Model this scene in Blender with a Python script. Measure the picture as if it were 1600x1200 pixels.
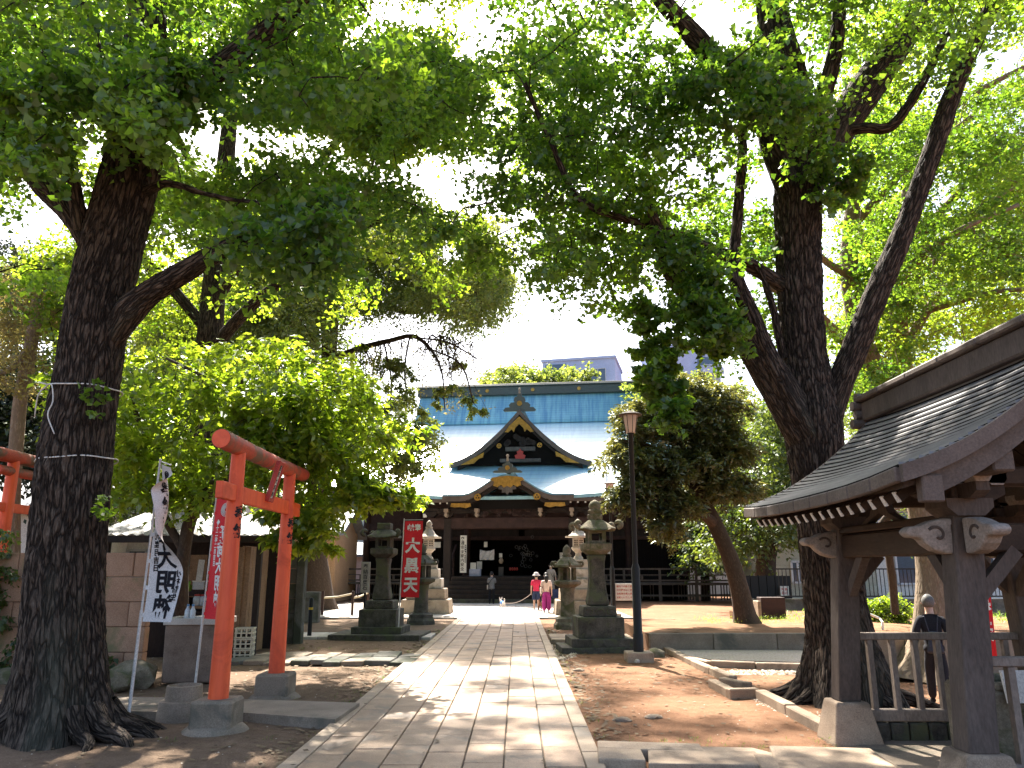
import bpy, bmesh, math, random
import numpy as np
from mathutils import Vector, Matrix, noise as mnoise
random.seed(7)
RNG = np.random.default_rng(11)
SC = bpy.context.scene
COL = SC.collection
R = math.radians
for _o in list(bpy.data.objects):
    bpy.data.objects.remove(_o)

# ------------------------------------------------------------------ camera
EYE = 1.75
PITCH = math.atan(289.0 / 1200.0)
cam_d = bpy.data.cameras.new('camera')
cam_d.sensor_width = 36.0
cam_d.lens = 27.0
cam_d.clip_start = 0.05
cam_d.clip_end = 2000.0
cam = bpy.data.objects.new('camera', cam_d)
COL.objects.link(cam)
cam.location = (0, 0, EYE)
cam.rotation_euler = (math.pi / 2 + PITCH, 0, 0)
SC.camera = cam

# ------------------------------------------------------------------ light
SUN_EL, SUN_AZ = R(50.0), R(-14.0)           # azimuth measured from +Y, negative = towards -X
SUN = Vector((math.sin(SUN_AZ) * math.cos(SUN_EL), math.cos(SUN_AZ) * math.cos(SUN_EL), math.sin(SUN_EL)))
world = bpy.data.worlds.new('World')
SC.world = world
world.use_nodes = True
_nt = world.node_tree
_bg = _nt.nodes['Background']
_sky = _nt.nodes.new('ShaderNodeTexSky')
_sky.sky_type = 'NISHITA'
_sky.sun_disc = False
_sky.sun_elevation = SUN_EL
_sky.sun_rotation = SUN_AZ
_sky.air_density = 1.0
_sky.dust_density = 4.0
_sky.ozone_density = 1.0
_nt.links.new(_sky.outputs[0], _bg.inputs[0])
_bg.inputs[1].default_value = 0.10
sun_d = bpy.data.lights.new('sun', 'SUN')
sun_d.energy = 5.0
sun_d.angle = R(0.9)
sun_d.color = (1.0, 0.93, 0.82)
sun_o = bpy.data.objects.new('sun', sun_d)
COL.objects.link(sun_o)
sun_o.location = (0, 0, 60)
sun_o.rotation_euler = SUN.to_track_quat('Z', 'Y').to_euler()
SC.view_settings.view_transform = 'Standard'
SC.view_settings.look = 'None'
SC.view_settings.exposure = 2.25
SC.view_settings.gamma = 1.0
SC.view_settings.use_curve_mapping = False
SC.cycles.max_bounces = 7
SC.cycles.diffuse_bounces = 3
SC.cycles.glossy_bounces = 2
SC.cycles.transmission_bounces = 4
SC.cycles.transparent_max_bounces = 4
SC.cycles.caustics_reflective = False
SC.cycles.caustics_refractive = False
SC.cycles.sample_clamp_indirect = 6.0

# ------------------------------------------------------------------ measuring the place from the photograph
CP, SP = math.cos(PITCH), math.sin(PITCH)
def _ray(px, py):
    u = (px - 800.0) / 1200.0
    v = (600.0 - py) / 1200.0
    return u, CP - v * SP, SP + v * CP
def at(px, py, Y):
    u, f, w = _ray(px, py)
    t = Y / f
    return Vector((u * t, Y, EYE + w * t))
def gr(px, py, z=0.0):
    u, f, w = _ray(px, py)
    t = (z - EYE) / w
    return Vector((u * t, f * t, z))
def proj(p):
    dx, dy, dz = p[0], p[1], p[2] - EYE
    f = dy * CP + dz * SP
    w = -dy * SP + dz * CP
    return 800 + 1200 * dx / f, 600 - 1200 * w / f

# ------------------------------------------------------------------ object helpers
def tag(o, label=None, cat=None, group=None, kind=None):
    if label: o['label'] = label
    if cat: o['category'] = cat
    if group: o['group'] = group
    if kind: o['kind'] = kind
    return o
def thing(name, label, cat, loc=(0, 0, 0), rz=0.0, group=None):
    o = bpy.data.objects.new(name, None)
    o.empty_display_size = 0.2
    COL.objects.link(o)
    o.location = loc
    o.rotation_euler = (0, 0, rz)
    return tag(o, label, cat, group)
def copy_tree(o, parent=None, loc=None, rz=None, scale=None, label=None):
    c = o.copy()
    COL.objects.link(c)
    c.parent = parent
    if loc is not None: c.location = loc
    if rz is not None: c.rotation_euler = (0, 0, rz)
    if scale is not None: c.scale = scale
    if label: c['label'] = label
    for ch in [x for x in KIDS.get(o.name, [])]:
        copy_tree(ch, c)
    if parent is not None: KIDS.setdefault(parent.name, []).append(c)
    return c
KIDS = {}
def link(name, me, mat=None, parent=None, kind=None, label=None):
    o = bpy.data.objects.new(name, me)
    COL.objects.link(o)
    if mat is not None and len(me.materials) == 0: me.materials.append(mat)
    if parent is not None:
        o.parent = parent
        KIDS.setdefault(parent.name, []).append(o)
    if kind: o['kind'] = kind
    if label: o['label'] = label
    return o

class MB:
    """collects shapes and links them as ONE mesh object"""
    def __init__(s):
        s.v = []; s.f = []; s.bk = None
    def add(s, vs, fs):
        n = len(s.v)
        s.v.extend([tuple(p) for p in vs])
        s.f.extend([tuple(i + n for i in f) for f in fs])
        return s
    def box(s, c, d, M=None, ch=0.0, taper=1.0):
        """box centred at c with sizes d; ch chamfers the edges; taper scales the top"""
        hx, hy, hz = d[0] / 2, d[1] / 2, d[2] / 2
        if ch <= 0:
            vs = []
            for z in (-1, 1):
                k = taper if z > 0 else 1.0
                for x, y in ((-1, -1), (1, -1), (1, 1), (-1, 1)):
                    vs.append(Vector((x * hx * k, y * hy * k, z * hz)))
            fs = [(3, 2, 1, 0), (4, 5, 6, 7), (0, 1, 5, 4), (1, 2, 6, 5), (2, 3, 7, 6), (3, 0, 4, 7)]
        else:
            ch = min(ch, hx * .6, hy * .6, hz * .6)
            vs = []; idx = {}
            for x in (-1, 1):
                for y in (-1, 1):
                    for z in (-1, 1):
                        k = taper if z > 0 else 1.0
                        for a in range(3):
                            e = [hx - (ch if a != 0 else 0), hy - (ch if a != 1 else 0), hz - (ch if a != 2 else 0)]
                            idx[(x, y, z, a)] = len(vs)
                            vs.append(Vector((x * e[0] * k, y * e[1] * k, z * e[2])))
            fs = []
            q = ((-1, -1), (1, -1), (1, 1), (-1, 1))
            for sgn in (-1, 1):
                fs.append([idx[(sgn, a, b, 0)] for a, b in q])
                fs.append([idx[(a, sgn, b, 1)] for a, b in q])
                fs.append([idx[(a, b, sgn, 2)] for a, b in q])
            for a in (-1, 1):
                for b in (-1, 1):
                    fs.append([idx[(-1, a, b, 1)], idx[(1, a, b, 1)], idx[(1, a, b, 2)], idx[(-1, a, b, 2)]])
                    fs.append([idx[(a, -1, b, 0)], idx[(a, 1, b, 0)], idx[(a, 1, b, 2)], idx[(a, -1, b, 2)]])
                    fs.append([idx[(a, b, -1, 0)], idx[(a, b, 1, 0)], idx[(a, b, 1, 1)], idx[(a, b, -1, 1)]])
                    for c_ in (-1, 1):
                        fs.append([idx[(a, b, c_, k)] for k in range(3)])
        if M is not None: vs = [M @ p for p in vs]
        c = Vector(c)
        return s.add([p + c for p in vs], fs)
    def bar(s, a, b, w, h, up=(0, 0, 1), ch=0.0):
        """rectangular bar from a to b, w across and h along 'up'"""
        a = Vector(a); b = Vector(b); d = b - a
        L = d.length
        x = d.normalized(); z = Vector(up)
        y = z.cross(x)
        if y.length < 1e-5:
            y = Vector((0, 1, 0)).cross(x)
        y.normalize(); z = x.cross(y)
        M = Matrix((x, y, z)).transposed()
        return s.box((a + b) / 2, (L, w, h), M, ch)
    def tube(s, pts, rad, seg=10, caps=True, ry=None):
        pts = [Vector(p) for p in pts]
        if not hasattr(rad, '__len__'): rad = [rad] * len(pts)
        n0 = len(s.v); fr = None
        vs = []
        for i, p in enumerate(pts):
            if i == 0: d = pts[1] - pts[0]
            elif i == len(pts) - 1: d = pts[-1] - pts[-2]
            else: d = (pts[i + 1] - pts[i - 1])
            d.normalize()
            if fr is None:
                a = Vector((1, 0, 0)) if abs(d.x) < .9 else Vector((0, 1, 0))
                x = (a - d * a.dot(d)).normalized()
            else:
                x = (fr - d * fr.dot(d)).normalized()
            fr = x; y = d.cross(x)
            for k in range(seg):
                t = 2 * math.pi * k / seg
                vs.append(p + (x * math.cos(t) + y * math.sin(t)) * rad[i])
        fs = []
        for i in range(len(pts) - 1):
            for k in range(seg):
                k2 = (k + 1) % seg
                fs.append((i * seg + k, i * seg + k2, (i + 1) * seg + k2, (i + 1) * seg + k))
        if caps:
            fs.append(tuple(reversed(range(seg))))
            fs.append(tuple((len(pts) - 1) * seg + k for k in range(seg)))
        return s.add(vs, fs)
    def cyl(s, a, b, r, seg=14, r2=None):
        return s.tube([a, b], [r, r if r2 is None else r2], seg)
    def lathe(s, prof, c=(0, 0, 0), seg=20, rot=0.0, sq=None):
        """prof: list of (r, z); sq: superellipse power for squarish plans"""
        c = Vector(c); vs = []; fs = []
        for r, z in prof:
            for k in range(seg):
                t = 2 * math.pi * (k + .5) / seg + rot
                vs.append((c.x + r * math.cos(t), c.y + r * math.sin(t), c.z + z))
        for i in range(len(prof) - 1):
            for k in range(seg):
                k2 = (k + 1) % seg
                fs.append((i * seg + k, i * seg + k2, (i + 1) * seg + k2, (i + 1) * seg + k))
        fs.append(tuple(reversed(range(seg))))
        fs.append(tuple((len(prof) - 1) * seg + k for k in range(seg)))
        return s.add(vs, fs)
    def prism(s, poly, d, M=None, c=(0, 0, 0)):
        """polygon in local XZ extruded along +Y by d (M, c place it)"""
        n = len(poly)
        vs = [Vector((x, 0, z)) for x, z in poly] + [Vector((x, d, z)) for x, z in poly]
        fs = [tuple(range(n)), tuple(reversed(range(n, 2 * n)))]
        for i in range(n):
            j = (i + 1) % n
            fs.append((j, i, n + i, n + j))
        if M is not None: vs = [M @ p for p in vs]
        c = Vector(c)
        return s.add([p + c for p in vs], fs)
    def slab(s, poly, z0, z1):
        """plan polygon (xy) extruded from z0 to z1"""
        n = len(poly)
        vs = [(p[0], p[1], z0) for p in poly] + [(p[0], p[1], z1) for p in poly]
        fs = [tuple(reversed(range(n))), tuple(range(n, 2 * n))]
        for i in range(n):
            j = (i + 1) % n
            fs.append((i, j, n + j, n + i))
        return s.add(vs, fs)
    def grid(s, rows, flip=False):
        """rows: list of equal-length lists of points"""
        m = len(rows[0]); vs = [p for r in rows for p in r]; fs = []
        for i in range(len(rows) - 1):
            for k in range(m - 1):
                q = (i * m + k, i * m + k + 1, (i + 1) * m + k + 1, (i + 1) * m + k)
                fs.append(q[::-1] if flip else q)
        return s.add(vs, fs)
    def shell(s, rows, t):
        """grid thickened along -z by t with closed rim"""
        m = len(rows[0]); n = len(rows)
        top = [Vector(p) for r in rows for p in r]
        bot = [p - Vector((0, 0, t)) for p in top]
        N = len(top); fs = []
        for i in range(n - 1):
            for k in range(m - 1):
                q = (i * m + k, i * m + k + 1, (i + 1) * m + k + 1, (i + 1) * m + k)
                fs.append(q); fs.append(tuple(N + a for a in q[::-1]))
        rim = [k for k in range(m)] + [i * m + m - 1 for i in range(1, n)] + [(n - 1) * m + k for k in range(m - 2, -1, -1)] + [i * m for i in range(n - 2, 0, -1)]
        for a, b in zip(rim, rim[1:] + rim[:1]):
            fs.append((b, a, N + a, N + b))
        return s.add(top + bot, fs)
    def mesh(s, name, origin=None):
        me = bpy.data.meshes.new(name)
        vs = s.v
        if origin is not None:
            vs = [(p[0] - origin[0], p[1] - origin[1], p[2] - origin[2]) for p in vs]
        me.from_pydata(vs, [], s.f)
        return me
    def build(s, name, mat, parent=None, world=False, smooth=False, kind=None, label=None, angle=None, fix=True):
        me = s.mesh(name, parent.location if (world and parent is not None) else None)
        if fix:
            bm = bmesh.new(); bm.from_mesh(me)
            bmesh.ops.recalc_face_normals(bm, faces=bm.faces)
            bm.to_mesh(me); bm.free()
        if smooth:
            me.polygons.foreach_set('use_smooth', [True] * len(me.polygons))
            if angle is not None:
                me.set_sharp_from_angle(angle=R(angle))
        return link(name, me, mat, parent, kind, label)

def np_mesh(name, V, F, mat, parent=None, kind=None, smooth=False, label=None):
    """V (n,3) float array, F (m,k) int array -> object"""
    me = bpy.data.meshes.new(name)
    n, m, k = len(V), len(F), F.shape[1]
    me.vertices.add(n)
    me.vertices.foreach_set('co', np.ascontiguousarray(V, dtype=np.float32).ravel())
    me.loops.add(m * k)
    me.loops.foreach_set('vertex_index', np.ascontiguousarray(F, dtype=np.int32).ravel())
    me.polygons.add(m)
    me.polygons.foreach_set('loop_start', np.arange(0, m * k, k, dtype=np.int32))
    me.polygons.foreach_set('loop_total', np.full(m, k, dtype=np.int32))
    if smooth: me.polygons.foreach_set('use_smooth', np.ones(m, dtype=bool))
    me.update(calc_edges=True)
    return link(name, me, mat, parent, kind, label)

def catmull(pts, rad, step):
    P = [Vector(p) for p in pts]; out = []; ro = []
    P = [P[0] * 2 - P[1]] + P + [P[-1] * 2 - P[-2]]
    r = [rad[0]] + list(rad) + [rad[-1]]
    for i in range(1, len(P) - 2):
        n = max(1, int((P[i + 1] - P[i]).length / step))
        for k in range(n):
            t = k / n; t2 = t * t; t3 = t2 * t
            q = 0.5 * ((2 * P[i]) + (P[i + 1] - P[i - 1]) * t + (2 * P[i - 1] - 5 * P[i] + 4 * P[i + 1] - P[i + 2]) * t2 + (3 * P[i] - P[i - 1] - 3 * P[i + 1] + P[i + 2]) * t3)
            out.append(q); ro.append(r[i] * (1 - t) + r[i + 1] * t)
    out.append(P[-2]); ro.append(r[-2])
    return out, ro

TXT = {}
def text_mesh(s, size=1.0, bold=0.0, mirror=False, vertical=False, spacing=1.06):
    """mesh of a line of writing in the XZ plane, centred; vertical stacks the characters"""
    cu = bpy.data.curves.new('txt', 'FONT')
    cu.body = '\n'.join(s) if vertical else s
    cu.align_x = 'CENTER'; cu.align_y = 'CENTER'
    cu.size = size; cu.offset = bold
    cu.space_line = spacing
    cu.resolution_u = 3
    o = bpy.data.objects.new('txt', cu)
    COL.objects.link(o)
    dg = bpy.context.evaluated_depsgraph_get()
    me = bpy.data.meshes.new_from_object(o.evaluated_get(dg))
    bpy.data.objects.remove(o)
    me.materials.clear()
    sx = -1 if mirror else 1
    for v in me.vertices:
        x, y, z = v.co
        v.co = (sx * x, 0, y)
    return me

# ------------------------------------------------------------------ materials
MAT = {}
def nodes(name):
    m = bpy.data.materials.new(name); m.use_nodes = True
    nt = m.node_tree
    return m, nt, nt.nodes['Principled BSDF'], nt.nodes['Material Output']
def ramp(nt, stops):
    n = nt.nodes.new('ShaderNodeValToRGB')
    e = n.color_ramp.elements
    while len(e) < len(stops): e.new(0.5)
    for k, (p, c) in enumerate(stops):
        e[k].position = p; e[k].color = (*c, 1)
    return n
def coords(nt, scale=(1, 1, 1), rand=True, attr=None):
    mp = nt.nodes.new('ShaderNodeMapping')
    mp.inputs['Scale'].default_value = scale
    if attr:
        a = nt.nodes.new('ShaderNodeAttribute'); a.attribute_name = attr
        nt.links.new(a.outputs['Vector'], mp.inputs[0])
        return mp.outputs[0]
    tc = nt.nodes.new('ShaderNodeTexCoord')
    if rand:
        oi = nt.nodes.new('ShaderNodeObjectInfo')
        mu = nt.nodes.new('ShaderNodeMath'); mu.operation = 'MULTIPLY'; mu.inputs[1].default_value = 37.0
        nt.links.new(oi.outputs['Random'], mu.inputs[0])
        ad = nt.nodes.new('ShaderNodeVectorMath'); ad.operation = 'ADD'
        nt.links.new(tc.outputs['Object'], ad.inputs[0]); nt.links.new(mu.outputs[0], ad.inputs[1])
        nt.links.new(ad.outputs[0], mp.inputs[0])
    else:
        nt.links.new(tc.outputs['Object'], mp.inputs[0])
    return mp.outputs[0]
def noise_tex(nt, vec, scale, detail=6, rough=.6, dist=0.0):
    n = nt.nodes.new('ShaderNodeTexNoise')
    n.inputs['Scale'].default_value = scale; n.inputs['Detail'].default_value = detail
    n.inputs['Roughness'].default_value = rough; n.inputs['Distortion'].default_value = dist
    nt.links.new(vec, n.inputs['Vector'])
    return n
def mixc(nt, fac, a, b, mode='MIX'):
    n = nt.nodes.new('ShaderNodeMix'); n.data_type = 'RGBA'; n.blend_type = mode
    for sock, val in ((n.inputs[0], fac), (n.inputs[6], a), (n.inputs[7], b)):
        if hasattr(val, 'is_output'): nt.links.new(val, sock)
        elif isinstance(val, (int, float)): sock.default_value = val
        else: sock.default_value = (*val, 1)
    return n.outputs[2]
def bump(nt, bs, height, strength, dist):
    b = nt.nodes.new('ShaderNodeBump')
    b.inputs['Strength'].default_value = strength; b.inputs['Distance'].default_value = dist
    nt.links.new(height, b.inputs['Height'])
    nt.links.new(b.outputs[0], bs.inputs['Normal'])
    return b
def rough_mat(name, c1, c2, scale=3.0, rough=.8, bmp=.3, dist=.01, fine=40.0, c3=None, c3t=.62, stretch=(1, 1, 1), rand=True, spec=.35, metal=0.0, varh=0.0):
    """two-tone noise surface with fine grain and an optional third tone as stains"""
    m, nt, bs, out = nodes(name)
    vec = coords(nt, stretch, rand)
    n1 = noise_tex(nt, vec, scale, 8, .62)
    rp = ramp(nt, [(.32, c1), (.68, c2)])
    nt.links.new(n1.outputs[0], rp.inputs[0])
    n2 = noise_tex(nt, vec, fine, 4, .7)
    rp2 = ramp(nt, [(.3, (.62, .62, .62)), (.7, (1.18, 1.18, 1.18))])
    nt.links.new(n2.outputs[0], rp2.inputs[0])
    col = mixc(nt, 1.0, rp.outputs[0], rp2.outputs[0], 'MULTIPLY')
    if c3 is not None:
        n3 = noise_tex(nt, vec, scale * .55, 7, .65, .4)
        r3 = ramp(nt, [(c3t - .04, (0, 0, 0)), (c3t + .06, (1, 1, 1))])
        nt.links.new(n3.outputs[0], r3.inputs[0])
        col = mixc(nt, r3.outputs[0], col, c3)
    if varh:
        oi = nt.nodes.new('ShaderNodeObjectInfo')
        rv = ramp(nt, [(0, (1 - varh,) * 3), (.5, (1, 1 - varh * .15, 1 - varh * .3)), (1, (1 + varh,) * 3)])
        nt.links.new(oi.outputs['Random'], rv.inputs[0])
        col = mixc(nt, 1.0, col, rv.outputs[0], 'MULTIPLY')
    nt.links.new(col, bs.inputs['Base Color'])
    bs.inputs['Roughness'].default_value = rough
    bs.inputs['Specular IOR Level'].default_value = spec
    bs.inputs['Metallic'].default_value = metal
    if bmp:
        mm = nt.nodes.new('ShaderNodeMath'); mm.operation = 'ADD'
        nt.links.new(n1.outputs[0], mm.inputs[0]); nt.links.new(n2.outputs[0], mm.inputs[1])
        bump(nt, bs, mm.outputs[0], bmp, dist)
    MAT[name] = m
    return m
def plain(name, c, rough=.6, spec=.4, metal=0.0, var=.12):
    m = rough_mat(name, tuple(x * (1 - var) for x in c), tuple(min(1, x * (1 + var)) for x in c), 6.0, rough, .08, .004, 60.0, spec=spec, metal=metal)
    return m
def leaf_mat(name, lo, hi, tlo, thi, trans=.5, gloss=.06, rough=.45):
    """thin leaf: diffuse + light passing through, each leaf its own shade"""
    m, nt, bs, out = nodes(name)
    nt.nodes.remove(bs)
    ge = nt.nodes.new('ShaderNodeNewGeometry')
    tc = nt.nodes.new('ShaderNodeTexCoord')
    nz = noise_tex(nt, tc.outputs['Object'], .55, 3, .6)
    av = nt.nodes.new('ShaderNodeMath'); av.operation = 'MULTIPLY_ADD'
    av.inputs[1].default_value = .55
    nt.links.new(ge.outputs['Random Per Island'], av.inputs[0])
    ms = nt.nodes.new('ShaderNodeMath'); ms.operation = 'MULTIPLY_ADD'
    ms.inputs[1].default_value = 1.5; ms.inputs[2].default_value = -.52
    nt.links.new(nz.outputs[0], ms.inputs[0]); nt.links.new(ms.outputs[0], av.inputs[2])
    r1 = ramp(nt, [(0.05, lo), (.95, hi)]); r2 = ramp(nt, [(0.05, tlo), (.95, thi)])
    nt.links.new(av.outputs[0], r1.inputs[0]); nt.links.new(av.outputs[0], r2.inputs[0])
    d = nt.nodes.new('ShaderNodeBsdfDiffuse'); t = nt.nodes.new('ShaderNodeBsdfTranslucent')
    g = nt.nodes.new('ShaderNodeBsdfGlossy'); g.inputs['Roughness'].default_value = rough
    g.inputs['Color'].default_value = (.8, .85, .8, 1)
    nt.links.new(r1.outputs[0], d.inputs[0]); nt.links.new(r2.outputs[0], t.inputs[0])
    x = nt.nodes.new('ShaderNodeMixShader'); x.inputs[0].default_value = trans
    nt.links.new(d.outputs[0], x.inputs[1]); nt.links.new(t.outputs[0], x.inputs[2])
    y = nt.nodes.new('ShaderNodeMixShader'); y.inputs[0].default_value = gloss
    nt.links.new(x.outputs[0], y.inputs[1]); nt.links.new(g.outputs[0], y.inputs[2])
    nt.links.new(y.outputs[0], out.inputs[0])
    MAT[name] = m
    return m
def bark_mat(name, dark, mid, light, sc=9.0, bmp=1.0, dist=.035, stretch=.16, moss=None, edge=.45):
    m, nt, bs, out = nodes(name)
    vec = coords(nt, (1, 1, stretch), False, 'bk')
    w = noise_tex(nt, vec, sc * .6, 3, .6)
    ad = nt.nodes.new('ShaderNodeVectorMath'); ad.operation = 'MULTIPLY_ADD'
    ad.inputs[1].default_value = (.12, .12, .12)
    nt.links.new(w.outputs['Color'], ad.inputs[0]); nt.links.new(vec, ad.inputs[2])
    vo = nt.nodes.new('ShaderNodeTexVoronoi'); vo.feature = 'DISTANCE_TO_EDGE'
    vo.inputs['Scale'].default_value = sc
    nt.links.new(ad.outputs[0], vo.inputs['Vector'])
    n2 = noise_tex(nt, vec, sc * 3, 8, .7)
    ed = ramp(nt, [(.0, (0, 0, 0)), (.22, (1, 1, 1))])
    nt.links.new(vo.outputs['Distance'], ed.inputs[0])
    rp = ramp(nt, [(.3, dark), (.5, mid), (.72, light)])
    nt.links.new(n2.outputs[0], rp.inputs[0])
    n3 = noise_tex(nt, vec, 1.3, 4, .6)
    col = mixc(nt, ed.outputs[0], tuple(x * edge for x in (dark if edge < .6 else mid)), rp.outputs[0])
    if moss:
        r3 = ramp(nt, [(.55, (0, 0, 0)), (.75, (.8, .8, .8))])
        nt.links.new(n3.outputs[0], r3.inputs[0])
        col = mixc(nt, r3.outputs[0], col, moss)
    nt.links.new(col, bs.inputs['Base Color'])
    bs.inputs['Roughness'].default_value = .9
    bs.inputs['Specular IOR Level'].default_value = .2
    mm = nt.nodes.new('ShaderNodeMath'); mm.operation = 'MULTIPLY_ADD'
    mm.inputs[1].default_value = .45
    nt.links.new(n2.outputs[0], mm.inputs[0]); nt.links.new(ed.outputs[0], mm.inputs[2])
    bump(nt, bs, mm.outputs[0], bmp, dist)
    MAT[name] = m
    return m

bark_mat('ginkgo_bark', (.024, .017, .013), (.080, .057, .043), (.18, .145, .115), 19, 1.0, .03, .17, (.095, .098, .072))
bark_mat('pale_bark', (.09, .065, .045), (.22, .165, .115), (.34, .27, .19), 12, .5, .02, .3, None, .8)
bark_mat('smooth_bark', (.030, .021, .016), (.066, .046, .034), (.11, .08, .06), 16, .4, .010, .35, None, .75)
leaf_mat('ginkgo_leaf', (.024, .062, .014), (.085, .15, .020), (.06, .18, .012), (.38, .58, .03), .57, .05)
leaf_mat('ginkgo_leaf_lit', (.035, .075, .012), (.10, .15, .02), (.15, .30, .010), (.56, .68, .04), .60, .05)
leaf_mat('deep_leaf', (.020, .048, .014), (.075, .115, .028), (.04, .10, .010), (.28, .34, .03), .47, .07)
leaf_mat('lime_leaf', (.05, .10, .012), (.12, .19, .025), (.20, .36, .012), (.58, .68, .04), .6, .06, .4)
leaf_mat('podocarp_leaf', (.016, .034, .014), (.085, .105, .032), (.04, .06, .010), (.34, .32, .06), .40, .10)
leaf_mat('far_leaf', (.04, .085, .02), (.11, .17, .035), (.16, .26, .02), (.50, .54, .08), .5, .05)
leaf_mat('dry_leaf', (.10, .085, .03), (.20, .16, .06), (.2, .17, .04), (.45, .36, .10), .5, .05)
leaf_mat('olive_leaf', (.03, .06, .014), (.105, .135, .03), (.08, .15, .010), (.44, .48, .05), .52, .07)
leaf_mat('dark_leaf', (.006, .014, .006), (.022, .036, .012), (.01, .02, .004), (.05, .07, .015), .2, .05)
# ------------------------------------------------------------------ ground
def sstep(a, b, x):
    t = min(1, max(0, (x - a) / (b - a)))
    return t * t * (3 - 2 * t)
def gz(x, y):
    z = -.5 * sstep(5.0, 6.6, x) * sstep(9.5, 11.5, y) * (1 - sstep(19.5, 23, y))
    z += .035 * (mnoise.noise(Vector((x * .45, y * .45, 0))) - .2) + .012 * mnoise.noise(Vector((x * 2.1, y * 2.1, 3)))
    xc = -.67 + .0065 * y
    if abs(x - xc) < 1.75: z = min(z, .0) * .5 - .01
    if y > 28: z = z * .2 - .03
    return z
def ground_mat():
    m, nt, bs, out = nodes('soil')
    tc = nt.nodes.new('ShaderNodeTexCoord')
    vec = tc.outputs['Object']
    n1 = noise_tex(nt, vec, .8, 10, .72, .5)
    n2 = noise_tex(nt, vec, 6.0, 10, .78)
    n3 = noise_tex(nt, vec, 60.0, 4, .7)
    red = ramp(nt, [(.25, (.105, .052, .028)), (.5, (.215, .112, .062)), (.8, (.34, .205, .125))])
    brn = ramp(nt, [(.25, (.082, .052, .034)), (.5, (.165, .112, .075)), (.8, (.27, .195, .135))])
    mm = nt.nodes.new('ShaderNodeMath'); mm.operation = 'MULTIPLY_ADD'; mm.inputs[1].default_value = .55
    nt.links.new(n2.outputs[0], mm.inputs[0])
    m2 = nt.nodes.new('ShaderNodeMath'); m2.operation = 'MULTIPLY'; m2.inputs[1].default_value = .5
    nt.links.new(n1.outputs[0], m2.inputs[0]); nt.links.new(m2.outputs[0], mm.inputs[2])
    nt.links.new(mm.outputs[0], red.inputs[0]); nt.links.new(mm.outputs[0], brn.inputs[0])
    sx = nt.nodes.new('ShaderNodeSeparateXYZ'); nt.links.new(vec, sx.inputs[0])
    rx = ramp(nt, [(.42, (0, 0, 0)), (.56, (1, 1, 1))])
    ma = nt.nodes.new('ShaderNodeMath'); ma.operation = 'MULTIPLY_ADD'; ma.inputs[1].default_value = .05; ma.inputs[2].default_value = .36
    nt.links.new(sx.outputs[0], ma.inputs[0])
    mb = nt.nodes.new('ShaderNodeMath'); mb.operation = 'MULTIPLY_ADD'; mb.inputs[1].default_value = .3
    nt.links.new(n1.outputs[0], mb.inputs[0]); nt.links.new(ma.outputs[0], mb.inputs[2])
    nt.links.new(mb.outputs[0], rx.inputs[0])
    col = mixc(nt, rx.outputs[0], brn.outputs[0], red.outputs[0])
    g = ramp(nt, [(.3, (.6, .6, .6)), (.7, (1.25, 1.22, 1.2))])
    nt.links.new(n3.outputs[0], g.inputs[0])
    col = mixc(nt, 1.0, col, g.outputs[0], 'MULTIPLY')
    mo = noise_tex(nt, vec, .9, 5, .6); mr = ramp(nt, [(.66, (0, 0, 0)), (.78, (.6, .6, .6))])
    nt.links.new(mo.outputs[0], mr.inputs[0])
    col = mixc(nt, mr.outputs[0], col, (.085, .09, .035))
    nt.links.new(col, bs.inputs['Base Color'])
    bs.inputs['Roughness'].default_value = .95; bs.inputs['Specular IOR Level'].default_value = .15
    ad = nt.nodes.new('ShaderNodeMath'); ad.operation = 'MULTIPLY_ADD'; ad.inputs[1].default_value = .35
    nt.links.new(n3.outputs[0], ad.inputs[0]); nt.links.new(n2.outputs[0], ad.inputs[2])
    bump(nt, bs, ad.outputs[0], .8, .045)
    MAT['soil'] = m
ground_mat()
def _axis(lo, a, b, hi, fine):
    ax = list(np.arange(a, b + 1e-6, fine))
    s = fine; x = a
    left = []
    while x > lo:
        s *= 1.25; x -= s; left.append(max(x, lo))
    s = fine; x = ax[-1]; right = []
    while x < hi:
        s *= 1.25; x += s; right.append(min(x, hi))
    return left[::-1] + ax + right
gx = _axis(-700, -9, 9.5, 700, .16); gy = _axis(-60, 4.5, 24, 900, .16)
V = np.array([(x, y, gz(x, y) if abs(x) < 60 and y < 120 else -.05) for y in gy for x in gx])
nx = len(gx); ii = np.arange((len(gy) - 1) * (nx - 1)); r_, c_ = ii // (nx - 1), ii % (nx - 1)
F = np.stack([r_ * nx + c_, r_ * nx + c_ + 1, (r_ + 1) * nx + c_ + 1, (r_ + 1) * nx + c_], 1)
np_mesh('ground', V, F, MAT['soil'], kind='structure', smooth=True)

# ------------------------------------------------------------------ the paved approach
rough_mat('paver', (.26, .170, .108), (.41, .282, .182), 3.2, .6, .35, .004, 70, (.17, .128, .092), .56, spec=.3, varh=.17)
rough_mat('edge_stone', (.31, .235, .165), (.42, .32, .225), 2.5, .7, .25, .004, 90, (.24, .20, .16), .6, spec=.3, varh=.1)
rough_mat('grout', (.10, .085, .07), (.16, .135, .11), 5, .95, .3, .01)
rough_mat('concrete', (.20, .158, .118), (.32, .258, .198), 2.0, .85, .4, .008, 70, (.12, .11, .085), .58, spec=.25, varh=.1)
rough_mat('pale_concrete', (.40, .36, .31), (.55, .50, .44), 1.6, .8, .3, .006, 80, (.30, .27, .23), .6, spec=.3, varh=.08)
rough_mat('dark_stone', (.038, .034, .028), (.125, .112, .092), 5.0, .85, .8, .014, 45, (.085, .09, .05), .54, spec=.25)
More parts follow.
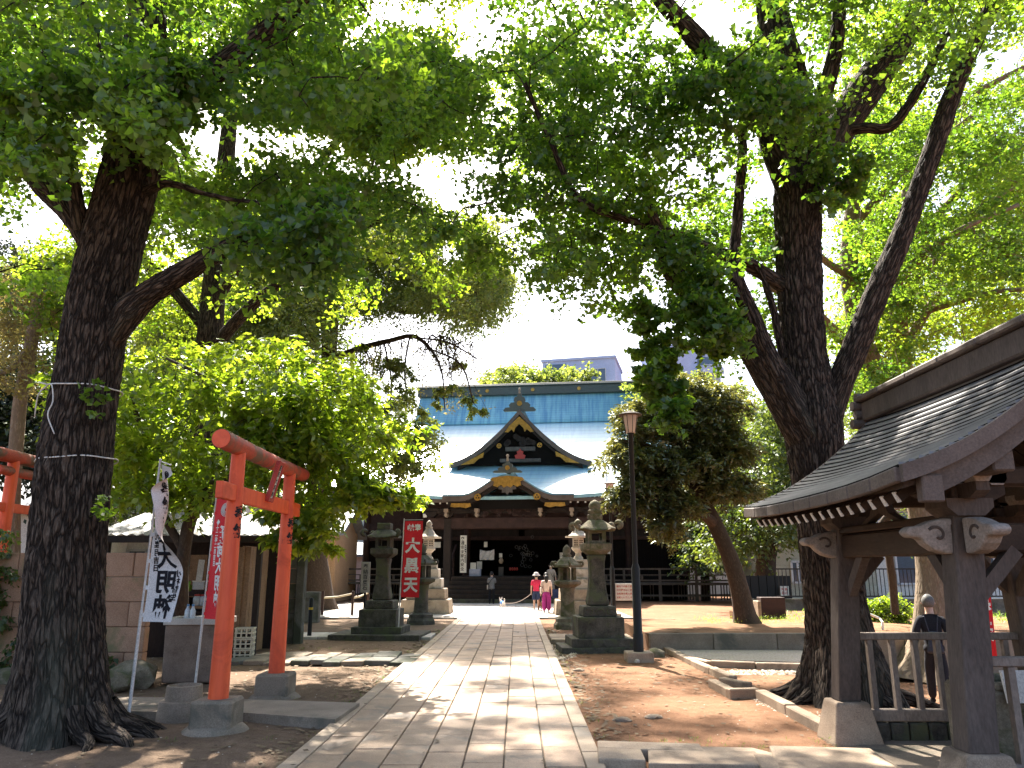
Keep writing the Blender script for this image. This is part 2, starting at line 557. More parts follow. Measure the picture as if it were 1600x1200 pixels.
rough_mat('mossy_stone', (.12, .10, .07), (.285, .24, .175), 5.5, .9, .8, .014, 45, (.10, .10, .05), .52, spec=.2)
rough_mat('granite', (.38, .33, .27), (.55, .48, .40), 4.0, .8, .3, .006, 120, (.24, .21, .16), .58, spec=.3)
rough_mat('kerb_stone', (.27, .20, .145), (.42, .33, .24), 2.6, .85, .35, .006, 80, (.17, .13, .095), .58, spec=.25, varh=.12)
rough_mat('grey_block', (.105, .10, .09), (.19, .185, .165), 2.0, .9, .4, .006, 80, (.07, .075, .055), .55, spec=.2, varh=.1)
rough_mat('tan_block', (.33, .19, .122), (.46, .285, .19), 1.8, .9, .35, .006, 80, (.19, .16, .085), .6, spec=.2, varh=.06)
rough_mat('gravel', (.32, .26, .21), (.58, .51, .43), 22, .9, .6, .02, 90, spec=.2)

path = thing('path', None, None, (-.67, 0, 0), -.0065)
path['kind'] = 'structure'
bed = MB().box((0, 16.0, .012), (2.9, 26.4, .05))
bed.build('path_bed', MAT['grout'], path, kind='structure')
PW, PL, EW = .365, .80, .172
vari = []
for k in range(4):
    vari.append(MB().box((0, 0, 0), (PW - .012, PL - .009, .06), ch=.006).mesh('paver'))
evar = [MB().box((0, 0, 0), (EW - .006, 1.18 - .008, .07), ch=.006).mesh('edging_stone') for _ in range(2)]
for me in vari: me.materials.append(MAT['paver'])
for me in evar: me.materials.append(MAT['edge_stone'])
for c in range(7):
    off = [.0, .31, .52, .14, .63, .27, .45][c]
    for r in range(33):
        y = 3.0 + off * .8 + r * PL + PL / 2
        if y > 29.2: continue
        o = link('paver', vari[(c * 3 + r) % 4], None, path)
        o.location = ((c - 3) * PW + random.uniform(-.002, .002), y, .028 + random.uniform(-.004, .004))
        o.rotation_euler = (random.uniform(-.004, .004), random.uniform(-.006, .006), random.uniform(-.003, .003))
for s in (-1, 1):
    for r in range(22):
        o = link('edging_stone', evar[r % 2], None, path)
        o.location = (s * (3.5 * PW + EW / 2), 3.3 + r * 1.18 + (0 if s < 0 else .5), .026 + random.uniform(-.003, .004))
# forecourt in front of the hall
plaza = MB().box((-2.3, 35.5, -.02), (13.6, 12.6, .06)).build('forecourt', MAT['grout'])
tag(plaza, kind='structure')
pm = MB()
for i in range(-30, 31):
    for j in range(13):
        if not -8.2 < i * .385 < 4.8: continue
        pm.box((-.4 + i * .385, 29.75 + j * .93 + (.45 if i % 2 else 0), .012 + random.uniform(-.003, .003)), (.376, .92, .04))
pm.build('paving_slabs', MAT['pale_concrete'], None, kind='structure').parent = plaza

def quad_slab(pts, h, z0=-.06):
    """pts: four ground pixels; returns plan polygon at height h"""
    return [gr(px, py, h)[:2] for px, py in pts]
# step leading from the small torii to the path
walk = MB().slab(quad_slab([(160, 1111), (375, 1113), (524, 1124), (562, 1098), (375, 1092), (160, 1088)], .10), -.05, .10)
tag(walk.build('concrete_walkway', MAT['concrete']), kind='structure')
# worn row of small pavers
wr = thing('paved_strip', None, None, (-3.3, 15.6, 0)); wr['kind'] = 'structure'
ya, yb = gr(500, 1036, .05).y, gr(500, 1021, .05).y
xa, xb = gr(365, 1030, .05).x, gr(628, 1033, .05).x
x = xa
while x < xb - .1:
    w = random.choice([.28, .34, .42, .5])
    for y0, y1 in ((ya, (ya + yb) / 2 - .01), ((ya + yb) / 2 + .01, yb)):
        if random.random() < .12: continue
        m = MB().box((0, 0, 0), (w - .02, y1 - y0, .09), ch=.012)
        o = m.build('paving_stone', MAT['grey_block'] if random.random() < .4 else MAT['concrete'], wr)
        o.location = (x + w / 2 + 3.3, (y0 + y1) / 2 - 15.6 + random.uniform(-.05, .05), .02 + random.uniform(-.02, .03))
        o.rotation_euler = (random.uniform(-.03, .03), random.uniform(-.04, .04), random.uniform(-.08, .08))
    x += w
# thin crossing strip in line with the lanterns
cs = thing('stone_crossing', None, None, (-3.3, 21.3, 0)); cs['kind'] = 'structure'
y0, y1 = gr(500, 997, .04).y, gr(500, 990, .04).y
for k in range(9):
    xx = -7.0 + k * .58
    m = MB().box((0, 0, 0), (.56, y1 - y0, .1), ch=.012).build('crossing_slab', MAT['pale_concrete'], cs)
    m.location = (xx + 3.3, (y0 + y1) / 2 - 21.3, .02 + random.uniform(-.008, .008))
cr = thing('stone_crossing', None, None, (2.0, 20.3, 0)); cr['kind'] = 'structure'
y0, y1 = gr(900, 1001, .08).y, gr(900, 992, .08).y
for k in range(5):
    m = MB().box((0, 0, 0), (.5, y1 - y0, .16), ch=.015).build('crossing_slab', MAT['kerb_stone'], cr)
    m.location = (1.2 + k * .515 - 2.0, (y0 + y1) / 2 - 20.3, .03)

def kerb(pix, h, w, name, mat, seg=.9, z0=-.08):
    """row of kerbstones along a ground pixel line (tops at height h)"""
    P = [gr(px, py, h) for px, py in pix]
    root = thing(name, None, None, (P[0].x, P[0].y, 0)); root['kind'] = 'structure'
    for a, b in zip(P[:-1], P[1:]):
        L = (b - a).length; n = max(1, round(L / seg)); d = (b - a) / L
        for k in range(n):
            p = a + d * (L * (k + .5) / n)
            hh = h + random.uniform(-.012, .012)
            m = MB().box((0, 0, 0), (L / n - .012, w, hh - z0), ch=.014).build('kerbstone', mat, root)
            m.location = Vector((p.x, p.y, (hh + z0) / 2)) - root.location
            m.rotation_euler = (0, 0, math.atan2(d.y, d.x) + random.uniform(-.01, .01))
    return root
KB = MAT['kerb_stone']
kerb([(982, 991), (1022, 1002)], .10, .14, 'kerb', KB)
kerb([(1022, 1003), (1146, 1057)], .10, .14, 'kerb', KB, 1.2)
kerb([(1112, 1061), (1143, 1076)], .11, .13, 'kerb', KB, 2)
kerb([(1137, 1077), (1184, 1076)], .11, .13, 'kerb', KB, 2)
kerb([(1126, 1058), (1172, 1066)], .11, .12, 'kerb', KB, 2)
kerb([(1188, 1078), (1296, 1130)], .11, .15, 'kerb', KB, 1.0)
kerb([(1062, 1021), (1110, 1032), (1180, 1035), (1290, 1037)], .10, .14, 'kerb', KB, 1.3)
# pale gravel strip between that kerb and the wall
gp = [gr(1040, 1008, .05), gr(1075, 1024, .05), gr(1115, 1031, .05), gr(1290, 1035, .05), gr(1290, 1018, .05), gr(1020, 1004, .05)]
tag(MB().slab([p[:2] for p in gp], -.1, .05).build('gravel_walk', MAT['gravel']), kind='structure')
# rough stones edging the bottom right
sb = thing('stone_border', None, None, (2.6, 7.9, 0)); sb['kind'] = 'structure'
for (x0, x1, yt, yb_) in ((934, 1010, 1165, 1183), (1012, 1190, 1168, 1190), (1194, 1262, 1176, 1205), (933, 1102, 1156, 1167), (1106, 1236, 1162, 1177), (1218, 1420, 1163, 1206), (1420, 1600, 1195, 1235)):
    A = [gr(x0, yb_, .11), gr(x1, yb_ + 3, .11), gr(x1 - (8 if x1 < 1200 else 60), yt + 3, .11), gr(x0 + (-4 if x1 < 1200 else -60) * .3, yt, .11)]
    c = sum(A, Vector()) / 4
    bm_ = MB().slab([((p.x - c.x) * .985, (p.y - c.y) * .97) for p in A], -.2, 0)
    o = bm_.build('border_stone', MAT['kerb_stone'], sb)
    md = o.modifiers.new('edge', 'BEVEL'); md.width = .014; md.segments = 2
    o.location = (c.x - 2.6, c.y - 7.9, .10 + random.uniform(-.012, .015))
    o.rotation_euler = (random.uniform(-.015, .015), random.uniform(-.015, .015), 0)

# ------------------------------------------------------------------ raised bed with its low retaining wall
W0 = gr(1012, 1019, 0); WY = W0.y
bedz = .39
rough_mat('bed_soil', (.17, .085, .044), (.30, .165, .09), 1.2, .95, .6, .03, 45, (.13, .08, .045), .6, spec=.15)
bx0 = W0.x + .05
rows = []
for j in range(22):
    y = WY + .12 + j * .24
    rows.append([Vector((bx0 + i * .3, y, bedz - .02 + .05 * mnoise.noise(Vector((i * .22, j * .2, 0))) + .02 * mnoise.noise(Vector((i * .9, j * .8, 4))))) for i in range(36)])
bs_ = MB(); bs_.grid(rows)
b0 = [p for p in rows[0]]
bs_.grid([[Vector((p.x, p.y, -.6)) for p in rows[-1]], rows[-1]])
bs_.grid([[r[0] for r in rows], [Vector((r[0].x, r[0].y, -.6)) for r in rows]])
bs_.grid([[Vector((r[-1].x, r[-1].y, -.6)) for r in rows], [r[-1] for r in rows]])
tag(bs_.build('raised_bed', MAT['bed_soil'], smooth=True, angle=50), kind='structure')
rw = thing('retaining_wall', 'low concrete retaining wall holding up the raised earth bed right of the lamp post', 'wall', (bx0, WY, 0))
for k in range(8):
    L = 1.38
    m = MB().box((0, 0, 0), (L - .012, .16, bedz + .5), ch=.012).build('wall_block', MAT['concrete'], rw)
    m.location = (k * L + L / 2, .05 + random.uniform(-.004, .004), (bedz - .5) / 2)
# low kerbs behind the bed near the hall
for (a, b, h) in (((1000, 966), (1056, 967), .12), ((1060, 968), (1190, 974), .25)):
    kerb([a, b], h, .2, 'kerb', MAT['mossy_stone'], 1.6, -.2)

# ------------------------------------------------------------------ loose stones, litter
def rock(p, s, mat, label, name='stone', cat='stone', group=None, seed=0, flat=.6):
    bm = bmesh.new()
    bmesh.ops.create_icosphere(bm, subdivisions=2, radius=1)
    for v in bm.verts:
        q = v.co.copy()
        k = 1 + .28 * mnoise.noise(q * 1.3 + Vector((seed * 7.3, 0, 0))) + .1 * mnoise.noise(q * 3.1 + Vector((0, seed * 3.3, 0)))
        v.co = Vector((q.x * s[0] * k, q.y * s[1] * k, max(q.z, -.35) * s[2] * k))
    me = bpy.data.meshes.new(name); bm.to_mesh(me); bm.free()
    me.polygons.foreach_set('use_smooth', [True] * len(me.polygons)); me.set_sharp_from_angle(angle=R(38))
    o = link(name, me, mat)
    o.location = (p[0], p[1], p[2] + s[2] * .25)
    return tag(o, label, cat, group)
for i, (px, py, w, lab) in enumerate(((972, 1127, .11, 'flat pale stone lying on the red earth, nearer the path of two'), (1021, 1122, .11, 'rounded tan stone on the red earth, further from the path of two'),
        (903, 1046, .12, 'long flat tan stone near the path below the right lantern'), (887, 1054, .05, 'small dark pebble beside the path edge by the right lantern'))):
    p = gr(px, py); rock((p.x, p.y, gz(p.x, p.y)), (w, w * .6, w * .35), MAT['kerb_stone'], lab, seed=i + 1)
p = gr(1024, 1027); rock((p.x, p.y, 0), (.20, .17, .14), MAT['mossy_stone'], 'round mossy stone just right of the lamp post footing', seed=9)
p = gr(994, 1036); rock((p.x, p.y - .1, .02), (.055, .04, .05), MAT['pale_concrete'], 'small white stone in front of the lamp post footing', seed=5)
for i, (px, py, w, h, lab) in enumerate(((165, 1078, .36, .24, 'grey boulder against the large trunk below the tan wall'), (205, 1070, .42, .30, 'rounded grey boulder between the pole and the stone tub'), (22, 1066, .4, .2, 'low boulder left of the big left trunk'))):
    p = gr(px, py); rock((p.x, p.y, 0), (w, w * .7, h), MAT['mossy_stone'], lab, 'boulder', 'boulder', seed=20 + i)
# litter of dry leaves and pebbles
V = []; F = []
for k in range(5600):
    x, y = random.uniform(-8, 8), random.uniform(5.5, 22)
    if k > 3600:
        y = random.uniform(6, 24); x = -.67 + .0065 * y + random.choice((-1, 1)) * (1.5 + abs(random.gauss(0, .22)))
    if abs(x + .6) < 1.5 and random.random() < .93: continue
    z = (gz(x, y) if abs(x + .6) > 1.5 else .062) + .012
    a = random.uniform(0, 6.3); s = random.uniform(.018, .05) * (1.3 if y > 12 else 1)
    n = len(V)
    for (u, v, w) in ((-1, 0, .1), (0, -.5, .25), (1, 0, .1), (0, .5, .0)):
        V.append((x + s * (u * math.cos(a) - v * math.sin(a)), y + s * (u * math.sin(a) + v * math.cos(a)), z + w * s))
    F.append((n, n + 1, n + 2, n + 3))
rough_mat('litter', (.07, .045, .025), (.24, .17, .09), 1.7, .8, 0, fine=3)
np_mesh('fallen_leaves', np.array(V), np.array(F), MAT['litter'], kind='stuff')
V = []; F = []
def pebble(x, y, z, s):
    n = len(V)
    for (u, v, w) in ((1, 0, 0), (0, .8, 0), (-1, 0, 0), (0, -.8, 0), (0, 0, .7)):
        V.append((x + s * u * random.uniform(.7, 1.2), y + s * v * random.uniform(.7, 1.2), z + s * w))
    for q in ((0, 1, 4), (1, 2, 4), (2, 3, 4), (3, 0, 4)): F.append(tuple(n + i for i in q))
for k in range(500):
    p = gr(random.uniform(852, 900), random.uniform(1000, 1030)); pebble(p.x, p.y, gz(p.x, p.y), random.uniform(.015, .05))
for k in range(500):
    t = random.random(); p = gr(1130 + 160 * t + random.gauss(0, 14), 1046 + 8 * random.random()); pebble(p.x, p.y, gz(p.x, p.y), random.uniform(.012, .03))
for k in range(350):
    t = random.random(); p = gr(1180 + 80 * t + random.gauss(0, 8), 1088 + 30 * t + random.gauss(0, 3)); pebble(p.x, p.y, gz(p.x, p.y), random.uniform(.008, .022))
for k in range(1500):
    x, y = random.uniform(-7.5, 5.5), random.uniform(5.5, 20)
    if abs(x + .6) < 1.5: continue
    pebble(x, y, gz(x, y) - .004, random.uniform(.006, .02))
np_mesh('pebbles', np.array(V), np.array(F), MAT['granite'], kind='stuff')
# ------------------------------------------------------------------ trees
def pxl(spec):
    """[(px, py, Y, half width in px)] -> world points and radii"""
    P = []; r = []
    for px, py, Y, w in spec:
        p = at(px, py, Y)
        P.append(p); r.append(w * (Y / _ray(px, py)[1]) / 1200.0)
    return P, r
def wood(name, P, rad, mat, parent, seg=16, step=.12, disp=0.0, freq=7.0, flare=0.0, fl_h=.45, wob=.0, kind=None, seed=0):
    pts, rr = catmull(P, rad, step)
    o = parent.location
    V = []; B = []; fr = None; s = 0.0
    pd = None
    for i, p in enumerate(pts):
        if i == 0: d = pts[1] - pts[0]
        elif i == len(pts) - 1: d = pts[-1] - pts[-2]
        else: d = pts[i + 1] - pts[i - 1]
        d.normalize()
        if i: s += (p - pts[i - 1]).length
        x = Vector((1, 0, 0)) if fr is None else fr
        x = (x - d * x.dot(d)).normalized(); fr = x; y = d.cross(x)
        for k in range(seg):
            t = 2 * math.pi * k / seg
            ct, st = math.cos(t), math.sin(t)
            r = rr[i]
            if wob:
                r *= 1 + wob * mnoise.noise(Vector((ct * .9, st * .9, s * .7 + seed)))
            if flare:
                lobes = .5 + .5 * math.sin(5 * t + seed + 1.2 * math.sin(2 * t))
                r *= 1 + flare * math.exp(-s / fl_h) * (.35 + .9 * lobes ** 2)
            if disp:
                q = Vector((ct * rr[i] * freq, st * rr[i] * freq, s * freq * .16 + seed))
                w = mnoise.noise(q * .7 + Vector((5, 1, 2))) * .6
                n = abs(mnoise.noise(q * 1.5 + Vector((w, w, 0))))
                n2 = abs(mnoise.noise(q * 3.4))
                r += disp * (min(n * 3.0, 1.0) * .75 + n2 * .5 - .6)
            V.append(p + (x * ct + y * st) * r - o)
            B.append((ct * rr[i], st * rr[i], s))
    F = []
    n = len(pts)
    for i in range(n - 1):
        for k in range(seg):
            k2 = (k + 1) % seg
            F.append((i * seg + k, i * seg + k2, (i + 1) * seg + k2, (i + 1) * seg + k))
    me = bpy.data.meshes.new(name)
    me.from_pydata(V, [], F + [tuple((n - 1) * seg + k for k in range(seg))])
    a = me.attributes.new('bk', 'FLOAT_VECTOR', 'POINT')
    a.data.foreach_set('vector', np.array(B, dtype=np.float32).ravel())
    me.polygons.foreach_set('use_smooth', [True] * len(me.polygons))
    ob = link(name, me, mat, parent, kind)
    return ob, pts

def inpoly(x, y, poly):
    c = False; j = len(poly) - 1
    for i in range(len(poly)):
        xi, yi = poly[i]; xj, yj = poly[j]
        if (yi > y) != (yj > y) and x < (xj - xi) * (y - yi) / (yj - yi) + xi: c = not c
        j = i
    return c
# open gaps of the canopy (as seen from the path) and places that the sun reaches
GAPS_E = [(345, 212, 58, 30), (425, 226, 24, 10), (290, 180, 20, 12), (140, 205, 20, 32), (60, 335, 42, 38), (655, 250, 42, 16), (700, 305, 32, 14), (615, 12, 38, 26),
          (690, 10, 36, 14), (508, 205, 16, 12), (545, 250, 14, 12), (1470, 310, 30, 14), (1560, 85, 34, 24), (1470, 150, 14, 14), (1302, 425, 14, 32), (775, 250, 18, 10),
          (740, 60, 18, 26), (560, 40, 20, 12), (1095, 20, 14, 22), (800, 345, 14, 10), (1030, 455, 18, 14), (1165, 440, 16, 14), (700, 400, 14, 12)]
GAP_P = [(792, 468), (830, 450), (880, 445), (905, 500), (970, 500), (985, 560), (1000, 640), (1040, 620), (1062, 600), (1062, 500), (1085, 520), (1125, 560), (1140, 590), (1050, 560), (1045, 655), (960, 640), (760, 640), (745, 560), (775, 520)]
def in_gap(p, grow=0.0):
    x, y = proj(p)
    for cx, cy, rx, ry in GAPS_E:
        if ((x - cx) / (rx + grow)) ** 2 + ((y - cy) / (ry + grow)) ** 2 < 1: return True
    return inpoly(x, y, GAP_P)
LIT_GROUND = []                 # (polygon in world xy, probability that a spray over it is left out)
def litpoly(pix, prob): LIT_GROUND.append(([tuple(gr(a, b)[:2]) for a, b in pix], prob))
litpoly([(585, 1108), (640, 1045), (700, 1028), (880, 1028), (905, 1060), (915, 1112), (860, 1128), (760, 1112), (690, 1095)], .8)
litpoly([(560, 971), (600, 953), (1000, 951), (1030, 967), (900, 972)], 1.0)
litpoly([(868, 1000), (985, 1030), (1100, 1050), (1260, 1120), (1200, 1160), (1010, 1120), (950, 1100), (900, 1060)], .8)
litpoly([(895, 1030), (1090, 1050), (1050, 1080), (900, 1075)], .85)
litpoly([(930, 1095), (1280, 1110), (1300, 1160), (940, 1160)], .6)
litpoly([(1020, 1000), (1260, 985), (1260, 1085), (1150, 1050)], .85)
litpoly([(850, 965), (1290, 965), (1290, 992), (860, 1000)], .75)
litpoly([(440, 1200), (560, 1110), (900, 1115), (945, 1200)], .55)
litpoly([(60, 1200), (120, 1140), (560, 1110), (440, 1200)], .6)
litpoly([(370, 1110), (560, 1060), (640, 1050), (560, 1115)], .5)
litpoly([(1390, 1000), (1590, 1000), (1590, 1090), (1390, 1090)], .9)
LIT_BALL = []                   # (centre, radius, probability, owner)
LIT_BALL += [(at(400, 650, 14.5), 2.6, .9, 'lime'), (at(600, 790, 13), 1.2, .95, 'lime'), (at(200, 620, 15), 1.8, .8, 'lime'), (at(1050, 680, 20.5), 2.6, .85, 'pod'),
             (Vector((0, 52, 9)), 12, 1.0, ''), (Vector((-8, 50, 9)), 8, 1.0, ''), (at(410, 720, 10.4), 1.0, .8, ''), (at(640, 880, 19), 1.2, .9, ''),
             (at(1180, 760, 34), 5, .9, 'far'), (at(905, 880, 31), 1.5, 1.0, ''), (at(663, 880, 31), 1.5, 1.0, ''), (at(1540, 650, 7), 1.2, .85, ''), (at(1420, 720, 7.6), .7, .6, '')]
SUNN = np.array(SUN)
def shades(p, own):
    g = p - SUN * (p.z / SUN.z)
    for poly, pr in LIT_GROUND:
        if inpoly(g.x, g.y, poly) and random.random() < pr: return True
    for c, r, pr, ow in LIT_BALL:
        if ow and ow == own: continue
        d = p - c; k = d.dot(SUN)
        if k > 0 and (d - SUN * k).length < r and random.random() < pr: return True
    return False

def leaf_mesh(name, C, Rr, q, L, W, mat, parent, shape='kite', flat=.4, droop=.25, twigs=5, tilt=.85, hang=.5, jit=.12, off=None, rng=RNG, Ls=None):
    """C (n,3) spray centres, Rr (n) radii, q leaves per spray"""
    n = len(C)
    if n == 0: return None
    C = np.asarray(C, float); Rr = np.asarray(Rr, float)
    td = rng.normal(size=(n, twigs, 3)); td[:, :, 2] *= flat
    td /= np.linalg.norm(td, axis=2, keepdims=True)
    tw = rng.integers(0, twigs, size=(n, q))
    t = rng.random((n, q)) ** .6
    D = td[np.arange(n)[:, None], tw]
    P = C[:, None, :] + D * (Rr[:, None] * t)[:, :, None]
    P[:, :, 2] -= droop * Rr[:, None] * t ** 2
    P += rng.normal(size=P.shape) * (jit * Rr)[:, None, None]
    P = P.reshape(-1, 3); N = len(P)
    d = rng.normal(size=(N, 3)) * .75 + D.reshape(-1, 3) * .6
    d[:, 2] = d[:, 2] * .5 - hang
    d /= np.linalg.norm(d, axis=1, keepdims=True)
    up = rng.normal(size=(N, 3)) * tilt; up[:, 2] += 1
    b = np.cross(up, d); b /= np.linalg.norm(b, axis=1, keepdims=True) + 1e-9
    nn = np.cross(d, b)
    s = rng.uniform(.65, 1.25, size=(N, 1))
    l = L * s; w = W * s * rng.uniform(.8, 1.15, size=(N, 1))
    cur = rng.uniform(-.05, .22, size=(N, 1)) * l
    if shape == 'fan':
        v = [P, P + d * l * .72 + b * w * .5 - nn * cur, P + d * l * .95, P + d * l * .72 - b * w * .5 - nn * cur]
    else:
        v = [P, P + d * l * .42 + b * w * .5 + nn * cur * .5, P + d * l - nn * cur, P + d * l * .42 - b * w * .5 + nn * cur * .5]
    V = np.stack(v, 1).reshape(-1, 3)
    V -= np.array(parent.location)
    F = np.arange(N * 4).reshape(-1, 4)
    return np_mesh(name, V, F, mat, parent, kind=None)

def twig_mesh(parent, mat, nodes_, C, rbase=.012, maxlen=6.0, name='branches'):
    """thin branches that tie every spray to the nearest wood"""
    nodes_ = [Vector(p) for p in nodes_]
    base = np.array([tuple(p) for p in nodes_])
    C = [Vector(c) for c in C]
    if not C or not len(base): return
    dist = [np.min(np.linalg.norm(base - np.array(c), axis=1)) for c in C]
    order = np.argsort(dist)
    arr = base.copy(); m = MB(); cnt = 0
    for i in order:
        c = C[i]
        dd = np.linalg.norm(arr - np.array(c), axis=1)
        j = int(np.argmin(dd)); L = dd[j]
        if L > maxlen: continue
        a = Vector(arr[j]); mid = (a + c) / 2 + Vector((random.gauss(0, .08), random.gauss(0, .08), .10)) * L
        r0 = rbase * (.7 + .5 * min(L, 2.2))
        m.tube([a, mid, c], [r0, r0 * .75, r0 * .4], 5, caps=False)
        q = np.array([tuple(a * .5 + mid * .5), tuple(mid), tuple(mid * .5 + c * .5), tuple(c)])
        arr = np.vstack([arr, q]); cnt += 1
    if m.v:
        o = parent.location
        me = bpy.data.meshes.new(name)
        me.from_pydata([(p[0] - o.x, p[1] - o.y, p[2] - o.z) for p in m.v], [], m.f)
        a = me.attributes.new('bk', 'FLOAT_VECTOR', 'POINT')
        a.data.foreach_set('vector', np.array(m.v, dtype=np.float32).ravel())
        me.polygons.foreach_set('use_smooth', [True] * len(me.polygons))
        link(name, me, mat, parent, 'stuff')

DENS = {'A': 2.0, 'B': 1.85, 'K': 4.6, 'C': 3.4, 'lime': 1.6, 'pod': 1.55, 'M': 2.2, 'G': 2.2, 'pine': 1.6, 'far': 1.7}
def sample(zones, own, holes=True):
    """zones: (polygon px, Y near, Y far, count, spray radius) -> spray centres"""
    C = []; Rr = []
    for poly, Y0, Y1, n, r in zones:
        n = int(n * DENS.get(own, 1.0))
        xs = [p[0] for p in poly]; ys = [p[1] for p in poly]
        k = 0; tries = 0
        while k < n and tries < n * 12:
            tries += 1
            x = random.uniform(min(xs), max(xs)); y = random.uniform(min(ys), max(ys))
            if not inpoly(x, y, poly): continue
            Y = random.uniform(Y0, Y1)
            p = at(x, y, Y)
            if p.z < .4 or p.z > 26: continue
            rr = r * random.uniform(.7, 1.35)
            k += 1
            if holes and Y0 < 50 and in_gap(p, .45 * rr / Y * 1200): continue
            # natural clumping
            if mnoise.noise(p * .42 + Vector((3, 9, len(own)))) < -.22 and random.random() < .75: continue
            if own not in ('pod', 'lime', 'C') and Y0 < 40 and shades(p, own): continue
            C.append(p); Rr.append(rr)
    return C, Rr

def tree(name, label, base, trunk, limbs, mat, zones, leaf, own, q=110, L=.08, W=.09, shape='fan', seg=16, disp=0, flare=0, lseg=12, step=.12, group=None, twig=.012, freq=7, lstep=.14, holes=True, crown_name='crown', extra=None, **kw):
    root = thing(name, label, 'tree', base, 0, group)
    P, r = pxl(trunk)
    _, pts = wood('trunk', P, r, mat, root, seg, step, disp, freq, flare, wob=.1, seed=len(own) + base[0])
    nodes_ = pts[len(pts) // 3:]
    for i, l in enumerate(limbs):
        P, r = pxl(l)
        _, pp = wood('limb', P, r, mat, root, lseg, lstep, disp * .6, freq, wob=.14, seed=i * 3.1)
        nodes_ = nodes_ + pp[1:]
    C, Rr = sample(zones, own, holes)
    if extra: 
        for c, rr in extra: C.append(c); Rr.append(rr)
    twig_mesh(root, mat, nodes_[::3], C, twig)
    leaf_mesh(crown_name, C, Rr, q, L, W, MAT[leaf], root, shape, **kw)
    return root, C

# ---- the great ginkgo on the left
bA = gr(95, 1150)
tree('ginkgo_tree', 'massive ginkgo with dark furrowed trunk tied with white cord', (bA.x, bA.y, 0),
     [(92, 1190, 8.95, 66), (94, 1110, 8.95, 62), (97, 1000, 8.95, 58), (102, 900, 8.95, 55), (120, 700, 8.95, 51), (134, 600, 8.95, 46), (158, 450, 9, 46), (199, 300, 9, 43), (218, 190, 9, 38), (228, 60, 9, 28), (240, -80, 9.1, 22), (250, -260, 9.2, 14)],
     [[(170, 540, 8.95, 16), (203, 487, 8.8, 23), (240, 455, 8.7, 19), (300, 418, 8.5, 16), (350, 388, 8.3, 13), (420, 360, 8.1, 9), (500, 350, 7.9, 6)],
      [(215, 225, 8.95, 26), (270, 172, 8.8, 22), (320, 125, 8.6, 19), (380, 75, 8.5, 16), (450, 20, 8.4, 13), (520, -60, 8.2, 9)],
      [(160, 420, 9, 18), (118, 338, 9, 22), (70, 290, 9.1, 19), (30, 250, 9.2, 15), (-50, 215, 9.4, 10)],
      [(128, 360, 8.9, 12), (113, 280, 8.7, 11), (104, 205, 8.6, 9), (78, 140, 8.5, 7), (60, 40, 8.4, 5)],
      [(228, 300, 8.9, 9), (265, 287, 8.7, 6), (330, 305, 8.5, 4), (440, 322, 8.2, 3), (560, 325, 8, 2)],
      [(210, 170, 8.95, 13), (150, 75, 9.2, 10), (125, 0, 9.5, 8), (110, -90, 9.8, 6)]],
     MAT['ginkgo_bark'],
     [([(-120, -330), (520, -330), (540, 0), (500, 120), (460, 200), (330, 150), (250, 130), (250, 270), (140, 300), (60, 310), (-120, 300)], 7.4, 12, 210, .62),
      ([(-60, 100), (130, 110), (250, 90), (250, 170), (90, 260), (-60, 260)], 6.8, 8.4, 34, .42),
      ([(330, 350), (500, 300), (560, 330), (520, 420), (380, 440)], 7.2, 9, 26, .38),
      ([(440, 30), (640, -150), (660, 80), (560, 180), (460, 180)], 7.6, 10, 36, .5),
      ([(240, 160), (520, 110), (520, 300), (420, 350), (330, 360), (235, 300)], 9, 12.5, 60, .45),
      ([(150, 110), (300, 60), (330, 150), (230, 215), (150, 200)], 7.6, 8.4, 26, .36),
      ([(-60, 300), (60, 320), (90, 420), (-60, 460)], 9.5, 12, 14, .5)],
     'ginkgo_leaf', 'A', q=105, L=.085, W=.105, seg=168, disp=.034, flare=.95, lseg=40, step=.035, lstep=.06, twig=.011, freq=14)
